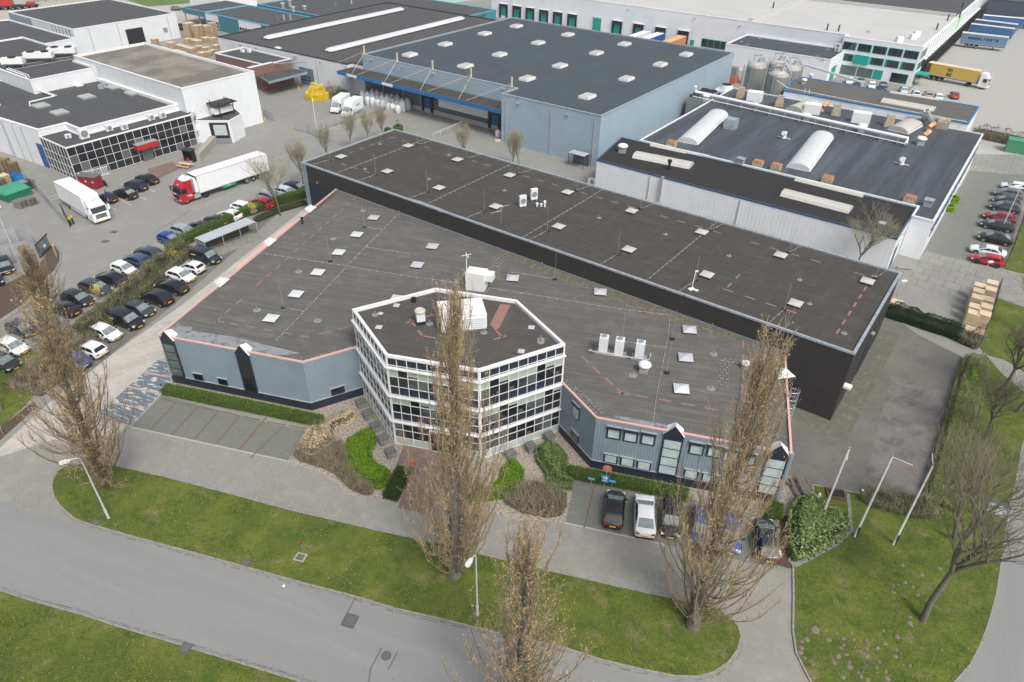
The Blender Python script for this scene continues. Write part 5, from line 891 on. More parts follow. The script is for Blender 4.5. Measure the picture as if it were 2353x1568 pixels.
for i, (t, x, y, sx, h) in enumerate(((20, 2225, 925, 3, 1.8), (30, 400, 1040, 3, 1.8), (30, 845, 1125, 3.2, 1.9), (20, 2005, 1180, 2, 1.8))):
    p = PT(t, x, y, z); MB().box(p.x, p.y, z, sx, 2, h, YAW + (.2 if i < 3 else 0)).build('air_unit', m_trimg if i == 3 else m_trimw, RB)
m_rust = surf('rust_streaked_zinc', (0.36, 0.40, 0.36), .6, [(1.5, .45, .6, (0.45, 0.22, 0.05), .9)])
m_orange = S('orange_slats', (0.50, 0.17, 0.06), .6)
for t, x, y in ((20, 2095, 900), (30, 100, 975), (30, 620, 1060), (30, 1105, 1160)): p = PT(t, x, y, z); MB().box(p.x, p.y, z, 1.7, 1.3, 2.1, YAW + .3, taper=.72).build('tapered_stack', m_rust, RB)
for t, x, y in ((20, 1465, 1345), (20, 2255, 1530), (31, 540, 105), (31, 1295, 290), (30, 70, 1560)):
    p = PT(t, x, y, z); o = MB().box(p.x, p.y, z, 1.5, 1.2, .9, YAW).build('slatted_vent', m_rust, RB); k = MB()
    for i in range(4): k.box(*(p + U * (-.55 + i * .37)).xy, z + .9, .24, 1.15, .1, YAW)
    sub(k, 'orange_slat', m_orange, RB, o)
m_oran = surf('orange_duct', (0.62, 0.30, 0.10), .5, [(1, .5, .6, (0.7, 0.62, 0.5), .8)])
for t, x, y in ((30, 495, 1020), (30, 1465, 1215), (30, 1420, 1290)): p = PT(t, x, y, z); MB().tube([p, p + Vector((0, 0, .9)), p + U * .5 + Vector((0, 0, 1.4)) + V * 1.2], .42, 8).build('duct_elbow', m_oran, RB)
for t, x, y in ((30, 145, 1270), (30, 1225, 1510)): p = PT(t, x, y, z); MB().tube([p, p + Vector((0, 0, .9)), p + Vector((0, 0, 1.1)) - V * .9], .4, 10).obox(p - U * 1.2, U * 2.4, V * .12, (0, 0, .1)).build('bent_cowl', m_trimw, RB)
for t, x, y in ((31, 1465, 325), (20, 2095, 1510)): p = PT(t, x, y, z); MB().box(p.x, p.y, z, 1.1, 1, .9, YAW).box(p.x, p.y, z + .9, 1.3, 1.2, .15, YAW).build('vent_box', m_trimg, RB)
RC = building('blue_edge_shed', 'grey roofed shed with bright blue gable edges behind the ribbed roof', [UV(-42.3, 153.1), UV(-8.1, 153.1), UV(-8.1, 166.2), UV(-44.4, 166.2)], 7.4, m_whitec, bitumen('taupe_roof', (0.145, 0.14, 0.13), 1.0, R(90), light=(0.19, 0.185, 0.17)), m_trimb, par_h=.08, t=.25, trim=.25)
z = 7.35; barrel(RC, PT(30, 1050, 925, z), PT(30, 1530, 1010, z), 2.8, .35, m_skyc, z); barrel(RC, PT(30, 1120, 850, z), PT(30, 1600, 925, z), .5, .2, m_skyc, z)
mushroom(RC, PT(30, 325, 770, z), 1.1); mushroom(RC, PT(30, 388, 715, z), .9)
MB().tube([PT(30, 80, 740, 9), PT(30, 180, 810, z + .5), PT(30, 850, 940, z + .5), PT(30, 1820, 1120, z + .5), PT(30, 1845, 1150, 6.5)], .09, 6).build('roof_pipe', m_mast, RC)
b = MB()
for x in (330, 370): b.tube([PT(30, x, 920, z - 1), PT(30, x + 12, 820, z + .8)], .05, 4)
b.build('roof_ladder', m_white, RC)
MB().tube([PT(30, 1435, 1130, 6.2), PT(30, 1440, 1040, 8.4), PT(30, 1455, 1020, 8.9), PT(30, 1500, 1120, 6.8)], .5, 8).box(*PT(30, 1490, 1150, 6).xy, 6, 2, 1.6, 1.5, YAW).box(*PT(30, 1345, 1120, 6).xy, 6, 2.4, 1.4, .9, YAW).build('big_duct', m_trimg, RC)
p = PT(30, 1595, 1180, 6); MB().box(p.x, p.y, 6, 2, 1.6, 1.3, YAW).tube([p + Vector((0, 0, 1.3)) - U, p + Vector((0, 0, 1.3)) + U], .7, 10).build('rusty_drum', m_rust, RC)
# ---- silos ----
m_silo = surf('silo_steel', (0.27, 0.28, 0.27), .5, [(.6, .45, .7, (0.34, 0.35, 0.34), .6, (1, .1, 0)), (.4, .6, .75, (0.2, 0.21, 0.2), .5)], metal=.3)
m_silot = surf('silo_dusty_top', (0.48, 0.46, 0.42), .7, [(1, .5, .7, (0.35, 0.34, 0.32), .7)])
for i, (u_, v_, lab, r_) in enumerate(((-51.8, 161.8, 'leftmost grey silo with a white lid and ladder pipe', 2.1), (-45.4, 157.6, 'front right grey silo with a curved pipe down its side', 2.15), (-44.9, 164.6, 'rear right grey silo partly behind the front one', 2.0), (-48.8, 166.6, 'dark rear middle silo between the other silos', 2.0))):
    p = UV(u_, v_); o = thing('silo', lab, 'silo', p, 0, 'grey silos behind the plant'); MB().lathe(0, 0, [(r_, 0), (r_, 9.0)], 24).build('tank', m_silo, o, local=True, smooth=False); MB().lathe(0, 0, [(r_, 9.0), (r_ * .98, 9.25), (r_ * .4, 10.0), (.3, 10.05)], 24).build('domed_top', m_silot, o, local=True, smooth=True)
    b = MB()
    for z in (9.3, 9.8, 10.3): b.tube([(r_ * math.cos(2 * math.pi * k / 16), r_ * math.sin(2 * math.pi * k / 16), z) for k in range(17)], .035, 4)
    for k in range(12): b.tube([(r_ * math.cos(2 * math.pi * k / 12), r_ * math.sin(2 * math.pi * k / 12), 9) , (r_ * math.cos(2 * math.pi * k / 12), r_ * math.sin(2 * math.pi * k / 12), 10.3)], .03, 4)
    b.build('top_railing', m_zinc, o, local=True); b = MB().tube([(r_ + .12, -.6, 0), (r_ + .12, -.6, 9.8), (r_ * .5, 0, 11.4), (-r_ * .3, 1, 11.2), (-r_ * .3, 1, 9.8)], .17, 6)
    b.tube([(-r_ * .7, -r_ * .8, 0), (-r_ * .7, -r_ * .8, 9.5)], .07, 5).tube([(0, -1.0, 9.8), (.4, -.8, 11.0 + i * .3), (1.6, .6, 11.2), (1.6, .9, 9.8)], .12, 6).box(.6, -.3, 9.9, .9, .8, .9).build('pipework', m_zinc, o, local=True)
p = UV(-43.8, 163.5); o = thing('conveyor', 'long grey conveyor tube sloping from the silos down to the car park', 'conveyor', p)
e = PT(30, 870, 760, 2.0); a_ = PT(30, 270, 575, 9.3); MB().tube([a_ - o.location, e - o.location], .3, 6).build('conveyor_tube', m_zinc, o, local=True); b = MB(); e2 = e - o.location; b.box(e2.x, e2.y, 0, .8, .8, 2.4).tube([(e2.x, e2.y, .2), (e2.x + 1.5, e2.y, 1.6)], .1, 5).build('hopper', m_zinc, o, local=True)
p = PT(20, 2130, 700); o = thing('storage_tank', 'white round topped tank standing beside the silos at the annex wall', 'tank', UV(-59.5, 181)); MB().lathe(0, 0, [(1.6, 0), (1.6, 4.2), (1.2, 4.9), (.3, 5.1)], 18).build('tank_body', m_trimw, o, local=True, smooth=True); MB().box(.2, -1.65, .6, .9, .1, 2.6).build('control_panel', m_steel, o, local=True); MB().lathe(0, 0, [(.4, 5.0), (.4, 5.3), (.1, 5.35)], 10).build('cap', m_zinc, o, local=True)
p = UV(-63.5, 180); o = thing('machine_box', 'grey cooling machine with orange base left of the white tank', 'machine', p, YAW); MB().box(0, 0, 1.4, 2.6, 1.6, 2.4).build('casing', m_zincd, o, local=True); MB().box(0, 0, 0, 3.2, 2.2, 1.4).build('orange_base', S('machine_orange', (.6, .13, .06)), o, local=True)
o = thing('cooling_tower', 'squat white cooling tower with a dark round fan beside the silos', 'cooling tower', UV(-56.5, 158.5), YAW); MB().box(0, 0, 0, 4, 3, 3.4).build('basin', m_curb, o, local=True); MB().box(0, 0, 3.4, 4.2, 3.2, .5).lathe(0, 0, [(1.5, 3.9), (1.3, 4.9), (1.25, 5.0)], 18).build('casing', m_trimw, o, local=True); MB().cyl(0, 0, 5.0, 5.05, 1.2, 16).build('fan', m_black, o, local=True)
m_f = thing('fan_bank', 'bank of black round fans between the blue warehouse and the silos', 'cooler', UV(-57, 146.5), YAW); MB().box(0, 0, 0, 3.6, 8, 5.4).build('casing', m_zincd, m_f, local=True)
for k in range(8): MB().lathe(-.9 + (k % 2) * 1.8, -3 + (k // 2) * 2, [(.85, 5.4), (.85, 5.7), (.7, 5.72)], 14).build('fan', m_black, m_f, local=True)
# ================= VEHICLES =================
def paint(name, c, metal=0.0): return surf('paint_' + name, c, 0.22 if metal else 0.28, metal=metal, coat=0.6, spec=0.5)
PC = dict(black=(0.012, 0.012, 0.015), darkblue=(0.010, 0.017, 0.045), darkgrey=(0.035, 0.04, 0.047), slate=(0.055, 0.07, 0.088), steelblue=(0.05, 0.09, 0.16), silver=(0.42, 0.44, 0.46), white=(0.80, 0.81, 0.82), red=(0.42, 0.012, 0.012), wine=(0.26, 0.012, 0.018), blue=(0.012, 0.05, 0.30), brightblue=(0.015, 0.07, 0.28), grey=(0.16, 0.175, 0.185), beige=(0.35, 0.33, 0.3), iceblue=(0.50, 0.58, 0.64))
m_wsh = surf('windscreen_glass', (0.17, 0.20, 0.20), 0.05, [(1.2, .4, .65, (0.32, 0.37, 0.36), .8)], spec=1.0, vec='obj'); m_sgl = surf('tinted_glass', (0.010, 0.012, 0.014), 0.06, spec=0.9)  # windscreen: pale mottled colour stands in for the reflected sky
m_tyre = S('tyre', (0.012, 0.012, 0.013), .85); m_rim = surf('alloy', (0.38, 0.39, 0.40), .35, metal=.7); m_rimd = S('dark_rim', (0.03, 0.03, 0.032), .4)
m_plate = S('yellow_plate', (0.85, 0.50, 0.02), .5); m_head = surf('headlight_lens', (0.62, 0.65, 0.68), .1, spec=1.0); m_tail = surf('tail_lens', (0.38, 0.008, 0.012), .2, spec=.8); m_trim = S('black_plastic', (0.018, 0.018, 0.02), .6)
# side profiles: (length, width, height, belt, stations...) roof: x rear-base, rear-top, front-top, front-base measured from the rear
KIND = dict(hatch=(4.1, 1.78, 1.46, .92, (.12, .62, 2.45, 3.12), .90), small=(3.5, 1.64, 1.47, .93, (.10, .45, 2.15, 2.75), .90), suv=(4.45, 1.86, 1.62, 1.04, (.15, .68, 2.72, 3.38), 1.04), estate=(4.65, 1.82, 1.47, .93, (.15, .75, 2.85, 3.55), .92), sedan=(4.65, 1.82, 1.42, .92, (.55, 1.35, 2.75, 3.5), .93), coupesuv=(4.57, 1.84, 1.56, 1.02, (.25, 1.35, 2.75, 3.45), 1.0), van=(4.5, 1.86, 1.84, 1.10, (.06, .28, 3.0, 3.62), 1.08), bigvan=(5.1, 1.96, 1.97, 1.15, (.06, .22, 3.7, 4.3), 1.12))
CARS = {}
def car_proto(kind, rim='alloy'):
    if (kind, rim) in CARS: return CARS[(kind, rim)]
    L, Wd, Ht, belt, (xr0, xr1, xf1, xf0), hood = KIND[kind]; xf0 += .18 if 'van' not in kind else .1; xf1 -= .12 if 'van' not in kind else .05; h = L / 2; w = Wd / 2
    o = thing('parked_car', 'x', 'van' if 'van' in kind else 'car'); o.name = 'parked_van' if 'van' in kind else 'parked_car'; B = lambda: MB()
    # lower body, lofted from the tail to the nose
    X = [0, .10, .35, xr0 + .2, L * .35, L * .6, xf0, L - .75, L - .28, L - .06, L]
    hw = [.74, .90, .98, 1, 1, 1, .99, .95, .86, .70, .54]
    top = [belt * .84, belt * .95, belt, belt, belt, belt, belt * .985, hood * .94, hood * .84, hood * .70, hood * .60]
    if xr0 > .4: top[1] = belt * 1.0; top[0] = belt * .9
    bot = [.42, .30, .24, .2, .2, .2, .2, .22, .26, .32, .40]
    v = []; NP = 13
    for x, a, t, b_ in zip(X, hw, top, bot):
        a *= w; m_ = (b_ + t) / 2
        half = [(a * .80, b_), (a * .96, b_ + .08), (a, m_), (a * .975, t - .10), (a * .91, t - .015), (a * .6, t + .03)]
        pr = [(-y, z) for y, z in half] + [(0, t + .045)] + [(y, z) for y, z in half[::-1]]
        v += [(x - h, y, z) for y, z in pr]
    f = [(i * NP + k, i * NP + k + 1, (i + 1) * NP + k + 1, (i + 1) * NP + k) for i in range(len(X) - 1) for k in range(NP - 1)]
    f += [tuple(range(NP))[::-1], tuple((len(X) - 1) * NP + k for k in range(NP))]; f += [(i * NP, (i + 1) * NP, (i + 1) * NP + NP - 1, i * NP + NP - 1) for i in range(len(X) - 1)]
    b = B().add(v, f); wb, wt = w * .93, w * (.74 if kind not in ('van', 'bigvan') else .84)
    # cabin with a crowned roof
    def sec(x, z, ww, c=0.0): return [(x - h, -ww, z), (x - h, -ww * .55, z + c * .8), (x - h, 0, z + c), (x - h, ww * .55, z + c * .8), (x - h, ww, z)]
    rows = [sec(xr0, belt - .02, wb * .97), sec(xr1, Ht - .10, wt, .012), sec(xr1 + .3, Ht - .065, wt, .045), sec((xr1 + xf1) / 2, Ht - .055, wt, .055), sec(xf1 - .3, Ht - .075, wt, .045), sec(xf1, Ht - .12, wt * .98, .012), sec(xf0, belt - .03, wb * .96)]
    cv = [p for r_ in rows for p in r_]; cf = [(i * 5 + k, (i + 1) * 5 + k, (i + 1) * 5 + k + 1, i * 5 + k + 1) for i in range(6) for k in range(4)]
    cf += [(0, 5, 10, 15, 20, 25, 30)[::-1], (4, 9, 14, 19, 24, 29, 34)]
    b.add([(p[0], p[1], p[2]) for p in cv], [q_[::-1] if i < 24 else q_ for i, q_ in enumerate(cf)])
    body = b.build('body', paint('white', PC['white']), o, local=True, smooth=False, objmat=True)
    bm = bmesh.new(); bm.from_mesh(body.data); bmesh.ops.recalc_face_normals(bm, faces=bm.faces[:]); bm.to_mesh(body.data); bm.free()
    for p_ in body.data.polygons: p_.use_smooth = True
    try: body.data.set_sharp_from_angle(angle=R(38))
    except Exception: pass
    def glass(name, mat, pts): 
        c = sum((Vector(p) for p in pts), Vector()) / len(pts); n = (Vector(pts[1]) - Vector(pts[0])).cross(Vector(pts[2]) - Vector(pts[0])).normalized()
        if n.dot(c - Vector((0, 0, .6))) < 0: pts = pts[::-1]; n = -n
        k = [Vector(p) * .0 + c + (Vector(p) - c) * 1.0 + n * .03 for p in pts]; e = [p - n * .04 for p in k]
        N = len(k); return MB().add([tuple(p) for p in k + e], [tuple(range(N))] + [(i, N + i, N + (i + 1) % N, (i + 1) % N) for i in range(N)]).build(name, mat, o, local=True)
    def ln(a, b_, t): return a + (b_ - a) * t
    lo, hi = .10, .90; zt_, zb_ = Ht - .12, belt - .03
    glass('windscreen', m_wsh, [(ln(xf0, xf1, lo) - h, -ln(wb, wt, lo) * .90, ln(zb_, zt_, lo)), (ln(xf0, xf1, lo) - h, ln(wb, wt, lo) * .90, ln(zb_, zt_, lo)), (ln(xf0, xf1, hi) - h, ln(wb, wt, hi) * .88, ln(zb_, zt_, hi)), (ln(xf0, xf1, hi) - h, -ln(wb, wt, hi) * .88, ln(zb_, zt_, hi))])
    zr_, zc_ = Ht - .10, belt - .02
    if kind not in ('bigvan',): glass('rear_window', m_sgl if kind != 'coupesuv' else m_wsh, [(ln(xr0, xr1, .18) - h, -wb * .82, ln(zc_, zr_, .18)), (ln(xr0, xr1, .18) - h, wb * .82, ln(zc_, zr_, .18)), (ln(xr0, xr1, .88) - h, wt * .84, ln(zc_, zr_, .88)), (ln(xr0, xr1, .88) - h, -wt * .84, ln(zc_, zr_, .88))])
    for s in (-1, 1):
        y0, y1 = wb * .985, wt * 1.005; za, zb2 = belt + .03, Ht - .13; fa, fb = .08, .92
        def pt(x, k): return (x - h, s * ln(y0, y1, k), ln(za, zb2, k))
        if 'van' in kind: glass('side_window', m_sgl, [pt(xf1 - .75, .05), pt(xf0 - .32, .05), pt(xf1 - .02, .88), pt(xf1 - .75, .9)])
        else:
            mid = (xr1 + xf1) / 2 + .12
            glass('side_window', m_sgl, [pt(xr0 + .42, .08), pt(mid - .04, .04), pt(mid - .04, .92), pt(xr1 + .22, .88)]); glass('side_window', m_sgl, [pt(mid + .05, .04), pt(xf0 - .30, .06), pt(xf1 - .06, .88), pt(mid + .05, .92)])
        for x in (.78, L - .85):
            wl_ = MB().tube([(x - h, s * (w - .19), .325), (x - h, s * (w + .012), .325)], .325, 18).build('wheel', m_tyre, o, local=True)
            r_ = MB().tube([(x - h, s * (w + .008), .325), (x - h, s * (w + .03), .325)], .21, 14).build('rim', m_rim if rim == 'alloy' else m_rimd, wl_, local=True)
            MB().tube([(x - h, s * (w * .94), .36), (x - h, s * (w * 1.0 + .003), .36)], .40, 18).build('wheel_arch', m_trim, o, local=True)
        MB().box(xf0 - h - .42, s * (w + .07), belt + .02, .12, .2, .13).build('mirror', m_trim, o, local=True)
        MB().obox((h - .34, s * w * .60 - (.0 if s > 0 else .30 * w), hood * .60), (.26, 0, 0), (0, .30 * w, 0), (0, 0, .13)).build('headlight', m_head, o, local=True)
        MB().obox((-h - .015, s * w * .52 - (.0 if s > 0 else .34 * w), belt * .72), (.22, 0, 0), (0, .34 * w, 0), (0, 0, .16 if kind != 'van' else .4)).build('tail_light', m_tail, o, local=True)
    MB().box(-h - .012, 0, .50, .03, .52, .12).build('number_plate', m_plate, o, local=True); MB().box(h + .012, 0, .36, .03, .52, .12).build('number_plate', m_plate, o, local=True)
    MB().box(h - .08, 0, .42, .16, w * 1.15, .16).build('grille', m_trim, o, local=True); MB().box(-h + .05, 0, .27, .14, w * 1.5, .14).build('rear_bumper', m_trim, o, local=True)
    CARS[(kind, rim)] = o; kids(o); return o
FIRST = {}
def car(kind, color, p, rz, label, group=None, rim='alloy', roof=None, metal=.0):
    pr = car_proto(kind, rim); key = (kind, rim)
    if key not in FIRST: FIRST[key] = 1; o = pr; o.location = p; o.rotation_euler = (0, 0, rz); tag(o, label, None, group)
    else: o = dup(pr, p, rz, label, group)
    for ch in o.children: 
        if ch.name.startswith('body'): ch.material_slots[0].material = paint(color, PC[color], .3 if color in ('slate', 'steelblue', 'silver', 'darkgrey', 'grey') else 0)
    return o
bpy.context.view_layer.update()
def g0(p): return Vector((p.x, p.y, 0.01))
hd_in = R(-33)   # nose towards the showroom wall
def row(t, L, grp, z=.6):
    for (x, y, kind, col, nose, lab) in L: car(kind, col, g0(PT(t, x, y, z)), nose, lab, grp)
A_ = R(-24); Bk = A_ + math.pi
row(1, [(1890, 797, 'van', 'darkgrey', A_, 'dark grey van with a red side sticker parked next to the bike shelter'), (1770, 890, 'small', 'white', Bk, 'small white car with its tail to the lane, next to the grey van'), (1662, 965, 'hatch', 'white', A_, 'white hatchback nose out between the small white car and a black sedan'), (1577, 1066, 'sedan', 'black', Bk, 'black sedan showing its tail in the row beside the showroom'), (1440, 1170, 'suv', 'black', Bk, 'black suv with tall red tail lights in the row beside the showroom'), (1280, 1275, 'hatch', 'slate', A_, 'slate blue hatchback between the black suv and the black van'), (1160, 1380, 'van', 'black', A_, 'black van with a red and white side sticker next to the silver white hatchback'), (968, 1490, 'hatch', 'white', A_, 'white hatchback parked left of the black van, nose to the showroom')], 'cars beside the showroom')
row(2, [(830, 70, 'hatch', 'white', Bk, 'white car with red tail lights above the bright blue car'), (670, 178, 'hatch', 'brightblue', Bk, 'bright blue car half hidden behind the left poplar')], 'cars beside the showroom')
row(1, [(1555, 628, 'small', 'blue', A_, 'small royal blue car at the near end of the hedge row'), (1690, 562, 'suv', 'silver', A_, 'silver white suv next to the small royal blue car'), (1838, 518, 'hatch', 'black', Bk, 'black hatchback with red lamps right of the silver white suv'), (1978, 458, 'hatch', 'black', Bk, 'second black hatchback behind the hedge, left of two white cars'), (2110, 408, 'hatch', 'white', Bk, 'white hatchback showing its tail behind the trimmed hedge'), (2245, 342, 'estate', 'white', A_, 'white estate with roof rails behind the trimmed hedge'), (2400, 302, 'suv', 'red', Bk, 'red car behind the hedge under the bare tree')], 'cars behind the hedge')
row(11, [(130, 245, 'suv', 'silver', A_, 'silver suv behind the bare tree trunk at the hedge'), (280, 197, 'estate', 'iceblue', A_, 'pale estate car near the corner of the brown warehouse'), (368, 152, 'estate', 'darkgrey', A_, 'dark grey estate right at the corner of the brown warehouse')], 'cars behind the hedge')
row(1, [(1362, 757, 'estate', 'slate', Bk, 'slate blue estate at the head of the lower hedge row'), (1262, 832, 'suv', 'steelblue', Bk, 'steel blue suv left of the slate blue estate'), (1135, 902, 'small', 'white', A_, 'boxy small white car in the middle of the lower hedge row'), (1020, 990, 'sedan', 'black', Bk, 'black sedan below the boxy small white car'), (875, 1072, 'estate', 'slate', A_, 'slate estate car with a pale bonnet against the wild hedge'), (712, 1172, 'estate', 'darkgrey', A_, 'dark grey estate partly behind the poplar twigs'), (600, 1272, 'hatch', 'black', Bk, 'black car with red tail lights seen through the poplar crown'), (500, 1400, 'hatch', 'grey', A_, 'grey car almost hidden behind the left poplar crown'), (200, 1450, 'hatch', 'slate', A_, 'slate car roof showing behind the brushwood at the far left')], 'cars along the lower hedge')
row(2, [(110, 50, 'hatch', 'white', A_, 'white car at the left edge above the dark grass bank'), (15, 185, 'estate', 'darkgrey', A_, 'dark car cut off by the left edge above the grass')], 'cars at the left edge')
row(1, [(40, 870, 'estate', 'black', R(-50), 'black car inside the fenced compound at the left edge'), (-60, 985, 'suv', 'black', R(-50), 'black car with a yellow plate cut by the left edge of the picture')], 'cars at the left edge')
C_ = R(-26) + math.pi
row(1, [(1345, 78, 'sedan', 'black', C_, 'black saloon closest to the red porch of the glass front'), (1245, 138, 'suv', 'darkblue', C_, 'dark blue suv second from the red porch'), (1148, 212, 'coupesuv', 'black', C_, 'black coupe third from the red porch'), (985, 252, 'small', 'black', C_, 'small black car beside the blue feather flag')], 'cars before the glass front')
F_ = PT(22, 960, 1330); up_ = R(72)
for kind, col, x, y, rz, lab in (('hatch', 'black', 1412, 1168, R(79), 'black hatchback parked first in front of the parking signs'), ('coupesuv', 'white', 1482, 1184, R(82), 'white coupe suv with a dark rear window and red lamps'), ('hatch', 'black', 1543, 1190, R(78 + 180), 'black hatchback facing the drive beside the white coupe suv'), ('hatch', 'brightblue', 1612, 1208, R(76 + 180), 'bright blue car hidden behind the right poplar, left one of two'), ('hatch', 'brightblue', 1679, 1224, R(76 + 180), 'bright blue car hidden behind the right poplar, right one of two'), ('suv', 'darkgrey', 1760, 1240, R(83), 'dark suv at the right end of the front bays with a red lamp showing')): car(kind, col, g0(P(x, y, .6)), rz, lab, 'cars in front of the offices')
D_ = R(150)
for kind, col, x, y, lab, rim in (('hatch', 'red', 2268.5, 597, 'bright red hatchback at the near end of the right car row', 'dark'), ('sedan', 'white', 2270, 577, 'white saloon with a sunroof beside the bright red hatchback', 'alloy'), ('coupesuv', 'black', 2286, 548, 'glossy black coupe under the lamp post in the right row', 'alloy'), ('estate', 'darkgrey', 2291, 518, 'dark grey estate with silver roof rails in the right row', 'alloy'), ('estate', 'wine', 2296, 499, 'wine red estate car in the right row', 'alloy'), ('suv', 'slate', 2308, 477, 'slate blue suv beyond the wine red estate', 'alloy'), ('hatch', 'darkgrey', 2312, 462, 'dark grey car squeezed between two suvs in the right row', 'alloy'), ('suv', 'grey', 2317, 446, 'grey suv next to the white car at the right edge', 'alloy'), ('hatch', 'white', 2331, 429, 'white car at the far end of the right row', 'alloy')):
    car(kind, col, g0(P(x, y, .6)), D_, lab, 'cars in the right hand row', rim)
E_ = R(-112)
for kind, col, x, y, rz, lab in (('hatch', 'white', 1952, 187, E_, 'white hatchback parked leftmost before the glass office ground floor'), ('suv', 'black', 1977, 192, E_, 'black suv second in the row at the three storey office'), ('hatch', 'white', 2003, 197, E_, 'white hatchback third in the row at the three storey office'), ('suv', 'black', 2029, 200, E_, 'big black suv before the green door of the white office'), ('sedan', 'iceblue', 2077, 208, E_, 'ice blue saloon right of the green door'), ('sedan', 'white', 2105, 216, E_ + math.pi, 'white car with a dark rear window near the office porch'), ('suv', 'beige', 2133.5, 219, E_ + math.pi, 'beige suv between two white cars at the right office row'), ('sedan', 'white', 2157, 224, E_, 'white saloon at the end of the office row'), ('hatch', 'red', 2193.5, 219, E_ + math.pi, 'small red car standing alone near the container truck')):
    car(kind, col, g0(P(x, y, .6)), rz, lab, 'cars at the distribution centre office')
car('bigvan', 'silver', g0(P(1075, 21, .8)), R(140), 'silver delivery van on the yard behind the strip light hall'); car('hatch', 'white', g0(P(1055, 28, .6)), R(150), 'white hatchback beside the silver delivery van'); car('hatch', 'darkgrey', g0(P(1038, 29, .6)), R(150), 'dark car roof just showing behind the black roof edge')
car('bigvan', 'black', g0(P(421, 62, .9)), R(35), 'black van by the end of the grey shed and the pallet piles'); car('hatch', 'slate', g0(P(407, 20, .6)), R(20), 'lone slate blue car near the far white garage')
# red and white stickers on two vans
for (x, y) in ((1890, 797), (1160, 1380)):
    p = g0(PT(1, x, y, .6)); best = min([o for o in bpy.data.objects if o.get('category') == 'van'], key=lambda o: (o.location - p).length)
    for z, w_, c in ((1.28, .9, S('sticker_red', (.5, .02, .02))), (1.12, .75, m_white)): MB().obox((-1.5, -.945 - .0, z), (w_, 0, 0), (0, -.012, 0), (0, 0, .1)).build('side_sticker', c, best, local=True)
# ---- trucks ----
def truck_wheel(o, x, s, y=1.12, r=.5, d=.28, rm=None):
    w_ = MB().tube([(x, s * (y - d), r), (x, s * y, r)], r, 18).build('wheel', m_tyre, o, local=True); MB().tube([(x, s * (y - .02), r), (x, s * (y + .02), r)], r * .52, 14).build('rim', rm or m_rim, w_, local=True)
def cab(o, mat, x0, L_, z1, high, base=.55, roofm=None, grillm=None, w=1.22):
    """truck cab: x0 = back of cab, nose towards +x"""
    h = x0 + L_; b = MB(); pr = [(x0, base), (h - .02, base - .1), (h, base + .7), (h - .06, 1.75), (h - .42, 2.65), (h - .75, z1 - .35), (h - 1.2, z1), (x0, z1)]
    v = [(x, -w * (1 if z < 2.0 else (.97 if z < 2.7 else .9)), z) for x, z in pr] + [(x, w * (1 if z < 2 else (.97 if z < 2.7 else .9)), z) for x, z in pr]; n = len(pr)
    b.add(v, [tuple(range(n)), tuple(range(n, 2 * n))[::-1]] + [(i, n + i, n + (i + 1) % n, (i + 1) % n) for i in range(n)]); c = b.build('cab', mat, o, local=True)
    MB().add([(h - .045, -w * .90, 1.8), (h - .045, w * .90, 1.8), (h - .395, w * .88, 2.62), (h - .395, -w * .88, 2.62)], [(0, 1, 2, 3)]).build('windscreen', m_sgl, o, local=True)
    MB().obox((h - .42, -w * .85, 2.66), (.3, 0, 0), (0, w * 1.7, 0), (0, 0, .12)).build('sun_visor', grillm or m_trim, o, local=True)
    for s in (-1, 1):
        MB().obox((h - 1.25, s * w * 1.004, 1.75), (.85, 0, 0), (0, s * .015, 0), (0, 0, .8)).build('side_window', m_sgl, o, local=True)
        MB().box(h - .05, s * (w + .2), 1.9, .12, .3, .8).build('mirror', grillm if grillm is m_trimw else m_trim, o, local=True); MB().box(h - .02, s * w * .72, .75, .08, .45, .2).build('headlight', m_head, o, local=True)
    b = MB()
    for k in range(4): b.box(h + .01, 0, .95 + k * .17, .05, w * 1.3, .1)
    b.build('grille', m_trim, o, local=True); MB().box(h + .03, 0, .5, .06, w * 1.9, .25).build('bumper', mat, o, local=True); MB().box(h + .07, 0, .45, .02, .52, .12).build('number_plate', m_plate, o, local=True)
    return h
def boxbody(o, x0, x1, z0, z1, mat, name='cargo_box', w=1.27, frame=True):
    b = MB().obox((x0, -w, z0), (x1 - x0, 0, 0), (0, 2 * w, 0), (0, 0, z1 - z0)); r = b.build(name, mat, o, local=True)
    if frame:
        k = MB()
        for s in (-1, 1):
            k.obox((x0, s * w - .03, z1 - .02), (x1 - x0, 0, 0), (0, .06, 0), (0, 0, .06)).obox((x0, s * w - .03, z0 - .06), (x1 - x0, 0, 0), (0, .06, 0), (0, 0, .12))
            for x in (x0, x1 - .06): k.obox((x, s * w - .03, z0), (.06, 0, 0), (0, .06, 0), (0, 0, z1 - z0))
        k.build('edge_rail', m_zinc, r, local=True)
    return r
m_tw = S('truck_white', (0.82, 0.83, 0.84), .4)
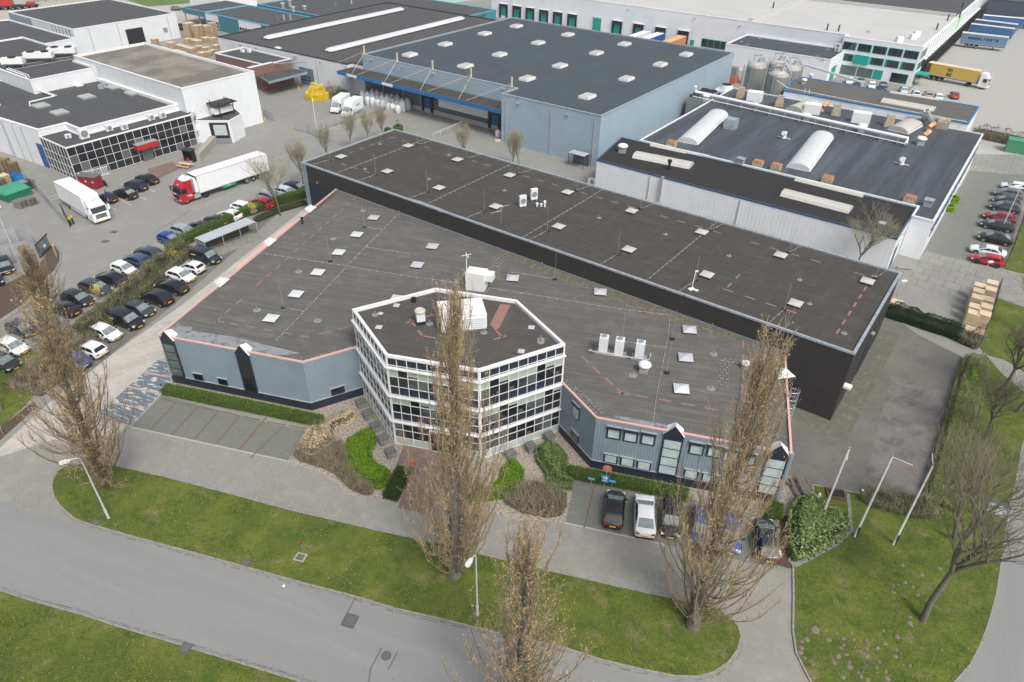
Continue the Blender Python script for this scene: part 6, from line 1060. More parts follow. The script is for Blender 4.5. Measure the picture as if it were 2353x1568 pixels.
# white rigid truck: roof corners in the photo fix its place
pa, pb = PT(1, 495, 95, 3.9), PT(1, 745, 245, 3.9); pc = PT(1, 885, 210, 3.9); rz = ang(pa, pb); o = thing('box_truck', 'white rigid truck with a plain white box parked before the glass front', 'truck', tuple(((pb + pc) / 2).xy) + (0,), rz)
boxbody(o, -(pb - pa).length, 0, 1.05, 3.9, m_tw); h = cab(o, m_tw, .15, 2.1, 3.2, False, grillm=m_trimw); MB().add([(-.05, -1.1, 3.85), (-.05, 1.1, 3.85), (1.3, 1.0, 3.2), (1.3, -1.0, 3.2), (-.05, -1.1, 3.1), (-.05, 1.1, 3.1)], [(0, 3, 2, 1), (0, 4, 3), (1, 2, 5)]).build('wind_deflector', m_tw, o, local=True)
MB().obox((-(pb - pa).length + .3, -1.0, .75), ((pb - pa).length + 1, 0, 0), (0, 2, 0), (0, 0, .3)).build('chassis', m_trim, o, local=True)
for s in (-1, 1):
    truck_wheel(o, 1.1, s); truck_wheel(o, -7.0, s); MB().obox((-5.9, s * 1.2 - .03, .45), (5.2, 0, 0), (0, .06, 0), (0, 0, .16)).obox((-5.9, s * 1.2 - .03, .75), (5.2, 0, 0), (0, .06, 0), (0, 0, .12)).build('side_guard', m_tw, o, local=True)
MB().box(.95, .1, 3.36, .12, .9, .03).build('deflector_slot', m_trim, o, local=True)
# red tractor with a long white reefer
pa = PT(1, 1635, 28, 3.95); e1 = P(572, 338, 3.95); rz = R(-120.1) + 0; fr1 = P(387 + 10, 468, 0)
q0 = PT(1, 1570, 300, .5); q1 = P(571, 398, 1.2); rz = ang(q1, q0)
o = thing('articulated_truck', 'red tractor unit pulling a long plain white refrigerated trailer', 'truck'); fl = PT(1, 1640, 285, .4); o.rotation_euler = (0, 0, rz)
dv = Vector((math.cos(rz), math.sin(rz), 0)); o.location = (fl.x - dv.x * 16.2, fl.y - dv.y * 16.2, 0)
boxbody(o, -.3, 13.0, 1.15, 3.98, m_tw, 'trailer_box', w=1.29); mr = paint('truckred', (0.42, 0.015, 0.02)); h = cab(o, mr, 13.95, 2.3, 3.65, True)
MB().add([(13.95, -1.05, 3.66), (13.95, 1.05, 3.66), (15.1, .7, 3.66), (15.1, -.7, 3.66), (13.95, -.95, 4.05), (13.95, .95, 4.05)], [(0, 3, 2, 1), (4, 3, 2, 5), (0, 4, 5, 1), (0, 3, 4), (1, 5, 2)]).build('roof_deflector', m_tw, o, local=True)
MB().box(13.25, 0, 1.3, .5, 2.1, 2.3).build('reefer_unit', m_white, o, local=True); MB().box(13.02, 0, 3.3, .06, 2.4, .6).build('reefer_header', m_trim, o, local=True); MB().box(7, 0, .8, 13.5, 1.0, .34).build('chassis', m_trim, o, local=True)
for s in (-1, 1):
    truck_wheel(o, 15.3, s); truck_wheel(o, 11.9, s, rm=m_rimd)
    for x in (1.6, 2.95, 4.3): truck_wheel(o, x, s)
    MB().box(13.4, s * 1.0, .5, 1.1, .45, .6).build('fuel_tank', m_zinc, o, local=True); MB().box(7.7, s * 1.22, .62, 2.5, .06, .5).build('green_sign', S('sign_green', (0.0, .33, .1)), o, local=True)
    MB().box(7.7, s * 1.255, .84, .7, .02, .09).build('sign_mark', m_white, o, local=True); MB().box(14.75, s * 1.23, 1.3, .8, .02, .1).build('cab_mark', m_white, o, local=True); MB().box(14.5, s * 1.23, 1.12, .5, .02, .1).build('cab_mark', m_white, o, local=True)
MB().tube([(h - .62, 0, 3.0), (h - .58, 0, 3.0)], .22, 14).build('round_badge', m_trimw, o, local=True); MB().tube([(h - .58, 0, 3.0), (h - .56, 0, 3.0)], .12, 10).build('badge_mark', m_cblue, o, local=True)
MB().box(h - .02, -.35, 1.6, .06, .9, .12).build('bonnet_mark', m_white, o, local=True); MB().box(h - .02, .5, 1.6, .06, .75, .12).build('bonnet_mark', S('mark_violet', (.12, .08, .4)), o, local=True)
# container truck
pa, pb = PT(30, 1490, 570, 4.0), PT(30, 1975, 655, 4.0); rz = ang(pa, pb); o = thing('container_truck', 'white tractor with a yellow shipping container at the dock doors', 'truck', tuple((pa + Vector((math.sin(rz), -math.cos(rz), 0)) * -1.22 * 0).xy) + (0,), rz)
m_cy = surf('yellow_container', (0.62, 0.42, 0.07), .5, wave=(.28, .9)); bx = boxbody(o, 0, 12.2, 1.35, 4.0, m_cy, 'container', frame=True); MB().obox((0, -1.275, 1.4), (.9, 0, 0), (0, 2.55, 0), (0, 0, 2.58)).build('dark_red_end', S('container_red', (.17, .03, .03)), o, local=True)
MB().obox((0, -1.2, 4.0), (12.2, 0, 0), (0, 2.4, 0), (0, 0, .03)).build('container_roof', S('pale_yellow_roof', (.66, .58, .38)), o, local=True)
for s in (-1, 1): text(o, 'container_lettering', 'm\nsc', 1.5, m_trim, (5.6, s * 1.285, 2.7), (R(90), 0, 0 if s < 0 else math.pi), bold=.05)
MB().box(7, 0, .95, 13.5, 1.0, .38).build('chassis', S('chassis_blue', (.01, .09, .3)), o, local=True)
for s in (-1, 1):
    for x in (1.2, 2.5, 3.8): truck_wheel(o, x, s)
    truck_wheel(o, 10.4, s, rm=m_rimd); truck_wheel(o, 13.9, s, rm=m_rimd)
cab(o, m_tw, 12.7, 2.1, 3.7, True, grillm=m_trimw)
def trailer(name, lab, p0, p1, mat, roofm, extra=None, z1=4.0, group=None):
    rz = ang(p0, p1); L_ = 12.2; o = thing(name, lab, 'trailer', (p0.x, p0.y, 0), rz, group); boxbody(o, 0, L_, 1.35, z1, mat, 'container'); MB().obox((0, -1.2, z1), (L_, 0, 0), (0, 2.4, 0), (0, 0, .03)).build('container_roof', roofm, o, local=True)
    MB().box(6.2, 0, .95, 12, 1, .38).box(9.2, -.8, 0, .15, .15, 1.2).box(9.2, .8, 0, .15, .15, 1.2).build('chassis', m_trim, o, local=True)
    for s in (-1, 1):
        for x in (2.2, 3.5, 4.8): truck_wheel(o, x, s)
    return o
m_cb = surf('grey_blue_container', (0.14, 0.24, 0.37), .5, [(.4, .5, .7, (.2, .3, .42), .6)], wave=(.28, .8)); m_cb2 = surf('deep_blue_container', (0.04, 0.13, 0.30), .5, [(.5, .5, .7, (.07, .2, .4), .6)], wave=(.28, .8)); m_rw = S('dirty_white_roof', (.62, .6, .57), .6)
GT_ = 'container trailers at the side docks'
o = trailer('container_trailer', 'grey blue container trailer with dark block lettering, nearest of the docked row', PT(30, 1790, 297, 4), PT(30, 2250, 347, 4), m_cb, m_rw, group=GT_)
m_dl = S('dark_letter_blue', (.02, .04, .12))
for k_ in range(10):
    x_ = 2.2 + k_ * .82
    if k_ in (4, 5, 8): text(o, 'side_letter', {4: 'L', 5: 'F', 8: 'T'}[k_], .95, m_dl, (x_, -1.29, 2.85), (R(90), 0, 0), bold=.05)
    else: MB().box(x_, -1.29, 2.5, .66, .02, .68).build('side_letter', m_dl, o, local=True)
o = trailer('container_trailer', 'deep blue container trailer behind the grey blue one', PT(30, 1870, 218, 4), PT(30, 2330, 272, 4), m_cb2, m_rw, group=GT_); MB().obox((5.0, -1.3, 1.5), (2.4, 0, 0), (0, .02, 0), (0, 0, 1.3)).build('painted_block', m_cblue, o, local=True)
trailer('container_trailer', 'white roofed blue container trailer, third of the docked row', PT(30, 1910, 178, 4), PT(30, 2352, 232, 4), m_cb2, m_rw, group=GT_); trailer('container_trailer', 'white roofed trailer farthest in the docked row', PT(30, 1980, 138, 4), PT(30, 2352, 170, 4), m_cb2, m_tw, group=GT_)
for p0, lab, mm in ((PT(20, 1235, 290, 4), 'white roofed trailer backed up to the white centre', m_tw), (PT(20, 1360, 305, 4), 'blue trailer with a white roof backed up to the white centre', S('trailer_blue', (.01, .08, .35))), (PT(20, 1560, 332, 4), 'orange trailer backed up to the white centre', m_orange)):
    o = thing('docked_trailer', lab, 'trailer', (p0.x, p0.y, 0), YAW - R(90)); boxbody(o, -.5, 12.5, 1.2, 4.0, mm, 'cargo_box'); MB().obox((-.5, -1.2, 4.0), (13, 0, 0), (0, 2.4, 0), (0, 0, .03)).build('roof_sheet', S('orange_roof', (.75, .40, .16)) if mm is m_orange else m_tw, o, local=True)
    for s in (-1, 1):
        for x in (2.5, 3.8, 5.1): truck_wheel(o, x, s)
# two small box vans by the big bags
for t, x0, y0, x1, y1, lab, z1, brand in ((10, 850, 985, 1005, 905, 'white box van with blue side lettering in front of the big bags', 3.2, 1), (10, 745, 945, 850, 880, 'white refrigerated box van standing behind the lettered one', 3.0, 0)):
    a, b_ = PT(t, x0, y0, 2.0), PT(t, x1, y1, 2.0); rz = ang(b_, a); o = thing('box_van', lab, 'van', (a.x, a.y, 0), rz); bx = boxbody(o, -4.3, 0, .85, z1, m_tw, w=1.08, frame=False); b = MB(); pr = [(.02, .45), (1.75, .45), (1.75, .95), (1.2, 1.25), (.55, 2.2), (.02, 2.25)]; n = 6
    v = [(x, -.95, z) for x, z in pr] + [(x, .95, z) for x, z in pr]; b.add(v, [tuple(range(n)), tuple(range(n, 2 * n))[::-1]] + [(i, n + i, n + (i + 1) % n, (i + 1) % n) for i in range(n)]).build('cab', m_tw, o, local=True)
    MB().add([(1.17, -.85, 1.33), (1.17, .85, 1.33), (.6, .8, 2.15), (.6, -.8, 2.15)], [(0, 1, 2, 3)]).build('windscreen', m_wsh, o, local=True); MB().add([(0, -.9, 2.25), (0, .9, 2.25), (0, .9, z1), (0, -.9, z1), (.6, -.8, 2.25), (.6, .8, 2.25)], [(3, 2, 5, 4), (0, 3, 4), (1, 5, 2)]).build('wind_deflector', m_tw, o, local=True)
    for s in (-1, 1):
        MB().obox((.2, s * .955, 1.35), (.75, 0, 0), (0, s * .012, 0), (0, 0, .6)).build('side_window', m_sgl, o, local=True)
        for x in (1.05, -2.7): truck_wheel(o, x, s, y=.98, r=.35, d=.22)
        MB().box(1.72, s * .7, .85, .12, .35, .18).build('headlight', m_head, o, local=True); MB().box(1.0, s * 1.12, 1.35, .1, .2, .3).build('mirror', m_trim, o, local=True)
        if brand: MB().box(-2.0, s * 1.085, 2.0, 1.5, .02, .32).box(-1.95, s * 1.085, 1.86, 1.3, .02, .06).build('side_mark', S('letter_blue', (.10, .42, .60)), o, local=True)
    MB().box(1.77, 0, .5, .03, .52, .12).build('number_plate', m_plate, o, local=True); MB().box(-2, 0, .55, 4.2, .9, .25).build('chassis', m_trim, o, local=True)
    if not brand: MB().box(.35, 0, 2.3, .6, 1.3, .45).build('cooling_unit', m_white, o, local=True)
# red crane truck, top left
p = P(42, 22, 0); o = thing('crane_truck', 'red heavy crane truck with many axles at the top left corner', 'crane truck', p, R(15)); MB().box(0, 0, .9, 13, 2.5, .5).build('chassis', m_trim, o, local=True); MB().box(-3.5, 0, 1.4, 5, 2.6, 2.3).box(4.5, 0, 1.4, 2.6, 1.4, 1.0).build('engine_house', mr, o, local=True)
MB().tube([(-4, 0, 3.8), (6.5, 0, 4.4)], .45, 6).build('boom', mr, o, local=True); MB().box(-6.8, 0, .7, 1.8, 2.5, 2.0).build('cab', m_tw, o, local=True)
for s in (-1, 1):
    for k in range(6): truck_wheel(o, -5.5 + k * 2.2, s, y=1.25)
# scooter
p = PT(1, 968, 140); o = thing('motor_scooter', 'dark motor scooter parked on the forecourt by the white railing', 'scooter', p, R(-40))
MB().box(0, 0, .35, 1.1, .3, .25).box(-.35, 0, .6, .6, .32, .22).add([(.45, -.2, .3), (.45, .2, .3), (.62, 0, 1.0)], [(0, 1, 2), (2, 1, 0)]).build('body', S('scooter_blue', (.01, .015, .03), .3), o, local=True); b = MB()
for x in (.62, -.55): b.tube([(x, -.06, .25), (x, .06, .25)], .25, 12)
b.build('wheel', m_tyre, o, local=True); MB().tube([(.45, -.3, 1.05), (.5, .3, 1.05)], .025, 5).build('handlebar', m_trim, o, local=True); MB().box(-.72, 0, .6, .03, .2, .2).build('number_plate', m_plate, o, local=True)
# ================= VEGETATION =================
m_bark = surf('bark', (0.13, 0.115, 0.09), .95, [(2, .45, .65, (0.20, 0.185, 0.145), .8), (5, .5, .7, (0.07, 0.065, 0.045), .6)], bump=.8, bscale=9, vec='obj'); m_twd = surf('brown_grey_twig', (0.19, 0.17, 0.11), .9, [(.8, .45, .7, (0.14, 0.14, 0.08), .8)], vec='obj'); m_limb = surf('limb_bark', (0.24, 0.21, 0.145), .9, [(1.5, .45, .7, (0.16, 0.16, 0.095), .8)], vec='obj'); m_twig = surf('poplar_twig', (0.36, 0.28, 0.17), .85, [(.5, .4, .7, (0.28, 0.22, 0.135), .8)], vec='obj')
m_bud = surf('poplar_bud', (0.3, 0.18, 0.08), .8, island=[(0.36, 0.24, 0.11), (0.52, 0.36, 0.18), (0.60, 0.44, 0.24), (0.42, 0.30, 0.15)]); m_twg = surf('grey_twig', (0.37, 0.34, 0.23), .9, [(.8, .45, .7, (0.20, 0.175, 0.12), .8)], vec='obj')
def poplar(name, label, seed, h, Rc, p, top=None, group=None, dens=1.0):
    rg = np.random.default_rng(seed); o = thing(name, label, 'tree', p, 0, group); tr = []; n = 14; w1 = rg.uniform(-.25, .25, (n + 1, 2)).cumsum(0) * .12
    for i in range(n):
        z0, z1 = h * .93 * i / n, h * .93 * (i + 1) / n; r0, r1 = .42 * (1 - i / n) ** .8 + .03, .42 * (1 - (i + 1) / n) ** .8 + .03
        tr.append((w1[i, 0], w1[i, 1], z0, w1[i + 1, 0], w1[i + 1, 1], z1, r0 * (1.35 if i == 0 else 1), r1))
    limbs = []; tw = []; tips = []
    nl = int(160 * dens)
    for k in range(nl):
        zf = .005 + .83 * rg.random() ** 1.15; z0 = h * zf; az = rg.uniform(0, 6.283); prof = np.interp(zf, [0, .1, .25, .45, .7, 1], [.85, 1.30, 1.12, .62, .36, .10]); Rr = Rc * prof * rg.uniform(.2, 1.12); L_ = h * (.17 + .17 * rg.random()) * (1.1 - .55 * zf)
        L_ = min(L_, h * .95 - z0); ns = 7; P_ = []; wob = rg.normal(0, .07, (ns + 1, 2)).cumsum(0)
        for i in range(ns + 1):
            t = i / ns; rr = Rr * (1 - math.exp(-1.5 * t)) / .777; P_.append((rr * math.cos(az) + wob[i, 0] * (t > 0), rr * math.sin(az) + wob[i, 1] * (t > 0), z0 + L_ * (.22 * t + .78 * t ** 1.7)))
        rb = .015 + .0075 * L_
        for i in range(ns): limbs.append((*P_[i], *P_[i + 1], rb * (1 - i / ns * .85), rb * (1 - (i + 1) / ns * .85)))
        P_ = np.array(P_); nt_ = int(L_ * 3.6 * dens) + 3
        for j in range(nt_):
            t = rg.uniform(.12, 1.0) * ns; i = min(int(t), ns - 1); b = P_[i] + (P_[i + 1] - P_[i]) * (t - i); d = P_[i + 1] - P_[i]; d /= np.linalg.norm(d) + 1e-9
            a = rg.uniform(0, 6.283); d = d * .8 + np.array([math.cos(a), math.sin(a), 0]) * rg.uniform(.25, .75) + np.array([0, 0, .75]); d /= np.linalg.norm(d); l = rg.uniform(.5, 1.5)
            m_ = b + d * l * .5; d2 = d * .8 + np.array([0, 0, .45]) + rg.normal(0, .18, 3); d2 /= np.linalg.norm(d2); e = m_ + d2 * l * .5; tw.append((*b, *m_, .013, .010)); tw.append((*m_, *e, .010, .006)); tips.append(e)
            for s_ in range(2):
                u = rg.uniform(.2, .95); b2 = b + (e - b) * u; dd = d + rg.normal(0, .5, 3); dd[2] = abs(dd[2]) + .2; dd /= np.linalg.norm(dd); e2 = b2 + dd * rg.uniform(.2, .6); tw.append((*b2, *e2, .009, .006)); tips.append(e2); tips.append((b2 + e2) / 2)
    segmesh('trunk', tr, m_bark, o, 9); segmesh('limbs', limbs, m_limb, o, 4); segmesh('twigs', tw, m_twig, o, 3)
    tp = np.array(tips); leafmesh('buds', tp, .05, m_bud, o, 1.2)
    if top is not None: v = (Vector(top) - Vector(p)).normalized(); o.rotation_mode = 'QUATERNION'; o.rotation_quaternion = Vector((0, 0, 1)).rotation_difference(v)
    return o
def clone(src, p, rz, label, top=None, s=1.0, group=None):
    bpy.context.view_layer.update(); KIDS.pop(src.name, None); o = dup(src, p, 0, label, group, s)
    q1 = Matrix.Rotation(rz, 3, 'Z').to_quaternion(); o.rotation_mode = 'QUATERNION'
    v = (Vector(top) - Vector(p)).normalized() if top is not None else Vector((0, 0, 1)); o.rotation_quaternion = Vector((0, 0, 1)).rotation_difference(v) @ q1; return o
PG = 'tall bare poplars along the lawns'
pb_ = P(1045, 1322); A_p = poplar('poplar_tree', 'tall bare poplar in the middle, standing before the glass office entrance', 3, 26.5, 3.4, pb_, P(1045, 650, 25.5), PG)
pb_ = P(1592, 1440); B_p = poplar('poplar_tree', 'tall bare poplar at the right end of the lawn, hiding two blue cars', 11, 26.5, 3.9, pb_, P(1780, 762, 25.5), PG)
pb_ = P(241, 1112); C_p = poplar('poplar_tree', 'tall bare poplar at the left lawn tip behind the street lamp', 29, 25.5, 3.7, pb_, P(60, 640, 25.0), PG, .9)
pb_ = P(1185, 1690); clone(C_p, pb_, 1.7, 'nearest bare poplar rising from the bottom edge of the picture', P(1218, 1188, 23.0), .90, PG)
pb_ = P(112, 702); clone(A_p, pb_, 4.0, 'bare poplar in the mulch bed by the fenced compound', P(28, 515, 17), .68, PG)
def baretree(name, label, seed, h, spread, p, top=None, group=None, depth=6, r0=.16, twig=m_twg, fork=.3, lean=None, tip=.009, nb=3, rise=.35):
    rg = np.random.default_rng(seed); o = thing(name, label, 'tree', p, 0, group); S1 = []; S2 = []
    def grow(b, d, l, r, k):
        n = 3 if k < 3 else 2; c = b
        for i in range(n):
            d = d + rg.normal(0, .10, 3) + np.array([0, 0, .05]); d /= np.linalg.norm(d); e = c + d * l / n; ra, rb = r * (1 - .3 * i / n), r * (1 - .3 * (i + 1) / n); (S1 if k < 3 else S2).append((*c, *e, ra, rb)); c = e
            if k > 0 and k < depth and i < n - 1: a = rg.uniform(0, 6.283); dd = d + np.array([math.cos(a), math.sin(a), .3]) * spread * rg.uniform(.8, 1.4); dd /= np.linalg.norm(dd); grow(c, dd, l * rg.uniform(.55, .85), r * .5, k + 1 if k + 1 < depth else depth)
        if k >= depth: return
        m = nb if k > 0 else nb + 2
        for j in range(m):
            a = 6.283 * j / m + rg.uniform(-.6, .6); dd = d + np.array([math.cos(a), math.sin(a), rise]) * spread * rg.uniform(.45, 1.35); dd /= np.linalg.norm(dd); grow(c, dd, l * rg.uniform(.6, .85), max(r * .60, tip), k + 1)
    d0 = np.array([0, 0, 1.0]) if lean is None else np.array(lean); grow(np.zeros(3), d0 / np.linalg.norm(d0), h * fork, r0, 0)
    segmesh('trunk', S1, m_bark, o, 7); segmesh('twigs', S2, twig, o, 3); return o
HG = 'small bare trees behind the brown warehouse'
T1_ = baretree('bare_tree', 'bare tree standing in the trimmed hedge before the silver suv', 5, 12.5, .60, P(645, 496), depth=6, r0=.14, fork=.24, nb=2, tip=.010)
T2_ = baretree('bare_tree', 'bare tree against the blue warehouse wall behind the brown roof', 8, 9.0, .62, P(1195, 385), depth=6, r0=.09, fork=.25, group=HG, nb=2, tip=.011, rise=.7)
for (x, y, s, rz, lab, src) in ((698, 425, 1.15, 1.0, 'bare tree right at the left corner of the brown warehouse', T2_), (745, 378, 1.05, 2.0, 'bare shrub tree below the left end of the fenced ramp', T2_), (800, 350, 1.05, 3.1, 'bare tree in the middle of the row below the ramp wall', T2_), (850, 340, 1.0, 4.4, 'bare tree before the concrete ramp wall, left of two green bushes', T2_), (888, 325, .95, 5.5, 'bare tree behind the top corner of the brown roof', T2_), (1070, 372, 1.05, .6, 'bare tree in the sunken yard before the blue gate', T2_), (1172, 390, 1.0, 1.6, 'smaller bare tree left of the blue warehouse tree', T2_)):
    clone(src, P(x, y), rz, lab, None, s, HG)
clone(T1_, P(1958, 632), 2.2, 'round bare tree in front of the white corrugated plant wall', None, 1.0)
G1 = baretree('bare_tree', 'big bare tree with a thick leaning trunk on the right lawn', 21, 12, .70, P(2120, 1428), depth=6, r0=.27, fork=.42, tip=.006, rise=.3, nb=2, twig=m_twd)
bt = P(2205, 1289, 0); 
clone(G1, P(2188, 1243), 2.0, 'bare tree with pale trunk behind the right lawn tree', None, .72); clone(G1, P(2297, 900), 3.6, 'bare tree by the side path at the right edge', None, .7); clone(G1, P(2335, 950), 5.0, 'bare tree at the right edge beside the side road', None, .72); clone(G1, P(2400, 1100), 1.0, 'bare tree beyond the right picture edge reaching over the road', None, .8); clone(G1, P(2262, 1010), 2.7, 'slim bare tree on the strip between the long hedge and side road', None, .55); clone(G1, P(2345, 770), .4, 'bare tree on the strip lawn at the far right edge', None, .62); clone(T1_, P(6, 945), 4.2, 'bare tree with grey trunk on the grass at the left edge', None, .95)
# leafy masses
def leaf_ramp(name, cols): return surf(name, cols[0], .75, island=cols, spec=.25)
L_hedge = leaf_ramp('hedge_leaf', [(0.07, 0.13, 0.016), (0.13, 0.21, 0.025), (0.045, 0.085, 0.014), (0.18, 0.25, 0.04)]); L_moss = leaf_ramp('hedge_leaf_dull', [(0.06, 0.075, 0.022), (0.10, 0.115, 0.03), (0.075, 0.06, 0.03), (0.045, 0.06, 0.018)])
L_jun = leaf_ramp('juniper_leaf', [(0.10, 0.20, 0.008), (0.17, 0.30, 0.012), (0.05, 0.12, 0.006), (0.25, 0.34, 0.03)]); L_box = leaf_ramp('box_leaf', [(0.02, 0.045, 0.006), (0.045, 0.08, 0.010), (0.012, 0.025, 0.005), (0.085, 0.11, 0.02)])
L_light = leaf_ramp('light_shrub_leaf', [(0.10, 0.16, 0.05), (0.20, 0.27, 0.10), (0.06, 0.11, 0.03), (0.28, 0.33, 0.15)]); L_brown = leaf_ramp('brown_twig_bed', [(0.12, 0.085, 0.058), (0.18, 0.13, 0.085), (0.08, 0.058, 0.04), (0.23, 0.175, 0.115)])
L_beige = leaf_ramp('dried_flower', [(0.72, 0.55, 0.38), (0.85, 0.70, 0.54), (0.50, 0.35, 0.22), (0.66, 0.48, 0.32)]); L_con = leaf_ramp('conifer_leaf', [(0.012, 0.035, 0.010), (0.03, 0.06, 0.018), (0.008, 0.02, 0.008), (0.05, 0.085, 0.025)])
L_bam = leaf_ramp('bamboo_leaf', [(0.16, 0.25, 0.05), (0.09, 0.18, 0.03), (0.42, 0.44, 0.22), (0.06, 0.12, 0.02)]); L_yel = leaf_ramp('forsythia_flower', [(0.92, 0.68, 0.02), (0.95, 0.78, 0.04), (0.8, 0.54, 0.01)]); L_wild = leaf_ramp('wild_hedge_leaf', [(0.07, 0.095, 0.022), (0.045, 0.07, 0.018), (0.13, 0.10, 0.05), (0.09, 0.12, 0.03), (0.17, 0.12, 0.07)]); L_lime = leaf_ramp('lime_leaf', [(0.22, 0.42, 0.01), (0.32, 0.50, 0.03), (0.14, 0.3, 0.01)])
L_wine = leaf_ramp('bare_brush', [(0.14, 0.105, 0.07), (0.20, 0.15, 0.10), (0.10, 0.075, 0.05), (0.16, 0.14, 0.07)])
CORE = {}
def bush(name, label, cat, poly, h, mat, dens=260, size=.06, rr=.5, rough_=.12, core=(0.02, 0.028, 0.012), z0=.02, box=False, group=None, shape_h=None, stuff=False, twigs=None):
    """leafy mass over a footprint: an inner core and thousands of leaf faces"""
    poly = ccw([Vector((p[0], p[1])) for p in poly]); xs = [p[0] for p in poly]; ys = [p[1] for p in poly]; x0, x1, y0, y1 = min(xs), max(xs), min(ys), max(ys); c = centre(poly)
    n = int((x1 - x0) * (y1 - y0) * dens); x = RNG.uniform(x0, x1, n); y = RNG.uniform(y0, y1, n); k = inpoly(poly, x, y); x = x[k]; y = y[k]; d = edged(poly, x, y)
    nz = np.sin(x * 1.9 + 3 * np.sin(y * .9)) * .5 + np.sin(y * 2.3 + 2 * np.sin(x * 1.3)) * .5; hz = h * (1 + rough_ * nz) * (1 if shape_h is None else shape_h(x, y))
    top = hz * (np.minimum(1, d / rr) ** (.12 if box else .5)); u = RNG.random(len(x)); z = np.where(d < rr * (.35 if box else .8), top * u ** .45, top) + RNG.normal(0, .03, len(x)) * (1 if not box else .6) + z0
    o = thing(name, label, cat, (c.x, c.y, 0), 0, group)
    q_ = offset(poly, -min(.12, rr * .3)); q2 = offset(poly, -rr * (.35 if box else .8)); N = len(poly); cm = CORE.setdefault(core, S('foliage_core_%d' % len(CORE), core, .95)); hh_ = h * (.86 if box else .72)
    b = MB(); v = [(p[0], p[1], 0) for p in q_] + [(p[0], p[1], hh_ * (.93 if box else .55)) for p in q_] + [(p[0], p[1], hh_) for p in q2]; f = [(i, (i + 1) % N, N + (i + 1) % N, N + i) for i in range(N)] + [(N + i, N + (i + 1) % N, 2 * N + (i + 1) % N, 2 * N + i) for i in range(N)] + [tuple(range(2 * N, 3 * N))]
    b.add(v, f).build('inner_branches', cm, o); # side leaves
    per = [(poly[i], poly[(i + 1) % N]) for i in range(N)]; pts = [np.stack([x, y, z], 1)]
    for a, e in per:
        l = (e - a).length; m_ = int(l * h * dens * .8)
        if m_ < 1: continue
        t = RNG.random(m_)[:, None]; nn = np.array([(e - a).y, -(e - a).x]) / (l + 1e-9); xy = np.array([a.x, a.y]) * (1 - t) + np.array([e.x, e.y]) * t + nn * RNG.normal(-.02, .05, (m_, 1)); hs2 = h * (.98 if box else .6) * (1 if shape_h is None else shape_h(xy[:, 0], xy[:, 1])); pts.append(np.concatenate([xy, (RNG.random(m_) * hs2)[:, None] + z0], 1))
    pts = np.concatenate(pts); pts[:, :2] -= np.array([c.x, c.y]); leafmesh('leaves', pts, size, mat, o, .8 if not box else .9)
    if twigs: T = pts[RNG.integers(0, len(pts), twigs)]; dv = RNG.normal(0, .3, (twigs, 3)); dv[:, 2] = RNG.uniform(.3, .9, twigs); segmesh('twigs', np.concatenate([T - dv * .3, T + dv, np.full((twigs, 1), .012), np.full((twigs, 1), .006)], 1), m_twg, o)
    return o
def band(pts, w_):
    pts = [Vector((p.x, p.y)) for p in pts]; Ls = []; Rs = []
    for i, p in enumerate(pts):
        d = (pts[min(i + 1, len(pts) - 1)] - pts[max(i - 1, 0)]).normalized(); n = Vector((-d.y, d.x)); ww = w_ if not isinstance(w_, (list, tuple)) else w_[i]; Ls.append(p + n * ww / 2); Rs.append(p - n * ww / 2)
    return Rs + Ls[::-1]
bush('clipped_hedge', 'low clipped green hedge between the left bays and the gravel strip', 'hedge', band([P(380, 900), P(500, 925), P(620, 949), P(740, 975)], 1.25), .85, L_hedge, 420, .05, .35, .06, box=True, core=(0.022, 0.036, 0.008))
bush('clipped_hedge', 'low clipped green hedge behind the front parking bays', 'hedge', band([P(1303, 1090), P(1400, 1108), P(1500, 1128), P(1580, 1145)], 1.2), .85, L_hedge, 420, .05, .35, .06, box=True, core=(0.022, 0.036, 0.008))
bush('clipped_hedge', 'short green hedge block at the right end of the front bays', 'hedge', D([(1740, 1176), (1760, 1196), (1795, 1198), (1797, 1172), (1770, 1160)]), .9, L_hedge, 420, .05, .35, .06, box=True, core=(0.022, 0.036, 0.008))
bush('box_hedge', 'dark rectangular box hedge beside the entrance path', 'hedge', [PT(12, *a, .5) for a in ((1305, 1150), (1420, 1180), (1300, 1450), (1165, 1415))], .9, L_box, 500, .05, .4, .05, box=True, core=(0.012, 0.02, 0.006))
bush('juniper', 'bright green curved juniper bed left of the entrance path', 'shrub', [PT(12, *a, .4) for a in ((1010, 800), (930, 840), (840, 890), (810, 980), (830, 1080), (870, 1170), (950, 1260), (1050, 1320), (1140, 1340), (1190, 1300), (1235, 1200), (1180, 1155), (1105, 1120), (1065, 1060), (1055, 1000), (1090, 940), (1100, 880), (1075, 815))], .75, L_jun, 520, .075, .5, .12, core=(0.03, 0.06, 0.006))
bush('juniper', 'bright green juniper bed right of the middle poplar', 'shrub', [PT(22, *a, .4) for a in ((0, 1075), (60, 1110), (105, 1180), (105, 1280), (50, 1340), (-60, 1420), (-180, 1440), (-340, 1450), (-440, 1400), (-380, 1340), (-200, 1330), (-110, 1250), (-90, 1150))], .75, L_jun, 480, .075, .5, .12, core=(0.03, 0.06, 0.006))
bush('light_shrub', 'pale green shrub beside the blue grey wall corner', 'shrub', [PT(22, *a, .5) for a in ((330, 920), (215, 980), (235, 1090), (320, 1200), (325, 1290), (400, 1325), (550, 1340), (560, 1275), (475, 1220), (500, 1130), (510, 1060), (420, 950))], 1.1, L_light, 380, .09, .7, .3, core=(0.03, 0.05, 0.018))
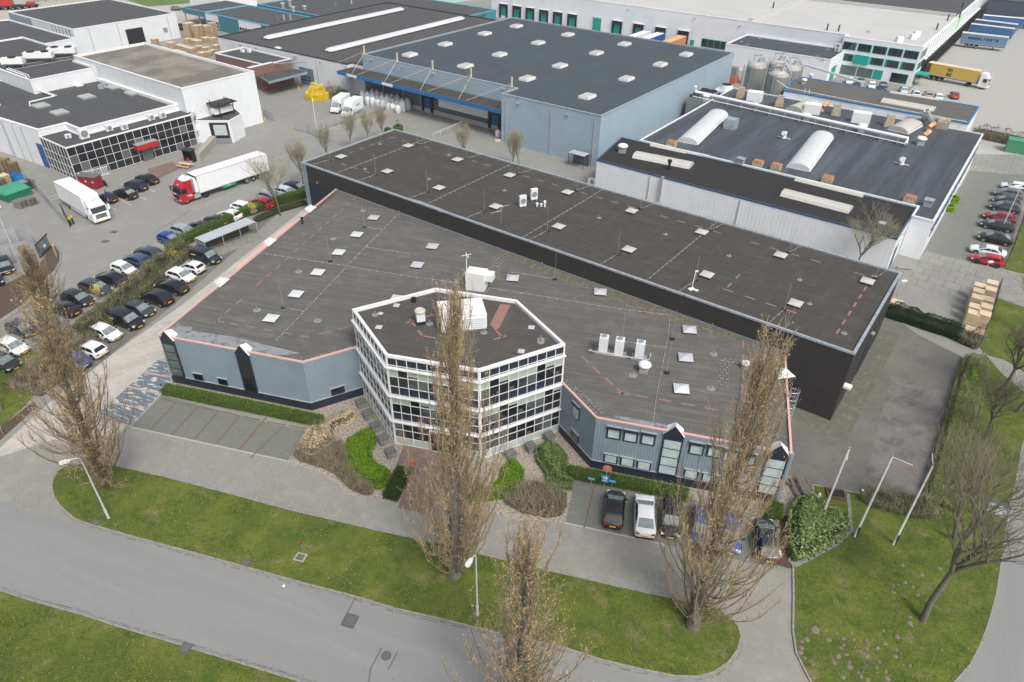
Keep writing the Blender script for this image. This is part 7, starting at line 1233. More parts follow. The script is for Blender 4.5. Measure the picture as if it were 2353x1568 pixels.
bush('brown_shrub_bed', 'brown leafless ground shrub bed left of the green juniper', 'shrub', [PT(12, *a, .2) for a in ((380, 960), (560, 1000), (700, 930), (790, 910), (810, 985), (830, 1080), (870, 1170), (950, 1260), (1050, 1330), (1080, 1370), (1050, 1405), (980, 1400), (870, 1350), (800, 1280), (730, 1210), (600, 1150), (400, 1090), (350, 1040))], .40, L_brown, 520, .06, .4, .2, core=(0.05, 0.038, 0.025), twigs=1600)
bush('brown_shrub_bed', 'brown leafless ground shrub bed right of the middle poplar', 'shrub', [PT(22, *a, .2) for a in ((-40, 1370), (60, 1320), (200, 1290), (400, 1330), (500, 1400), (495, 1500), (450, 1590), (330, 1610), (100, 1570), (-60, 1480))], .40, L_brown, 520, .06, .4, .2, core=(0.05, 0.038, 0.025), twigs=1600)
bush('dried_flowers', 'beige dried flower clumps at the end of the left clipped hedge', 'flower bed', [PT(12, *a, .6) for a in ((480, 770), (640, 740), (760, 660), (880, 620), (930, 650), (860, 720), (740, 770), (700, 900), (640, 960), (520, 1030), (400, 1000), (370, 950), (430, 860))], .75, L_beige, 190, .085, .5, .35, core=(0.16, 0.115, 0.07), twigs=700)
bush('bamboo', 'broad bamboo thicket at the foot of the left flagpole', 'shrub', D([(1830, 1150), (1862, 1140), (1905, 1168), (1945, 1192), (1948, 1218), (1905, 1250), (1860, 1275), (1828, 1285), (1812, 1245), (1812, 1190)], .5), 1.5, L_bam, 330, .14, .8, .15, core=(0.02, 0.045, 0.01))
wl = [P(x, y) for x, y in ((60, 905), (130, 850), (190, 790), (215, 762), (262, 722), (318, 672), (368, 628), (410, 595), (440, 580))]
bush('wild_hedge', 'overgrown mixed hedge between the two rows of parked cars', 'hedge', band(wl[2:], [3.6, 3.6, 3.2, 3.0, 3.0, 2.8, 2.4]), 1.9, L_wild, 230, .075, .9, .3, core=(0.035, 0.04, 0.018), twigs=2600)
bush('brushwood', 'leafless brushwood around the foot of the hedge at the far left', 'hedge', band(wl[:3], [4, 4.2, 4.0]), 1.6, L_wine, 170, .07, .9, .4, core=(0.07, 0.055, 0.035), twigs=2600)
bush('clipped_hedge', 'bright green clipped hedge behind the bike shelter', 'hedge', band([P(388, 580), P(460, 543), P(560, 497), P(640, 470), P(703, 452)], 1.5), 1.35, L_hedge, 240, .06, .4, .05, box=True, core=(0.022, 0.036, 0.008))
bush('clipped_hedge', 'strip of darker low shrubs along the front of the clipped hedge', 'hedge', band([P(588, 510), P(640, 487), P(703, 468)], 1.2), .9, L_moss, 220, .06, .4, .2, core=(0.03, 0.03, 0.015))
for x, y, lab in ((402, 605, 'small yellow flowering twigs in the wild hedge near the white cars'), (230, 690, 'yellow flowering twigs in the wild hedge beside the slate hatchback'), (585, 497, 'yellow sprigs at the end of the bike shelter roof')):
    p = P(x, y); o = thing('yellow_shrub', lab, 'shrub', p); t_ = RNG.normal(0, .35, (260, 3)) * np.array([1, 1, .9]) + np.array([0, 0, 1.7]); leafmesh('flowers', t_, .06, L_yel, o, 1.2); t_ = t_[:60]; segmesh('twigs', np.concatenate([t_ * np.array([.2, .2, .3]), t_, np.full((60, 1), .014), np.full((60, 1), .006)], 1), m_twg, o)
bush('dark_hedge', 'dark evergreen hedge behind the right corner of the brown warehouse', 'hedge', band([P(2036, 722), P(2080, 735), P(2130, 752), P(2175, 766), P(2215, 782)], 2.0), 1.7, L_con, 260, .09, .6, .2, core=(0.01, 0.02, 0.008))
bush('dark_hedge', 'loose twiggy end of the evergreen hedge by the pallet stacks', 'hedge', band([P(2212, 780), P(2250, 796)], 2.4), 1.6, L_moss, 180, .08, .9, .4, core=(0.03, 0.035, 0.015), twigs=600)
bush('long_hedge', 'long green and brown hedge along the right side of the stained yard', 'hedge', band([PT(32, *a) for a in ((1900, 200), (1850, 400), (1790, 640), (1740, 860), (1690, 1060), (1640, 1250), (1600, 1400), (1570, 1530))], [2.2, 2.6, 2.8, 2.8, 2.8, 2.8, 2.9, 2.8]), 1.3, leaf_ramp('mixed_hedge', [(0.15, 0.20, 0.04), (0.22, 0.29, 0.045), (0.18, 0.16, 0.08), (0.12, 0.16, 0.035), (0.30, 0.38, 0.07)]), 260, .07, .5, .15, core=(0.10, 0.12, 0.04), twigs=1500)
bush('lime_shrub', 'bright lime green shrub in the long hedge beside the yard', 'shrub', [PT(32, *a) for a in ((1790, 350), (1900, 340), (1900, 470), (1780, 460))], 1.75, L_lime, 300, .09, .5, .2, core=(0.06, 0.1, 0.01))
bush('low_shrubs', 'green and brown shrubs at the front edge of the stained yard', 'shrub', band([PT(32, *a) for a in ((880, 1420), (980, 1470), (1090, 1500), (1200, 1520), (1330, 1545), (1500, 1560))], [1.8, 2.0, 2.2, 2.2, 2.4, 2.2]), 1.1, leaf_ramp('mixed_shrub', [(0.10, 0.14, 0.02), (0.18, 0.24, 0.02), (0.11, 0.085, 0.045), (0.06, 0.08, 0.02)]), 240, .07, .8, .35, core=(0.04, 0.045, 0.015), twigs=1200)
def blob(c, r, k=9, e=1.0): return [c + Vector((r * math.cos(a) * e, r * math.sin(a), 0)) for a in np.linspace(0, 6.283, k, endpoint=False)]
bush('forsythia', 'bright yellow forsythia bush against the white hall wall', 'shrub', blob(PT(10, 572, 905), 2.7), 2.7, L_yel, 230, .085, 1.3, .35, core=(0.45, 0.30, 0.02), twigs=250)
bush('bare_shrub', 'leafless grey brown shrub beside the yellow forsythia', 'shrub', blob(PT(10, 690, 890), 1.8), 3.0, L_wine, 60, .06, 1.5, .3, core=(0.12, 0.10, 0.07), twigs=1500)
bush('green_bush', 'dark green bush between the bare shrub and the box vans', 'shrub', blob(PT(10, 780, 895), 1.8), 2.2, L_hedge, 160, .09, 1.4, .25, core=(0.02, 0.035, 0.01))
for x, y, lab, s in ((1215, 1200, 'left of two small green conifers at the top of the brown roof', .9), (1310, 1195, 'right of two small green conifers at the top of the brown roof', 1.2)): bush('small_conifer', lab, 'shrub', blob(PT(10, x, y + 40), .8 * s), 2.4 * s, L_hedge, 300, .08, .8, .2, core=(0.02, 0.04, 0.01))
for x, y, lab in ((1700, 290, 'upper green and yellow climber on the white plant side wall'), (1665, 370, 'lower green and yellow climber on the white plant side wall')): bush('climber', lab, 'shrub', blob(PT(31, x, y), .8), 1.6, L_lime, 200, .1, .7, .3, core=(0.04, 0.06, 0.01))
bush('reed_hedge', 'tall dry reed hedge behind the right car park', 'hedge', band([PT(30, 1870, 1260), PT(30, 2000, 1280), PT(30, 2180, 1320), PT(30, 2400, 1370)], 1.6), 2.6, leaf_ramp('dry_reed', [(0.22, 0.18, 0.11), (0.30, 0.25, 0.16), (0.14, 0.11, 0.07)]), 110, .12, .8, .2, core=(0.10, 0.085, 0.055), twigs=2500)
for i, (x, y, s) in enumerate(((350, 20, 1.0), (420, 15, 1.1), (520, 12, .9))): clone(T1_, PT(0, x, y), i * 2.0, ('leftmost', 'middle', 'rightmost')[i] + ' bare tree beside the red crane truck at the top left', None, s * .6, 'bare trees at the top left')
# grass tufts, dead leaves and daisies scattered over the lawns
def scatter(name, poly, n, size, mat, z, flat=.6):
    xs = [p[0] for p in poly]; ys = [p[1] for p in poly]; x = RNG.uniform(min(xs), max(xs), n); y = RNG.uniform(min(ys), max(ys), n); cl = np.sin(x * .7 + 2 * np.sin(y * .5)) + np.sin(y * 1.1 + x * .3); k = inpoly(poly, x, y) & (RNG.random(n) < .55 + .22 * cl)
    x, y = x[k], y[k]; return tag(leafmesh(name, np.stack([x, y, np.full(len(x), z)], 1), size, mat, None, flat), kind='stuff')
L_tuft = leaf_ramp('grass_tuft', [(0.055, 0.10, 0.012), (0.10, 0.155, 0.02), (0.16, 0.20, 0.035), (0.075, 0.115, 0.015), (0.24, 0.20, 0.09)])
vis = D([(-60, 1060), (-60, 1600), (2440, 1600), (2420, 1040)]); visp = ccw(vis)
def clip_n(poly): return poly
scatter('lawn_grass', gi, 190000, .055, L_tuft, .115, 1.5); scatter('side_lawn_grass', gr, 170000, .055, L_tuft, .125, 1.5)
near = ccw(D([(-20, 1370), (75, 1392), (187, 1421), (375, 1480), (588, 1545), (720, 1585), (700, 1640), (-80, 1640)])); scatter('near_lawn_grass', near, 110000, .05, L_tuft, .115, 1.5)
m_litter = leaf_ramp('leaf_litter_bits', [(0.34, 0.26, 0.17), (0.55, 0.50, 0.42), (0.22, 0.14, 0.08)])
scatter('lawn_litter', gi, 6000, .045, m_litter, .14, .3); scatter('side_lawn_litter', gr, 6000, .045, m_litter, .15, .3); scatter('near_lawn_litter', near, 2500, .04, m_litter, .14, .3)
scatter('yard_litter', ccw(poly_px(32, [(1500, 200), (1780, 250), (1700, 700), (1500, 1300), (1000, 1400), (1000, 700)])), 1500, .05, m_litter, .03, .2)
# molehills
mh = thing('molehill', 'x', 'molehill'); b = MB(); v = []; rg = random.Random(4)
for j, (r, z) in enumerate(((.38, 0), (.32, .06), (.18, .11), (.05, .13))):
    for k in range(10): a = k * .628; rr = r * rg.uniform(.8, 1.15); v.append((rr * math.cos(a), rr * math.sin(a), z))
b.add(v, [(i * 10 + k, i * 10 + (k + 1) % 10, (i + 1) * 10 + (k + 1) % 10, (i + 1) * 10 + k) for i in range(3) for k in range(10)] + [tuple(range(30, 40))]).build('soil_mound', surf('mole_soil', (0.20, 0.165, 0.125), .97, [(9, .5, .65, (0.13, .1, .075), .8)], bump=.8), mh, local=True)
mhl = [(430, 1080), (535, 1092), (630, 1118), (560, 1175), (690, 1165), (765, 1112), (785, 1172), (695, 1228), (665, 1250), (905, 1190), (960, 1175), (920, 1222), (1005, 1250), (905, 1258), (1075, 1210), (720, 1310), (645, 1325), (600, 1365), (605, 1385), (745, 1385), (750, 1428), (1025, 1378), (1000, 1428), (1085, 1470), (1190, 1150), (1060, 1090), (1185, 1270), (1170, 1328), (910, 1325), (1305, 1410), (1310, 968), (1300, 1020), (1320, 1048), (1410, 577), (1255, 650), (1330, 690), (1150, 740), (1245, 772), (1375, 765), (1575, 522), (830, 1478), (1090, 1530), (690, 1520), (340, 1340), (305, 1250), (300, 1290), (415, 1400), (350, 1170), (310, 1190), (1240, 492), (415, 1520), (915, 1550), (850, 1510), (1150, 672)]
for i, (x, y) in enumerate(mhl):
    p = PT(33, x, y, .1); s = random.uniform(.38, .72) * (1.25 if (x, y) in ((535, 1092), (340, 1340), (1190, 1150), (915, 1550)) else 1)
    if i == 0: mh.location = p; tag(mh, 'small brown molehill of loose soil on the lawn by the side road', None, 'molehills on the side lawn')
    else: o = dup(mh, p, random.random() * 6, 'small brown molehill of loose soil on the lawn by the side road', 'molehills on the side lawn', (s, s * random.uniform(.7, 1), s))
# ================= SMALL THINGS =================
m_pole = S('pole_grey', (0.52, 0.55, 0.57), .4); m_polew = S('pole_white', (0.78, 0.78, 0.78), .4)
def street_lamp(label, base, head, h, mat=m_pole):
    """tapered post with a curved arm reaching over towards head (a point at lamp height)"""
    o = thing('street_lamp', label, 'street lamp', base); d = Vector((head.x - base.x, head.y - base.y, 0)); 
    MB().cyl(0, 0, 0, 1.1, .11, 10).build('base_sleeve', mat, o, local=True); MB().tube([(0, 0, 1.1), (0, 0, h - .5)], .075, 8, r2=.05).build('post', mat, o, local=True)
    e = d * 1.0; MB().tube([(0, 0, h - .5), tuple(e * .05 + Vector((0, 0, h - .15))), tuple(e * .22 + Vector((0, 0, h))), tuple(e * .55 + Vector((0, 0, h + .04))), tuple(e * .8 + Vector((0, 0, h - .02)))], .045, 7).build('arm', mat, o, local=True)
    a = math.atan2(e.y, e.x); b = MB(); c = e * .9; n_, s_ = math.cos(a), math.sin(a); v = []
    for x, w_, z0, z1 in ((-.35, .07, -.06, .05), (-.1, .15, -.10, .08), (.3, .17, -.11, .07), (.45, .10, -.08, .03)):
        for y, z in ((-w_, z0), (w_, z0), (w_, z1), (-w_, z1)): v.append((c.x + x * n_ - y * s_, c.y + x * s_ + y * n_, h + z))
    f = [(i * 4 + k, i * 4 + (k + 1) % 4, (i + 1) * 4 + (k + 1) % 4, (i + 1) * 4 + k) for i in range(3) for k in range(4)] + [(3, 2, 1, 0), (12, 13, 14, 15)]
    b.add(v, f).build('lamp_head', m_polew, o, local=True); return o
b0 = P(1097, 1413, .1); street_lamp('grey street lamp on the middle of the long lawn, lamp head to the left', b0, P(1078, 1300, 7.0), 7.2)
b0 = P(250, 1191, .1); street_lamp('grey street lamp at the left end of the lawn before the poplar', b0, P(150, 1068, 7.0), 7.2)
b0 = P(2299, 532, 0); o = thing('lamp_post', 'thin pale lamp post rising over the right hand row of cars', 'street lamp', b0); MB().tube([(0, 0, 0), (0, 0, 7.5)], .09, 8, r2=.05).build('post', m_pole, o, local=True); MB().box(-.5, 0, 7.4, 1.1, .3, .12).build('lamp_head', m_polew, o, local=True)
b0 = P(25, 560, 0); o = thing('lamp_post', 'thin lamp post with a flat white head at the left edge of the yard', 'street lamp', b0); MB().tube([(0, 0, 0), (0, 0, 5.6)], .07, 8, r2=.05).build('post', m_pole, o, local=True); MB().box(.3, 0, 5.55, 1.0, .3, .12, .6).build('lamp_head', m_polew, o, local=True)
o = thing('floodlight', 'white wall floodlight lying low behind the brown warehouse corner', 'lamp', P(2255, 861 - 220, 0)); 
MB().tube([(0, 0, 0), (0, 0, 2.6)], .05, 6).build('post', m_pole, o, local=True); MB().box(.2, 0, 2.55, .8, .35, .15, .4).build('lamp_head', m_polew, o, local=True)
for x0, y0, x1, y1, lab, ax, ay in ((1886, 1193, 1952, 1030, 'left white flagpole rising out of the bamboo', 1946, 1058), (1964, 1233, 2052, 1048, 'middle white flagpole with its arm pointing right', 2098, 1070), (2053, 1251, 2145, 1068, 'right white flagpole with a short upright arm', 2142, 1042)):
    p = P(x0, y0, .1); hh_ = 8.6; t = P(x1, y1, hh_); o = thing('flagpole', lab, 'flagpole', p); tt = (t - p); MB().tube([(0, 0, 0), tuple(tt)], .10, 8, r2=.065).build('pole', m_polew, o, local=True)
    a = P(ax, ay, hh_ - .1) - p; MB().tube([tuple(tt - Vector((0, 0, .1))), tuple(a)], .03, 5).build('banner_arm', m_polew, o, local=True); MB().cyl(tt.x, tt.y, tt.z - .05, tt.z + .07, .075, 8).build('cap', S('orange_cap', (.5, .25, .15)), o, local=True); MB().box(.1, 0, 0, .12, .2, 1.1).build('hinge_foot', m_navy, o, local=True)
# signs in front of the bays
def small_sign(x, y, lab, w_, h_, z, parts): 
    p = P(x, y); o = thing('parking_sign', lab, 'sign', p, R(-14)); MB().cyl(0, 0, 0, z + h_ * .8, .025, 6).build('post', m_zinc, o, local=True); MB().box(0, -.04, z, w_, .03, h_).build('sign_board', parts, o, local=True); return o
m_sb = S('sign_blue', (.015, .22, .50), .5)
for x, y, lab in ((1357, 1116, 'small blue P sign left of the big parking sign'), (1405, 1122, 'small blue P sign right of the big parking sign')):
    o = small_sign(x, y, lab, .62, .32, .75, m_sb); text(o, 'letter', 'P', .3, m_polew, (-.16, -.06, .9), (R(90), 0, 0)); MB().box(.12, -.062, .95, .3, .01, .03).box(.12, -.062, .86, .3, .01, .03).build('sign_lines', m_polew, o, local=True)
o = small_sign(1388, 1121, 'blue and white parking sign under the orange red disc', .7, .85, .75, m_sb); MB().box(0, -.062, 1.15, .42, .01, .34).box(0, -.062, .9, .42, .01, .1).build('white_field', m_polew, o, local=True); text(o, 'letter', 'P', .28, m_trim, (-.08, -.075, 1.32), (R(90), 0, 0))
p = P(1391, 1112); o = thing('round_sign', 'orange red rounded disc seen from behind above the parking sign', 'sign', p, R(-14)); MB().cyl(0, 0, 0, 2.2, .03, 6).build('post', m_zinc, o, local=True); MB().tube([(0, .05, 1.85), (0, .09, 1.85)], .40, 18).box(0, .06, 1.6, .78, .05, .5).build('disc', S('salmon_red', (.62, .22, .15)), o, local=True)
# hydrant pipes, concrete cubes
p = PT(12, 1440, 1180); o = thing('red_hose_post', 'two round topped red posts at the end of the dark box hedge', 'post', p, R(-15))
for a in (-.16, .16): MB().tube([(a, 0, .0), (a, 0, .5)], .05, 6).build('leg', m_trim, o, local=True); MB().tube([(a, -.14, .5), (a, -.14, 1.0), (a, -.08, 1.16), (a, .08, 1.16), (a, .14, 1.0), (a, .14, .5)], .06, 8).build('red_hoop', S('hoop_red', (.55, .01, .02)), o, local=True)
m_conc = surf('weathered_concrete', (0.22, 0.23, 0.225), .9, [(2, .5, .68, (0.13, 0.135, 0.13), .8)], vec='obj'); m_conct = surf('concrete_top', (0.12, 0.125, 0.115), .95, [(4, .5, .68, (0.2, 0.2, 0.17), .8)], vec='obj')
for i, (t, x, y, w1, w2) in enumerate(((12, 968, 600, 'first', 'left'), (12, 1033, 705, 'second', 'left'), (12, 1100, 815, 'third', 'left'), (12, 1172, 935, 'fourth', 'left'), (12, 1240, 1055, 'fifth', 'left'), (12, 2340, 1075, 'nearest', 'right'), (22, 168, 1005, 'middle', 'right'), (22, 340, 910, 'farthest', 'right'))):
    o = thing('concrete_cube', w1 + ' concrete cube with a mossy top on the gravel ' + w2 + ' of the glass office', 'planter', PT(t, x, y), ang(*E6[0]), 'concrete cubes on the gravel'); MB().box(0, 0, 0, .85, .85, .72).build('block', m_conc, o, local=True); MB().box(0, 0, .72, .95, .95, .08).build('top_slab', m_conct, o, local=True)
# marker posts on the lawns, path posts
for t, x, y, lab, hh_, c in ((13, 435, 370, 'thin grey marker post with a red and white tip on the lawn', 1.1, m_tail), (33, 866, 1475, 'thin blue grey marker post between molehills on the side lawn', 1.2, m_blued), (32, 838, 1440, 'black garden lamp post at the yard edge by the shrubs', .95, m_polew), (2, 1500, 465, 'short black garden lamp at the left end of the clipped hedge', .9, m_trim), (2, 30, 855, 'short rusty post on the bare soil at the left edge', .8, m_rust)):
    o = thing('marker_post', lab, 'post', PT(t, x, y, .05)); MB().cyl(0, 0, 0, hh_, .04, 6).build('post', m_zincd, o, local=True); MB().box(0, 0, hh_, .14, .14, .12).build('post_head', c, o, local=True)
for i, (x, y) in enumerate(((715, 190), (675, 228), (632, 262), (595, 295), (540, 325), (487, 352), (433, 382), (382, 412), (328, 440), (265, 472))):
    nm = ('nearest the flagpole', 'second from the flagpole', 'third from the flagpole', 'fourth from the flagpole', 'fifth from the flagpole', 'sixth from the flagpole', 'seventh from the flagpole', 'eighth from the flagpole', 'second to last before the drive', 'last one next to the drive')[i]
    o = tag(MB().box(*PT(33, x, y, .1).xy, .11, .82, .6, .05, R(28)).build('stepping_stone', m_conc), 'square stepping stone along the bamboo, ' + nm, 'stepping stone', 'stepping stones by the bamboo')
tag(MB().prism(ccw([PT(32, 720, 1400, .11), PT(32, 752, 1400, .11), PT(33, 785, 180, .11), PT(33, 755, 180, .11)]), .10, .14).build('garden_edging', m_conc), 'narrow concrete strip running down the lawn beside the bamboo', 'edging')
# picnic benches and garden things near the right corner
def picnic(label, p, rz, mat, L_=2.2):
    o = thing('picnic_table', label, 'picnic table', p, rz); MB().box(0, 0, .7, L_, .75, .05).build('table_top', mat, o, local=True)
    for s in (-1, 1): MB().box(0, s * .75, .42, L_, .28, .05).build('bench_seat', mat, o, local=True)
    for s in (-1, 1): MB().box(s * L_ * .36, 0, .3, .08, 1.6, .08).obox((s * L_ * .36 - .04, -.55, 0), (.08, 0, 0), (0, .1, 0), (0, .35, .7)).obox((s * L_ * .36 - .04, .45, 0), (.08, 0, 0), (0, .1, 0), (0, -.35, .7)).build('trestle', mat, o, local=True)
    return o
picnic('weathered grey picnic table on the gravel behind the bamboo', P(1842, 1127), R(92), surf('old_wood', (0.17, 0.15, 0.125), .9, [(3, .45, .7, (.1, .09, .07), .7)], vec='obj')); picnic('pale new wooden picnic table beside the long trailer', P(427, 385), R(-20), S('new_wood', (.62, .45, .24), .7), 2.6)
p = P(1881, 1143, .1); o = thing('cat_figure', 'small white and dark garden figure on a round tray by the bamboo', 'garden figure', p); MB().lathe(0, 0, [(.3, 0), (.34, .12), (.28, .08), (.01, .08)], 12).build('tray', m_conct, o, local=True); MB().lathe(0, 0, [(.1, .08), (.16, .2), (.1, .34), (.12, .42), (.08, .5), (.01, .53)], 10).build('figure', m_white, o, local=True)
p = P(1816, 1113, .03); o = thing('plant_pot', 'mossy stone pot at the building corner by the picnic table', 'plant pot', p); MB().lathe(0, 0, [(.3, 0), (.36, .3), (.3, .32), (.26, .22), (.01, .22)], 12).build('pot', m_conc, o, local=True)
p = P(1920, 1137, .11); o = thing('fire_pit_frame', 'dark rusty rectangular tray in the grass near the left flagpole', 'tray', p, R(-10)); MB().box(0, 0, 0, 1.4, 1.0, .1).build('tray_bottom', m_trim, o, local=True); MB().ring([Vector((-.75, -.55)), Vector((.75, -.55)), Vector((.75, .55)), Vector((-.75, .55))], .08, 0, .22).build('tray_rim', S('rust_brown', (.14, .07, .045)), o, local=True)
# billboard with blue legs near the side road
a, b_ = P(2275, 1152, 2.4), P(2322, 1170, 2.4); rz = ang(a, b_); o = thing('notice_board', 'white notice board with blue frame and legs beside the side road', 'sign', (a.x, a.y, .1), rz); L_ = (b_ - a).length
MB().box(L_ / 2, 0, 1.2, L_, .06, 1.1).build('board', m_polew, o, local=True); b = MB()
for x in (0, L_): b.box(x, 0, 0, .1, .1, 2.4)
b.box(L_ / 2, 0, 2.32, L_ + .1, .1, .1).build('frame', m_trimb, o, local=True)
# ---- bike shelter ----
r0, r1, r2, r3 = PT(1, 1790, 622, 2.3), PT(1, 1880, 665, 2.1), PT(1, 2352, 480, 2.1), PT(1, 2262, 435, 2.3); o = thing('bike_shelter', 'open bicycle shelter with a grey corrugated roof behind the clipped hedge', 'shelter', (r0.x, r0.y, 0))
ex = (r3 - r0); ey = (r1 - r0); n_ = Vector((0, 0, .07)); MB().obox(r0, ex, ey, n_).build('roof', surf('shelter_roof', (.42, .45, .48), .5, wave=(.45, 1.0)), o); b = MB()
for k in range(4):
    q_ = r0 + ex * (k / 3); b.tube([(q_.x, q_.y, 0), (q_.x, q_.y, 2.3)], .05, 6); q_ = r1 + ex * (k / 3); b.tube([(q_.x, q_.y, 0), (q_.x, q_.y, 2.1)], .05, 6)
b.build('post', m_zinc, o); MB().obox(Vector((r0.x, r0.y, .2)), Vector((ex.x, ex.y, 0)), Vector((ey.x, ey.y, 0)) * .03, (0, 0, 1.9)).build('back_wall', S('dark_boards', (.06, .055, .05)), o); MB().obox(Vector((r0.x, r0.y, .1)), Vector((ex.x, ex.y, 0)) * .006, Vector((ey.x, ey.y, 0)), (0, 0, 1.95)).build('side_wall', surf('grey_boards', (.22, .24, .25), .8, wave=(.2, 1)), o)
b = MB()
for z in (.5, .9, 1.3): b.obox(Vector((r0.x, r0.y, z)) + Vector((ey.x, ey.y, 0)) * .04, Vector((ex.x, ex.y, 0)), Vector((ey.x, ey.y, 0)) * .03, (0, 0, .1))
b.build('wood_rail', S('brown_rail', (.2, .14, .08)), o)
sheet('shelter_floor', [Vector((r0.x, r0.y)), Vector((r1.x, r1.y)) + ey.xy * .6, Vector((r2.x, r2.y)) + ey.xy * .6, Vector((r3.x, r3.y))], .024, m_slab, rot=R(30))
# ---- fences ----
def mesh_material(name, c, alpha=.45):
    mt = surf(name, c, .5, metal=.3); nt = mt.node_tree; bs = nt.nodes['Principled BSDF']; out = nt.nodes['Material Output']; tr = nt.nodes.new('ShaderNodeBsdfTransparent'); mx = nt.nodes.new('ShaderNodeMixShader'); uvn = nt.nodes.new('ShaderNodeTexCoord'); bk_ = nt.nodes.new('ShaderNodeTexBrick')
    bk_.offset = 0; bk_.inputs['Scale'].default_value = 1; bk_.inputs['Brick Width'].default_value = .16; bk_.inputs['Row Height'].default_value = .16; bk_.inputs['Mortar Size'].default_value = .016; bk_.inputs['Mortar Smooth'].default_value = 0
    nt.links.new(uvn.outputs['UV'], bk_.inputs['Vector']); nt.links.new(bk_.outputs['Fac'], mx.inputs[0]); nt.links.new(tr.outputs[0], mx.inputs[1]); nt.links.new(bs.outputs[0], mx.inputs[2]); nt.links.new(mx.outputs[0], out.inputs[0]); return mt
m_mesh = mesh_material('wire_mesh', (.48, .52, .55)); m_meshd = mesh_material('dark_wire_mesh', (.05, .055, .06))
def fence(label, pts, h, mat=None, post=None, step=2.5, z=0, name='mesh_fence', rails=True):
    mat = mat or m_mesh; post = post or m_zinc; o = thing(name, label, 'fence', (pts[0].x, pts[0].y, z)); b = MB(); pm = MB(); rm = MB()
    for a, c in zip(pts, pts[1:]):
        a = Vector((a.x, a.y, 0)); c = Vector((c.x, c.y, 0)); L_ = (c - a).length; pm.wall(a, c, 0, L_, z + .05, z + h, -.004, .004); n = max(1, round(L_ / step))
        for i in range(n + 1): q_ = a.lerp(c, i / n); MB().cyl(q_.x, q_.y, z, z + h + .08, .04, 6).build('post', post, o)
        if rails: rm.wall(a, c, 0, L_, z + h - .04, z + h + .02, -.025, .025)
    pm.build('mesh_panel', mat, o)
    if rails: rm.build('top_rail', post, o)
    return o
fence('grey mesh fence from the green container to the black gate', [P(60, 420), P(84, 440), P(118, 478), P(150, 515)], 1.9); fence('grey fence topped with netting around the compound at the left edge', [PT(1, -80, 720), PT(1, 0, 830), PT(1, 150, 850), PT(1, 365, 760), PT(1, 330, 720)], 2.4, z=0)
o = fence('second grey fence run of the compound further back', [PT(1, -60, 690), PT(1, 185, 650), PT(1, 330, 700)], 2.2)
fence('galvanised fence on top of the concrete ramp wall', [PT(10, 1310, 985, 0), PT(10, 1000, 1100, 0), PT(10, 740, 1175, 0), PT(10, 560, 1250, 0)], 1.6, z=.9); o = thing('ramp_wall', 'low concrete retaining wall below the galvanised fence', 'wall', PT(10, 900, 1130)); b = MB()
for a, c in (((1340, 1010), (1000, 1120)), ((1000, 1120), (560, 1262))): b.wall(PT(10, *a), PT(10, *c), 0, (PT(10, *c) - PT(10, *a)).length, 0, .9, 0, .3)
b.build('wall_body', MATS['ramp_concrete'], o)
fence('grey mesh fence with a gate left of the ramp', [PT(10, 335, 1190), PT(10, 480, 1230), PT(10, 570, 1270)], 1.7); fence('thin white railing in the sunken yard before the docks', [PT(10, 1630, 1280), PT(10, 1760, 1225), PT(10, 1900, 1160)], 1.1, m_mesh, m_polew)
fence('black mesh fence along the lawn behind the right car row', [PT(31, 2360, 380), PT(31, 2320, 510), PT(31, 2240, 740), PT(31, 2165, 890)], 1.2, m_meshd, m_trim); fence('black fence beside the tall pallet stacks', [PT(31, 2115, 1080), PT(31, 2060, 1290), PT(31, 1980, 1500), PT(32, 1930, 60)], 1.5, m_meshd, m_trim)
fence('short galvanised fence by the white hall corner', [PT(10, 70, 1070), PT(10, 165, 1120)], 1.6)
for t, x, y, lab in ((10, 88, 1125, 'yellow bollard at the corner of the white hall'), (10, 336, 1200, 'yellow bollard at the gate of the ramp fence'), (10, 396, 828, 'yellow bollard beside the ribbed blue door')): o = thing('bollard', lab, 'bollard', PT(t, x, y)); MB().lathe(0, 0, [(.11, 0), (.11, 1.0), (.05, 1.08)], 10).build('bollard_body', S('safety_yellow', (.75, .48, .02)), o, local=True)
for x, y, lab in ((650, 505, 'front yellow topped black bollard at the black gate'), (672, 490, 'rear yellow topped black bollard at the black gate')): o = thing('gate_bollard', lab, 'bollard', PT(1, x + 5, y)); MB().cyl(0, 0, 0, 1.0, .13, 10).build('bollard_body', m_trim, o, local=True); MB().cyl(0, 0, 1.0, 1.35, .16, 10).build('yellow_cap', S('safety_yellow', (.75, .48, .02)), o, local=True)
a, c = P(148, 495), P(162, 523); o = thing('black_gate', 'narrow black gate leaf at the end of the mesh fence', 'gate', a); MB().wall(a, c, 0, (c - a).length, .1, 1.9, 0, .01).build('gate_mesh', m_meshd, o); b = MB(); L_ = (c - a).length
for s_ in (0, L_ - .1): b.wall(a, c, s_, s_ + .1, 0, 2, -.04, .06)
b.wall(a, c, .1, L_ - .1, 1.88, 1.98, -.035, .055).build('gate_frame', m_trim, o)
a, c = PT(1, 370, 810), PT(1, 475, 700); o = thing('sliding_gate', 'tall black sliding gate at the tip of the mulch bed', 'gate', a); L_ = (c - a).length; b = MB()
for k in range(int(L_ / .35)): b.wall(a, c, k * .35, k * .35 + .12, .1, 2.0, 0, .05)
b.build('gate_bars', m_trim, o); b = MB(); b.wall(a, c, 0, L_, 1.95, 2.1, -.06, .1).wall(a, c, 0, L_, .05, .25, -.06, .1).build('gate_rail', m_curb, o); MB().wall(a, c, L_ - 1.6, L_ - 1.0, 1.2, 1.8, .11, .13).build('blue_notice', m_trimb, o); MB().wall(a, c, L_ * .45, L_ * .45 + .6, .8, 1.2, .11, .13).build('white_notice', m_white, o)
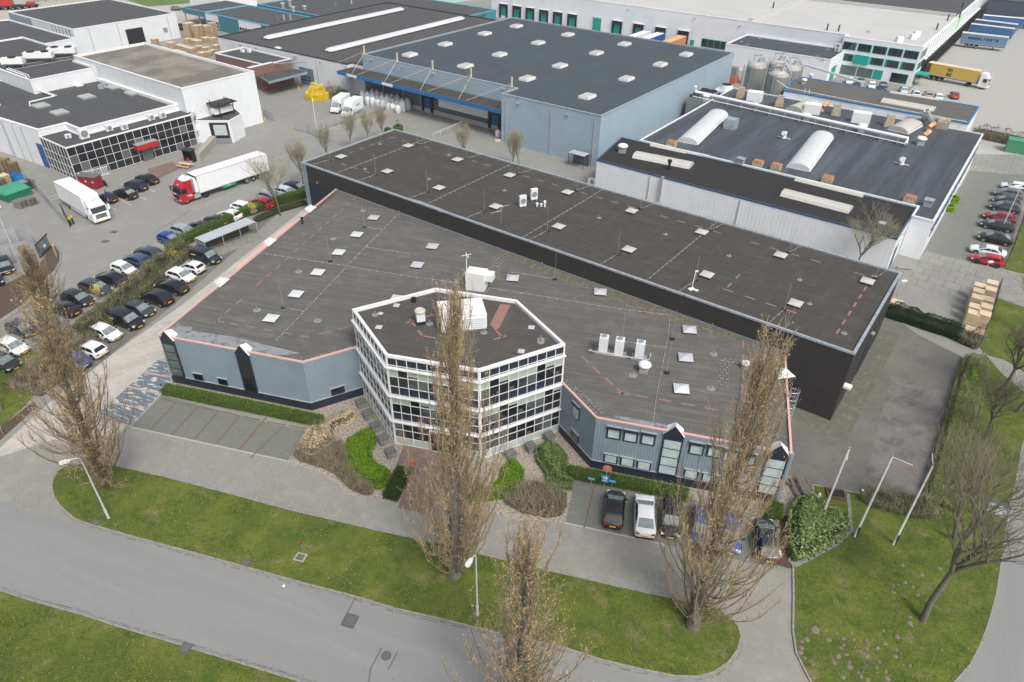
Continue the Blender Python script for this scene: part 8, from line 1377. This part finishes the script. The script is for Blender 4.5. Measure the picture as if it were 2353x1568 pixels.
p = PT(1, 522, 788); t_ = PT(1, 480, 682, 2.2); o = thing('yellow_beam', 'pale yellow post at the black sliding gate', 'post', p); MB().tube([(0, 0, 0), tuple(t_ - p)], .12, 6).build('beam', S('cream_yellow', (.62, .47, .2)), o, local=True)
p = P(60, 742); structure('mulch_kerb', MB().prism(ccw(D([(0, 736), (60, 697), (102, 643), (124, 625), (137, 603), (138, 583), (130, 570), (133, 567), (142, 582), (141, 605), (128, 630), (106, 650), (64, 705), (0, 746)])), 0, .12), m_kerb)
# feather flag
p = PT(1, 1022, 378); o = thing('feather_flag', 'blue feather flag with a pink and white print standing by the parked cars', 'flag', p, R(-30)); MB().tube([(0, 0, 0), (0, 0, 3.0), (.15, 0, 3.6)], .03, 6).build('pole', m_trim, o, local=True); v = [(.03, 0, 1.0), (.35, 0, 1.5), (.55, 0, 2.3), (.52, 0, 3.2), (.2, 0, 3.75), (.03, 0, 3.2)]; v2 = [(x, .015, z) for x, y, z in v]
MB().add(v + v2, [tuple(range(6)), tuple(range(6, 12))[::-1]]).build('flag_cloth', surf('flag_blue', (.01, .05, .30), .6), o, local=True); MB().add([(.1, -.01, 1.8), (.42, -.01, 1.9), (.48, -.01, 2.2), (.2, -.01, 2.45)], [(0, 1, 2, 3)]).build('flag_print', S('print_pink', (.75, .4, .5)), o, local=True)
# red transformer box and white railings in front of the glass office
p = PT(1, 850, 150); o = thing('red_kiosk', 'dark red electricity box with warning triangles behind the white truck', 'utility box', p, R(-12)); MB().box(0, 0, 0, 3.4, 1.6, 2.0).build('kiosk_body', S('kiosk_red', (.25, .02, .03)), o, local=True); MB().box(0, 0, 2.0, 3.6, 1.8, .12).build('kiosk_roof', m_conct, o, local=True)
for x in (-.2, 1.1): MB().add([(x - .2, -.81, 1.1), (x + .2, -.81, 1.1), (x, -.81, 1.5)], [(0, 1, 2)]).build('warning_triangle', m_white, o, local=True)
a, c = PT(1, 735, 105), PT(1, 1010, 30); o = thing('white_railing', 'white barred railing in front of the glass annex', 'railing', a); b = MB(); L_ = (c - a).length
for k in range(int(L_ / .25)): b.wall(a, c, k * .25, k * .25 + .07, .1, 1.4, 0, .04)
b.wall(a, c, 0, L_, 1.38, 1.46, -.03, .07).wall(a, c, 0, L_, .05, .13, -.03, .07).build('railing_bars', m_trimw, o)
# containers and bins at the left
p = PT(1, 145, 245); o = thing('green_container', 'green lidded waste container beside the grey pallets', 'container', p, R(-28)); MB().box(0, 0, 0, 2.6, 3.8, 1.3, taper=1.15).build('container_body', S('skip_green', (.01, .17, .09)), o, local=True); MB().box(0, 0, 1.3, 2.9, 4.0, .7, taper=.78).build('container_lid', S('lid_green', (.05, .30, .18)), o, local=True)
p = PT(1, 155, 95); o = thing('blue_bin', 'open blue tipping bin by the pallets at the left edge', 'bin', p, R(-20)); MB().prism([Vector((p_[0], p_[1])) for p_ in ((-1, -.7), (1, -.7), (1, .7), (-1, .7))], .2, 1.2, cap=False, bottom=True).build('bin_body', m_trimb, o, local=True)
p = PT(1, 215, 180); o = thing('dark_machine', 'dark grey covered machine between the blue bin and the fence', 'machine', p, R(-28)); MB().box(0, 0, 0, 1.6, 3.6, 1.3).build('cover', m_curb, o, local=True); MB().box(0, -.3, 1.3, 1.4, 2.4, .15).build('lid', m_zincd, o, local=True)
p = P(2348, 352); o = thing('green_container', 'green container cut by the right picture edge', 'container', p, D_); MB().box(0, 0, 0, 6, 2.4, 2.4).build('container_body', surf('container_green', (.06, .26, .12), .5, wave=(.3, .9)), o, local=True); MB().box(0, 0, 2.4, 6.1, 2.5, .08).build('container_lid', S('lid_green', (.05, .30, .18)), o, local=True)
# ---- pallets ----
m_pal = surf('new_pallet_wood', (0.74, 0.58, 0.38), .8, [(2, .4, .7, (0.86, 0.74, 0.56), .8), (6, .5, .7, (.55, .40, .24), .4)], vec='obj'); m_palo = surf('old_pallet_wood', (0.30, 0.22, 0.14), .85, [(2, .4, .7, (0.42, 0.32, 0.21), .8), (6, .5, .7, (.17, .13, .09), .6)], vec='obj'); m_palg = surf('grey_pallet_wood', (0.20, 0.185, 0.165), .9, [(3, .4, .7, (0.28, 0.26, 0.23), .8)], vec='obj')
PALS = {}
def pallets(label, p, n, rz, mat, group, lx=1.2, ly=.8, hp=.145, name='pallet_stack'):
    key = (n, mat.name, lx, ly, hp)
    if key in PALS:
        return dup(PALS[key], p, rz, label, group)
    o = thing(name, label, 'pallets', p, rz, group)
    b = MB(); d = MB()
    for k in range(n):
        z = k * hp + .002; jx, jy = random.uniform(-.015, .015), random.uniform(-.015, .015)
        for i in range(5): b.box(jx, jy - ly / 2 + .06 + i * (ly - .12) / 4, z + hp - .03, lx, ly * .16, .024)
        for s in (-1, 0, 1): b.box(jx, jy + s * (ly / 2 - .05), z, lx, .09, .022); d.box(jx, jy + s * (ly / 2 - .06), z + .022, lx * .98, .08, hp - .054)
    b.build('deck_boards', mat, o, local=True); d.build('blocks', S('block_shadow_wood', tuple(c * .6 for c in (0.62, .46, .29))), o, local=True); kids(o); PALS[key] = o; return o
# two long rows at the right
r_ = ang(PT(31, 1830, 1260), PT(31, 1790, 1370)); a0_ = PT(31, 1905, 1120); a1_ = PT(31, 1800, 1500)
names_ = ('far end', 'second from the far end', 'third from the far end', 'fourth from the far end', 'fifth from the far end', 'near end')
for j, (p0, p1, rowlab) in enumerate(((PT(31, 1890, 1180), PT(31, 1808, 1520), 'left'), (PT(31, 2000, 1165), PT(31, 1905, 1550), 'right'))):
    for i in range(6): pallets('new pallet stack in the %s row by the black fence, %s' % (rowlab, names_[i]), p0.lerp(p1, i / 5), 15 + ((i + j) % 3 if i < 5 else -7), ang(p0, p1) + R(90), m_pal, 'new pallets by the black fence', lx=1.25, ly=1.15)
pallets('small pile of new pallets at the right corner of the brown warehouse', PT(31, 1160, 1265), 7, YAW, m_pal, None, lx=1.3, ly=1.1)
# yard behind the white factory: from zoomed photo points
m_crate = m_pal
Y_ = 'pallet piles behind the gravel roof hall'
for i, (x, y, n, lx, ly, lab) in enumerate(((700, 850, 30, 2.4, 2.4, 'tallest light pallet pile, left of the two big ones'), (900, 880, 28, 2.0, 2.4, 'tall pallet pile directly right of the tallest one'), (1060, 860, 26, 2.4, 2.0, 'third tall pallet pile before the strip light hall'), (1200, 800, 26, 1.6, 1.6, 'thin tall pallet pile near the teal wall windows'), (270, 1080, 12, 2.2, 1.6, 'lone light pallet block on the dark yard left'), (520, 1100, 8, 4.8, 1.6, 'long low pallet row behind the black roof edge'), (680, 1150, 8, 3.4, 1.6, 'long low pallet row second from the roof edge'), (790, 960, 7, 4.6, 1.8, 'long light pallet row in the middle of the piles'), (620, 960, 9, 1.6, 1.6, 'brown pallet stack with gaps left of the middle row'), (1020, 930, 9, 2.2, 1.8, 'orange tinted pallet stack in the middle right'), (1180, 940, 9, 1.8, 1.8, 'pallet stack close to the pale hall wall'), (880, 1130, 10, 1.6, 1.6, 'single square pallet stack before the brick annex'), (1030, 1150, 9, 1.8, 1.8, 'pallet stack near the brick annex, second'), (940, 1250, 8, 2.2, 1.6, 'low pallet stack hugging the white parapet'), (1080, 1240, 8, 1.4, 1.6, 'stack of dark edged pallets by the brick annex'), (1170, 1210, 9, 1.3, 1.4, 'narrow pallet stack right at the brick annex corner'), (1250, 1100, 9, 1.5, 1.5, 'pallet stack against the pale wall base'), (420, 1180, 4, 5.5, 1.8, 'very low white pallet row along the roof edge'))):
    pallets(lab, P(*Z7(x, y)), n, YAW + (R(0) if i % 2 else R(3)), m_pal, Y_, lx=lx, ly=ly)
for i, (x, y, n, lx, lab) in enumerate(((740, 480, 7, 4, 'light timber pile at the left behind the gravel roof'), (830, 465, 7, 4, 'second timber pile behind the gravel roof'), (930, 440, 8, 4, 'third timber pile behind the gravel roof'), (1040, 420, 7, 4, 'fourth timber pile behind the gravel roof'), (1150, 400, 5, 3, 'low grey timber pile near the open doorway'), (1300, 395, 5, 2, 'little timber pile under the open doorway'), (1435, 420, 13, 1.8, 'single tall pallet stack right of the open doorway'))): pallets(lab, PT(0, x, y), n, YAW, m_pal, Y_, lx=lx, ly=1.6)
# stacks at the left edge (older wood)
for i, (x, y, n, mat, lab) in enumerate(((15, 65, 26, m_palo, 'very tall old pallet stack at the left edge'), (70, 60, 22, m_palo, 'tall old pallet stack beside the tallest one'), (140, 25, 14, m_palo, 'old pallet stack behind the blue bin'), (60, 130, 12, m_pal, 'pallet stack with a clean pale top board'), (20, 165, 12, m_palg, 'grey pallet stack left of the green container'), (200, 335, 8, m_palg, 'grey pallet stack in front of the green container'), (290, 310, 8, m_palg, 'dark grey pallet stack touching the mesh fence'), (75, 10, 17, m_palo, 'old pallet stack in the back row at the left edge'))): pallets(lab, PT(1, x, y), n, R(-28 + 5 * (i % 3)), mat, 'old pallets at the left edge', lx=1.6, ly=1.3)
# ---- big white bags ----
m_bag = surf('white_bag_fabric', (0.66, 0.68, 0.70), .6, [(2, .42, .65, (0.50, 0.53, 0.56), .8), (5, .6, .75, (0.85, .86, .88), .6)], bump=.8, bscale=5, vec='obj')
bg_ = thing('big_bag', 'x', 'bulk bag'); n = 14; v = []; rg = random.Random(9)
for r, z in ((.50, 0), (.60, .25), (.62, .8), (.58, 1.25), (.42, 1.42), (.2, 1.45), (.26, 1.62)):
    for k in range(n): a = 2 * math.pi * k / n; e = 1 + .10 * math.cos(4 * a) * -1 + rg.uniform(-.04, .05); v.append((r * e * math.cos(a), r * e * math.sin(a), z + rg.uniform(-.03, .03)))
MB().add(v, [(i * n + k, i * n + (k + 1) % n, (i + 1) * n + (k + 1) % n, (i + 1) * n + k) for i in range(6) for k in range(n)] + [tuple(range(6 * n, 7 * n))]).build('bag_body', m_bag, bg_, local=True, smooth=True)
bpy.context.view_layer.update(); kids(bg_); k = 0; o0 = PT(10, 900, 900)
for r in range(3):
    for c in range(9):
        if (r, c) in ((2, 0), (2, 1)): continue
        p = UV(-123.2 + c * 1.55, 112.0 - r * 1.5); s = random.uniform(1.08, 1.3); lab = 'white bulk bag in the %s row by the dark wall, %s' % (('back', 'middle', 'front')[r], ('at the left end', 'second from the left', 'third from the left', 'fourth from the left', 'fifth from the left', 'sixth from the left', 'seventh from the left', 'eighth from the left', 'at the right end')[c])
        if k == 0: bg_.location = p; tag(bg_, lab, None, 'white bulk bags')
        else: dup(bg_, p, random.random() * 6, lab, 'white bulk bags', (s, s, s * (1.25 if r < 2 else 1.0)))
        k += 1
o = dup(bg_, PT(10, 2225, 1265), .4, 'two tone white bulk bag on a pallet at the blue warehouse corner', None); pallets('single low pallet under the bag at the blue warehouse corner', PT(10, 2225, 1300), 2, 0, m_pal, None)
p = PT(10, 556, 1175); o = thing('white_mast', 'thin white mast in the yard before the box vans', 'mast', p); MB().tube([(0, 0, 0), (0, 0, 6.0)], .06, 6).build('post', m_polew, o, local=True)
p = PT(31, 1250, 905); o = thing('loose_pipe', 'short grey pipe lying on the slabs by the white plant corner', 'pipe', p, R(-8)); MB().tube([(-1, 0, .15), (1, 0, .15)], .14, 8).build('pipe', m_zincd, o, local=True)
p = PT(31, 1197, 1150, 0); o = thing('yard_lamp', 'white oval lamp head beside the brown warehouse corner', 'lamp', p); MB().tube([(0, 0, 0), (0, 0, 2.2)], .05, 6).build('post', m_pole, o, local=True); MB().box(0, 0, 2.15, .8, .35, .15, .2).build('lamp_head', m_polew, o, local=True)
p = P(1350, 412); ac_unit('air_conditioner', 'white condenser cabinet at the foot of the white plant corner', UV(-55.5, 99.3), YAW, 1.6, .8, 1.6, fans=2)
# ================= thin haze in the air =================
hz = MB(); hz.obox((-950, -250, -1.0), (1900, 0, 0), (0, 1800, 0), (0, 0, 49.6)); HZ = tag(hz.build('haze', None), kind='stuff') if False else None
me = bpy.data.meshes.new('haze'); me.from_pydata(hz.v, [], hz.f); HZ = bpy.data.objects.new('haze', me); C.objects.link(HZ); HZ['kind'] = 'stuff'
mt = bpy.data.materials.new('haze_air'); mt.use_nodes = True; nt = mt.node_tree; nt.nodes.clear(); o_ = nt.nodes.new('ShaderNodeOutputMaterial'); v_ = nt.nodes.new('ShaderNodeVolumePrincipled')
v_.inputs['Color'].default_value = (0.86, 0.92, 0.97, 1); v_.inputs['Density'].default_value = 0.0002; v_.inputs['Anisotropy'].default_value = 0.1; nt.links.new(v_.outputs[0], o_.inputs['Volume']); me.materials.append(mt)
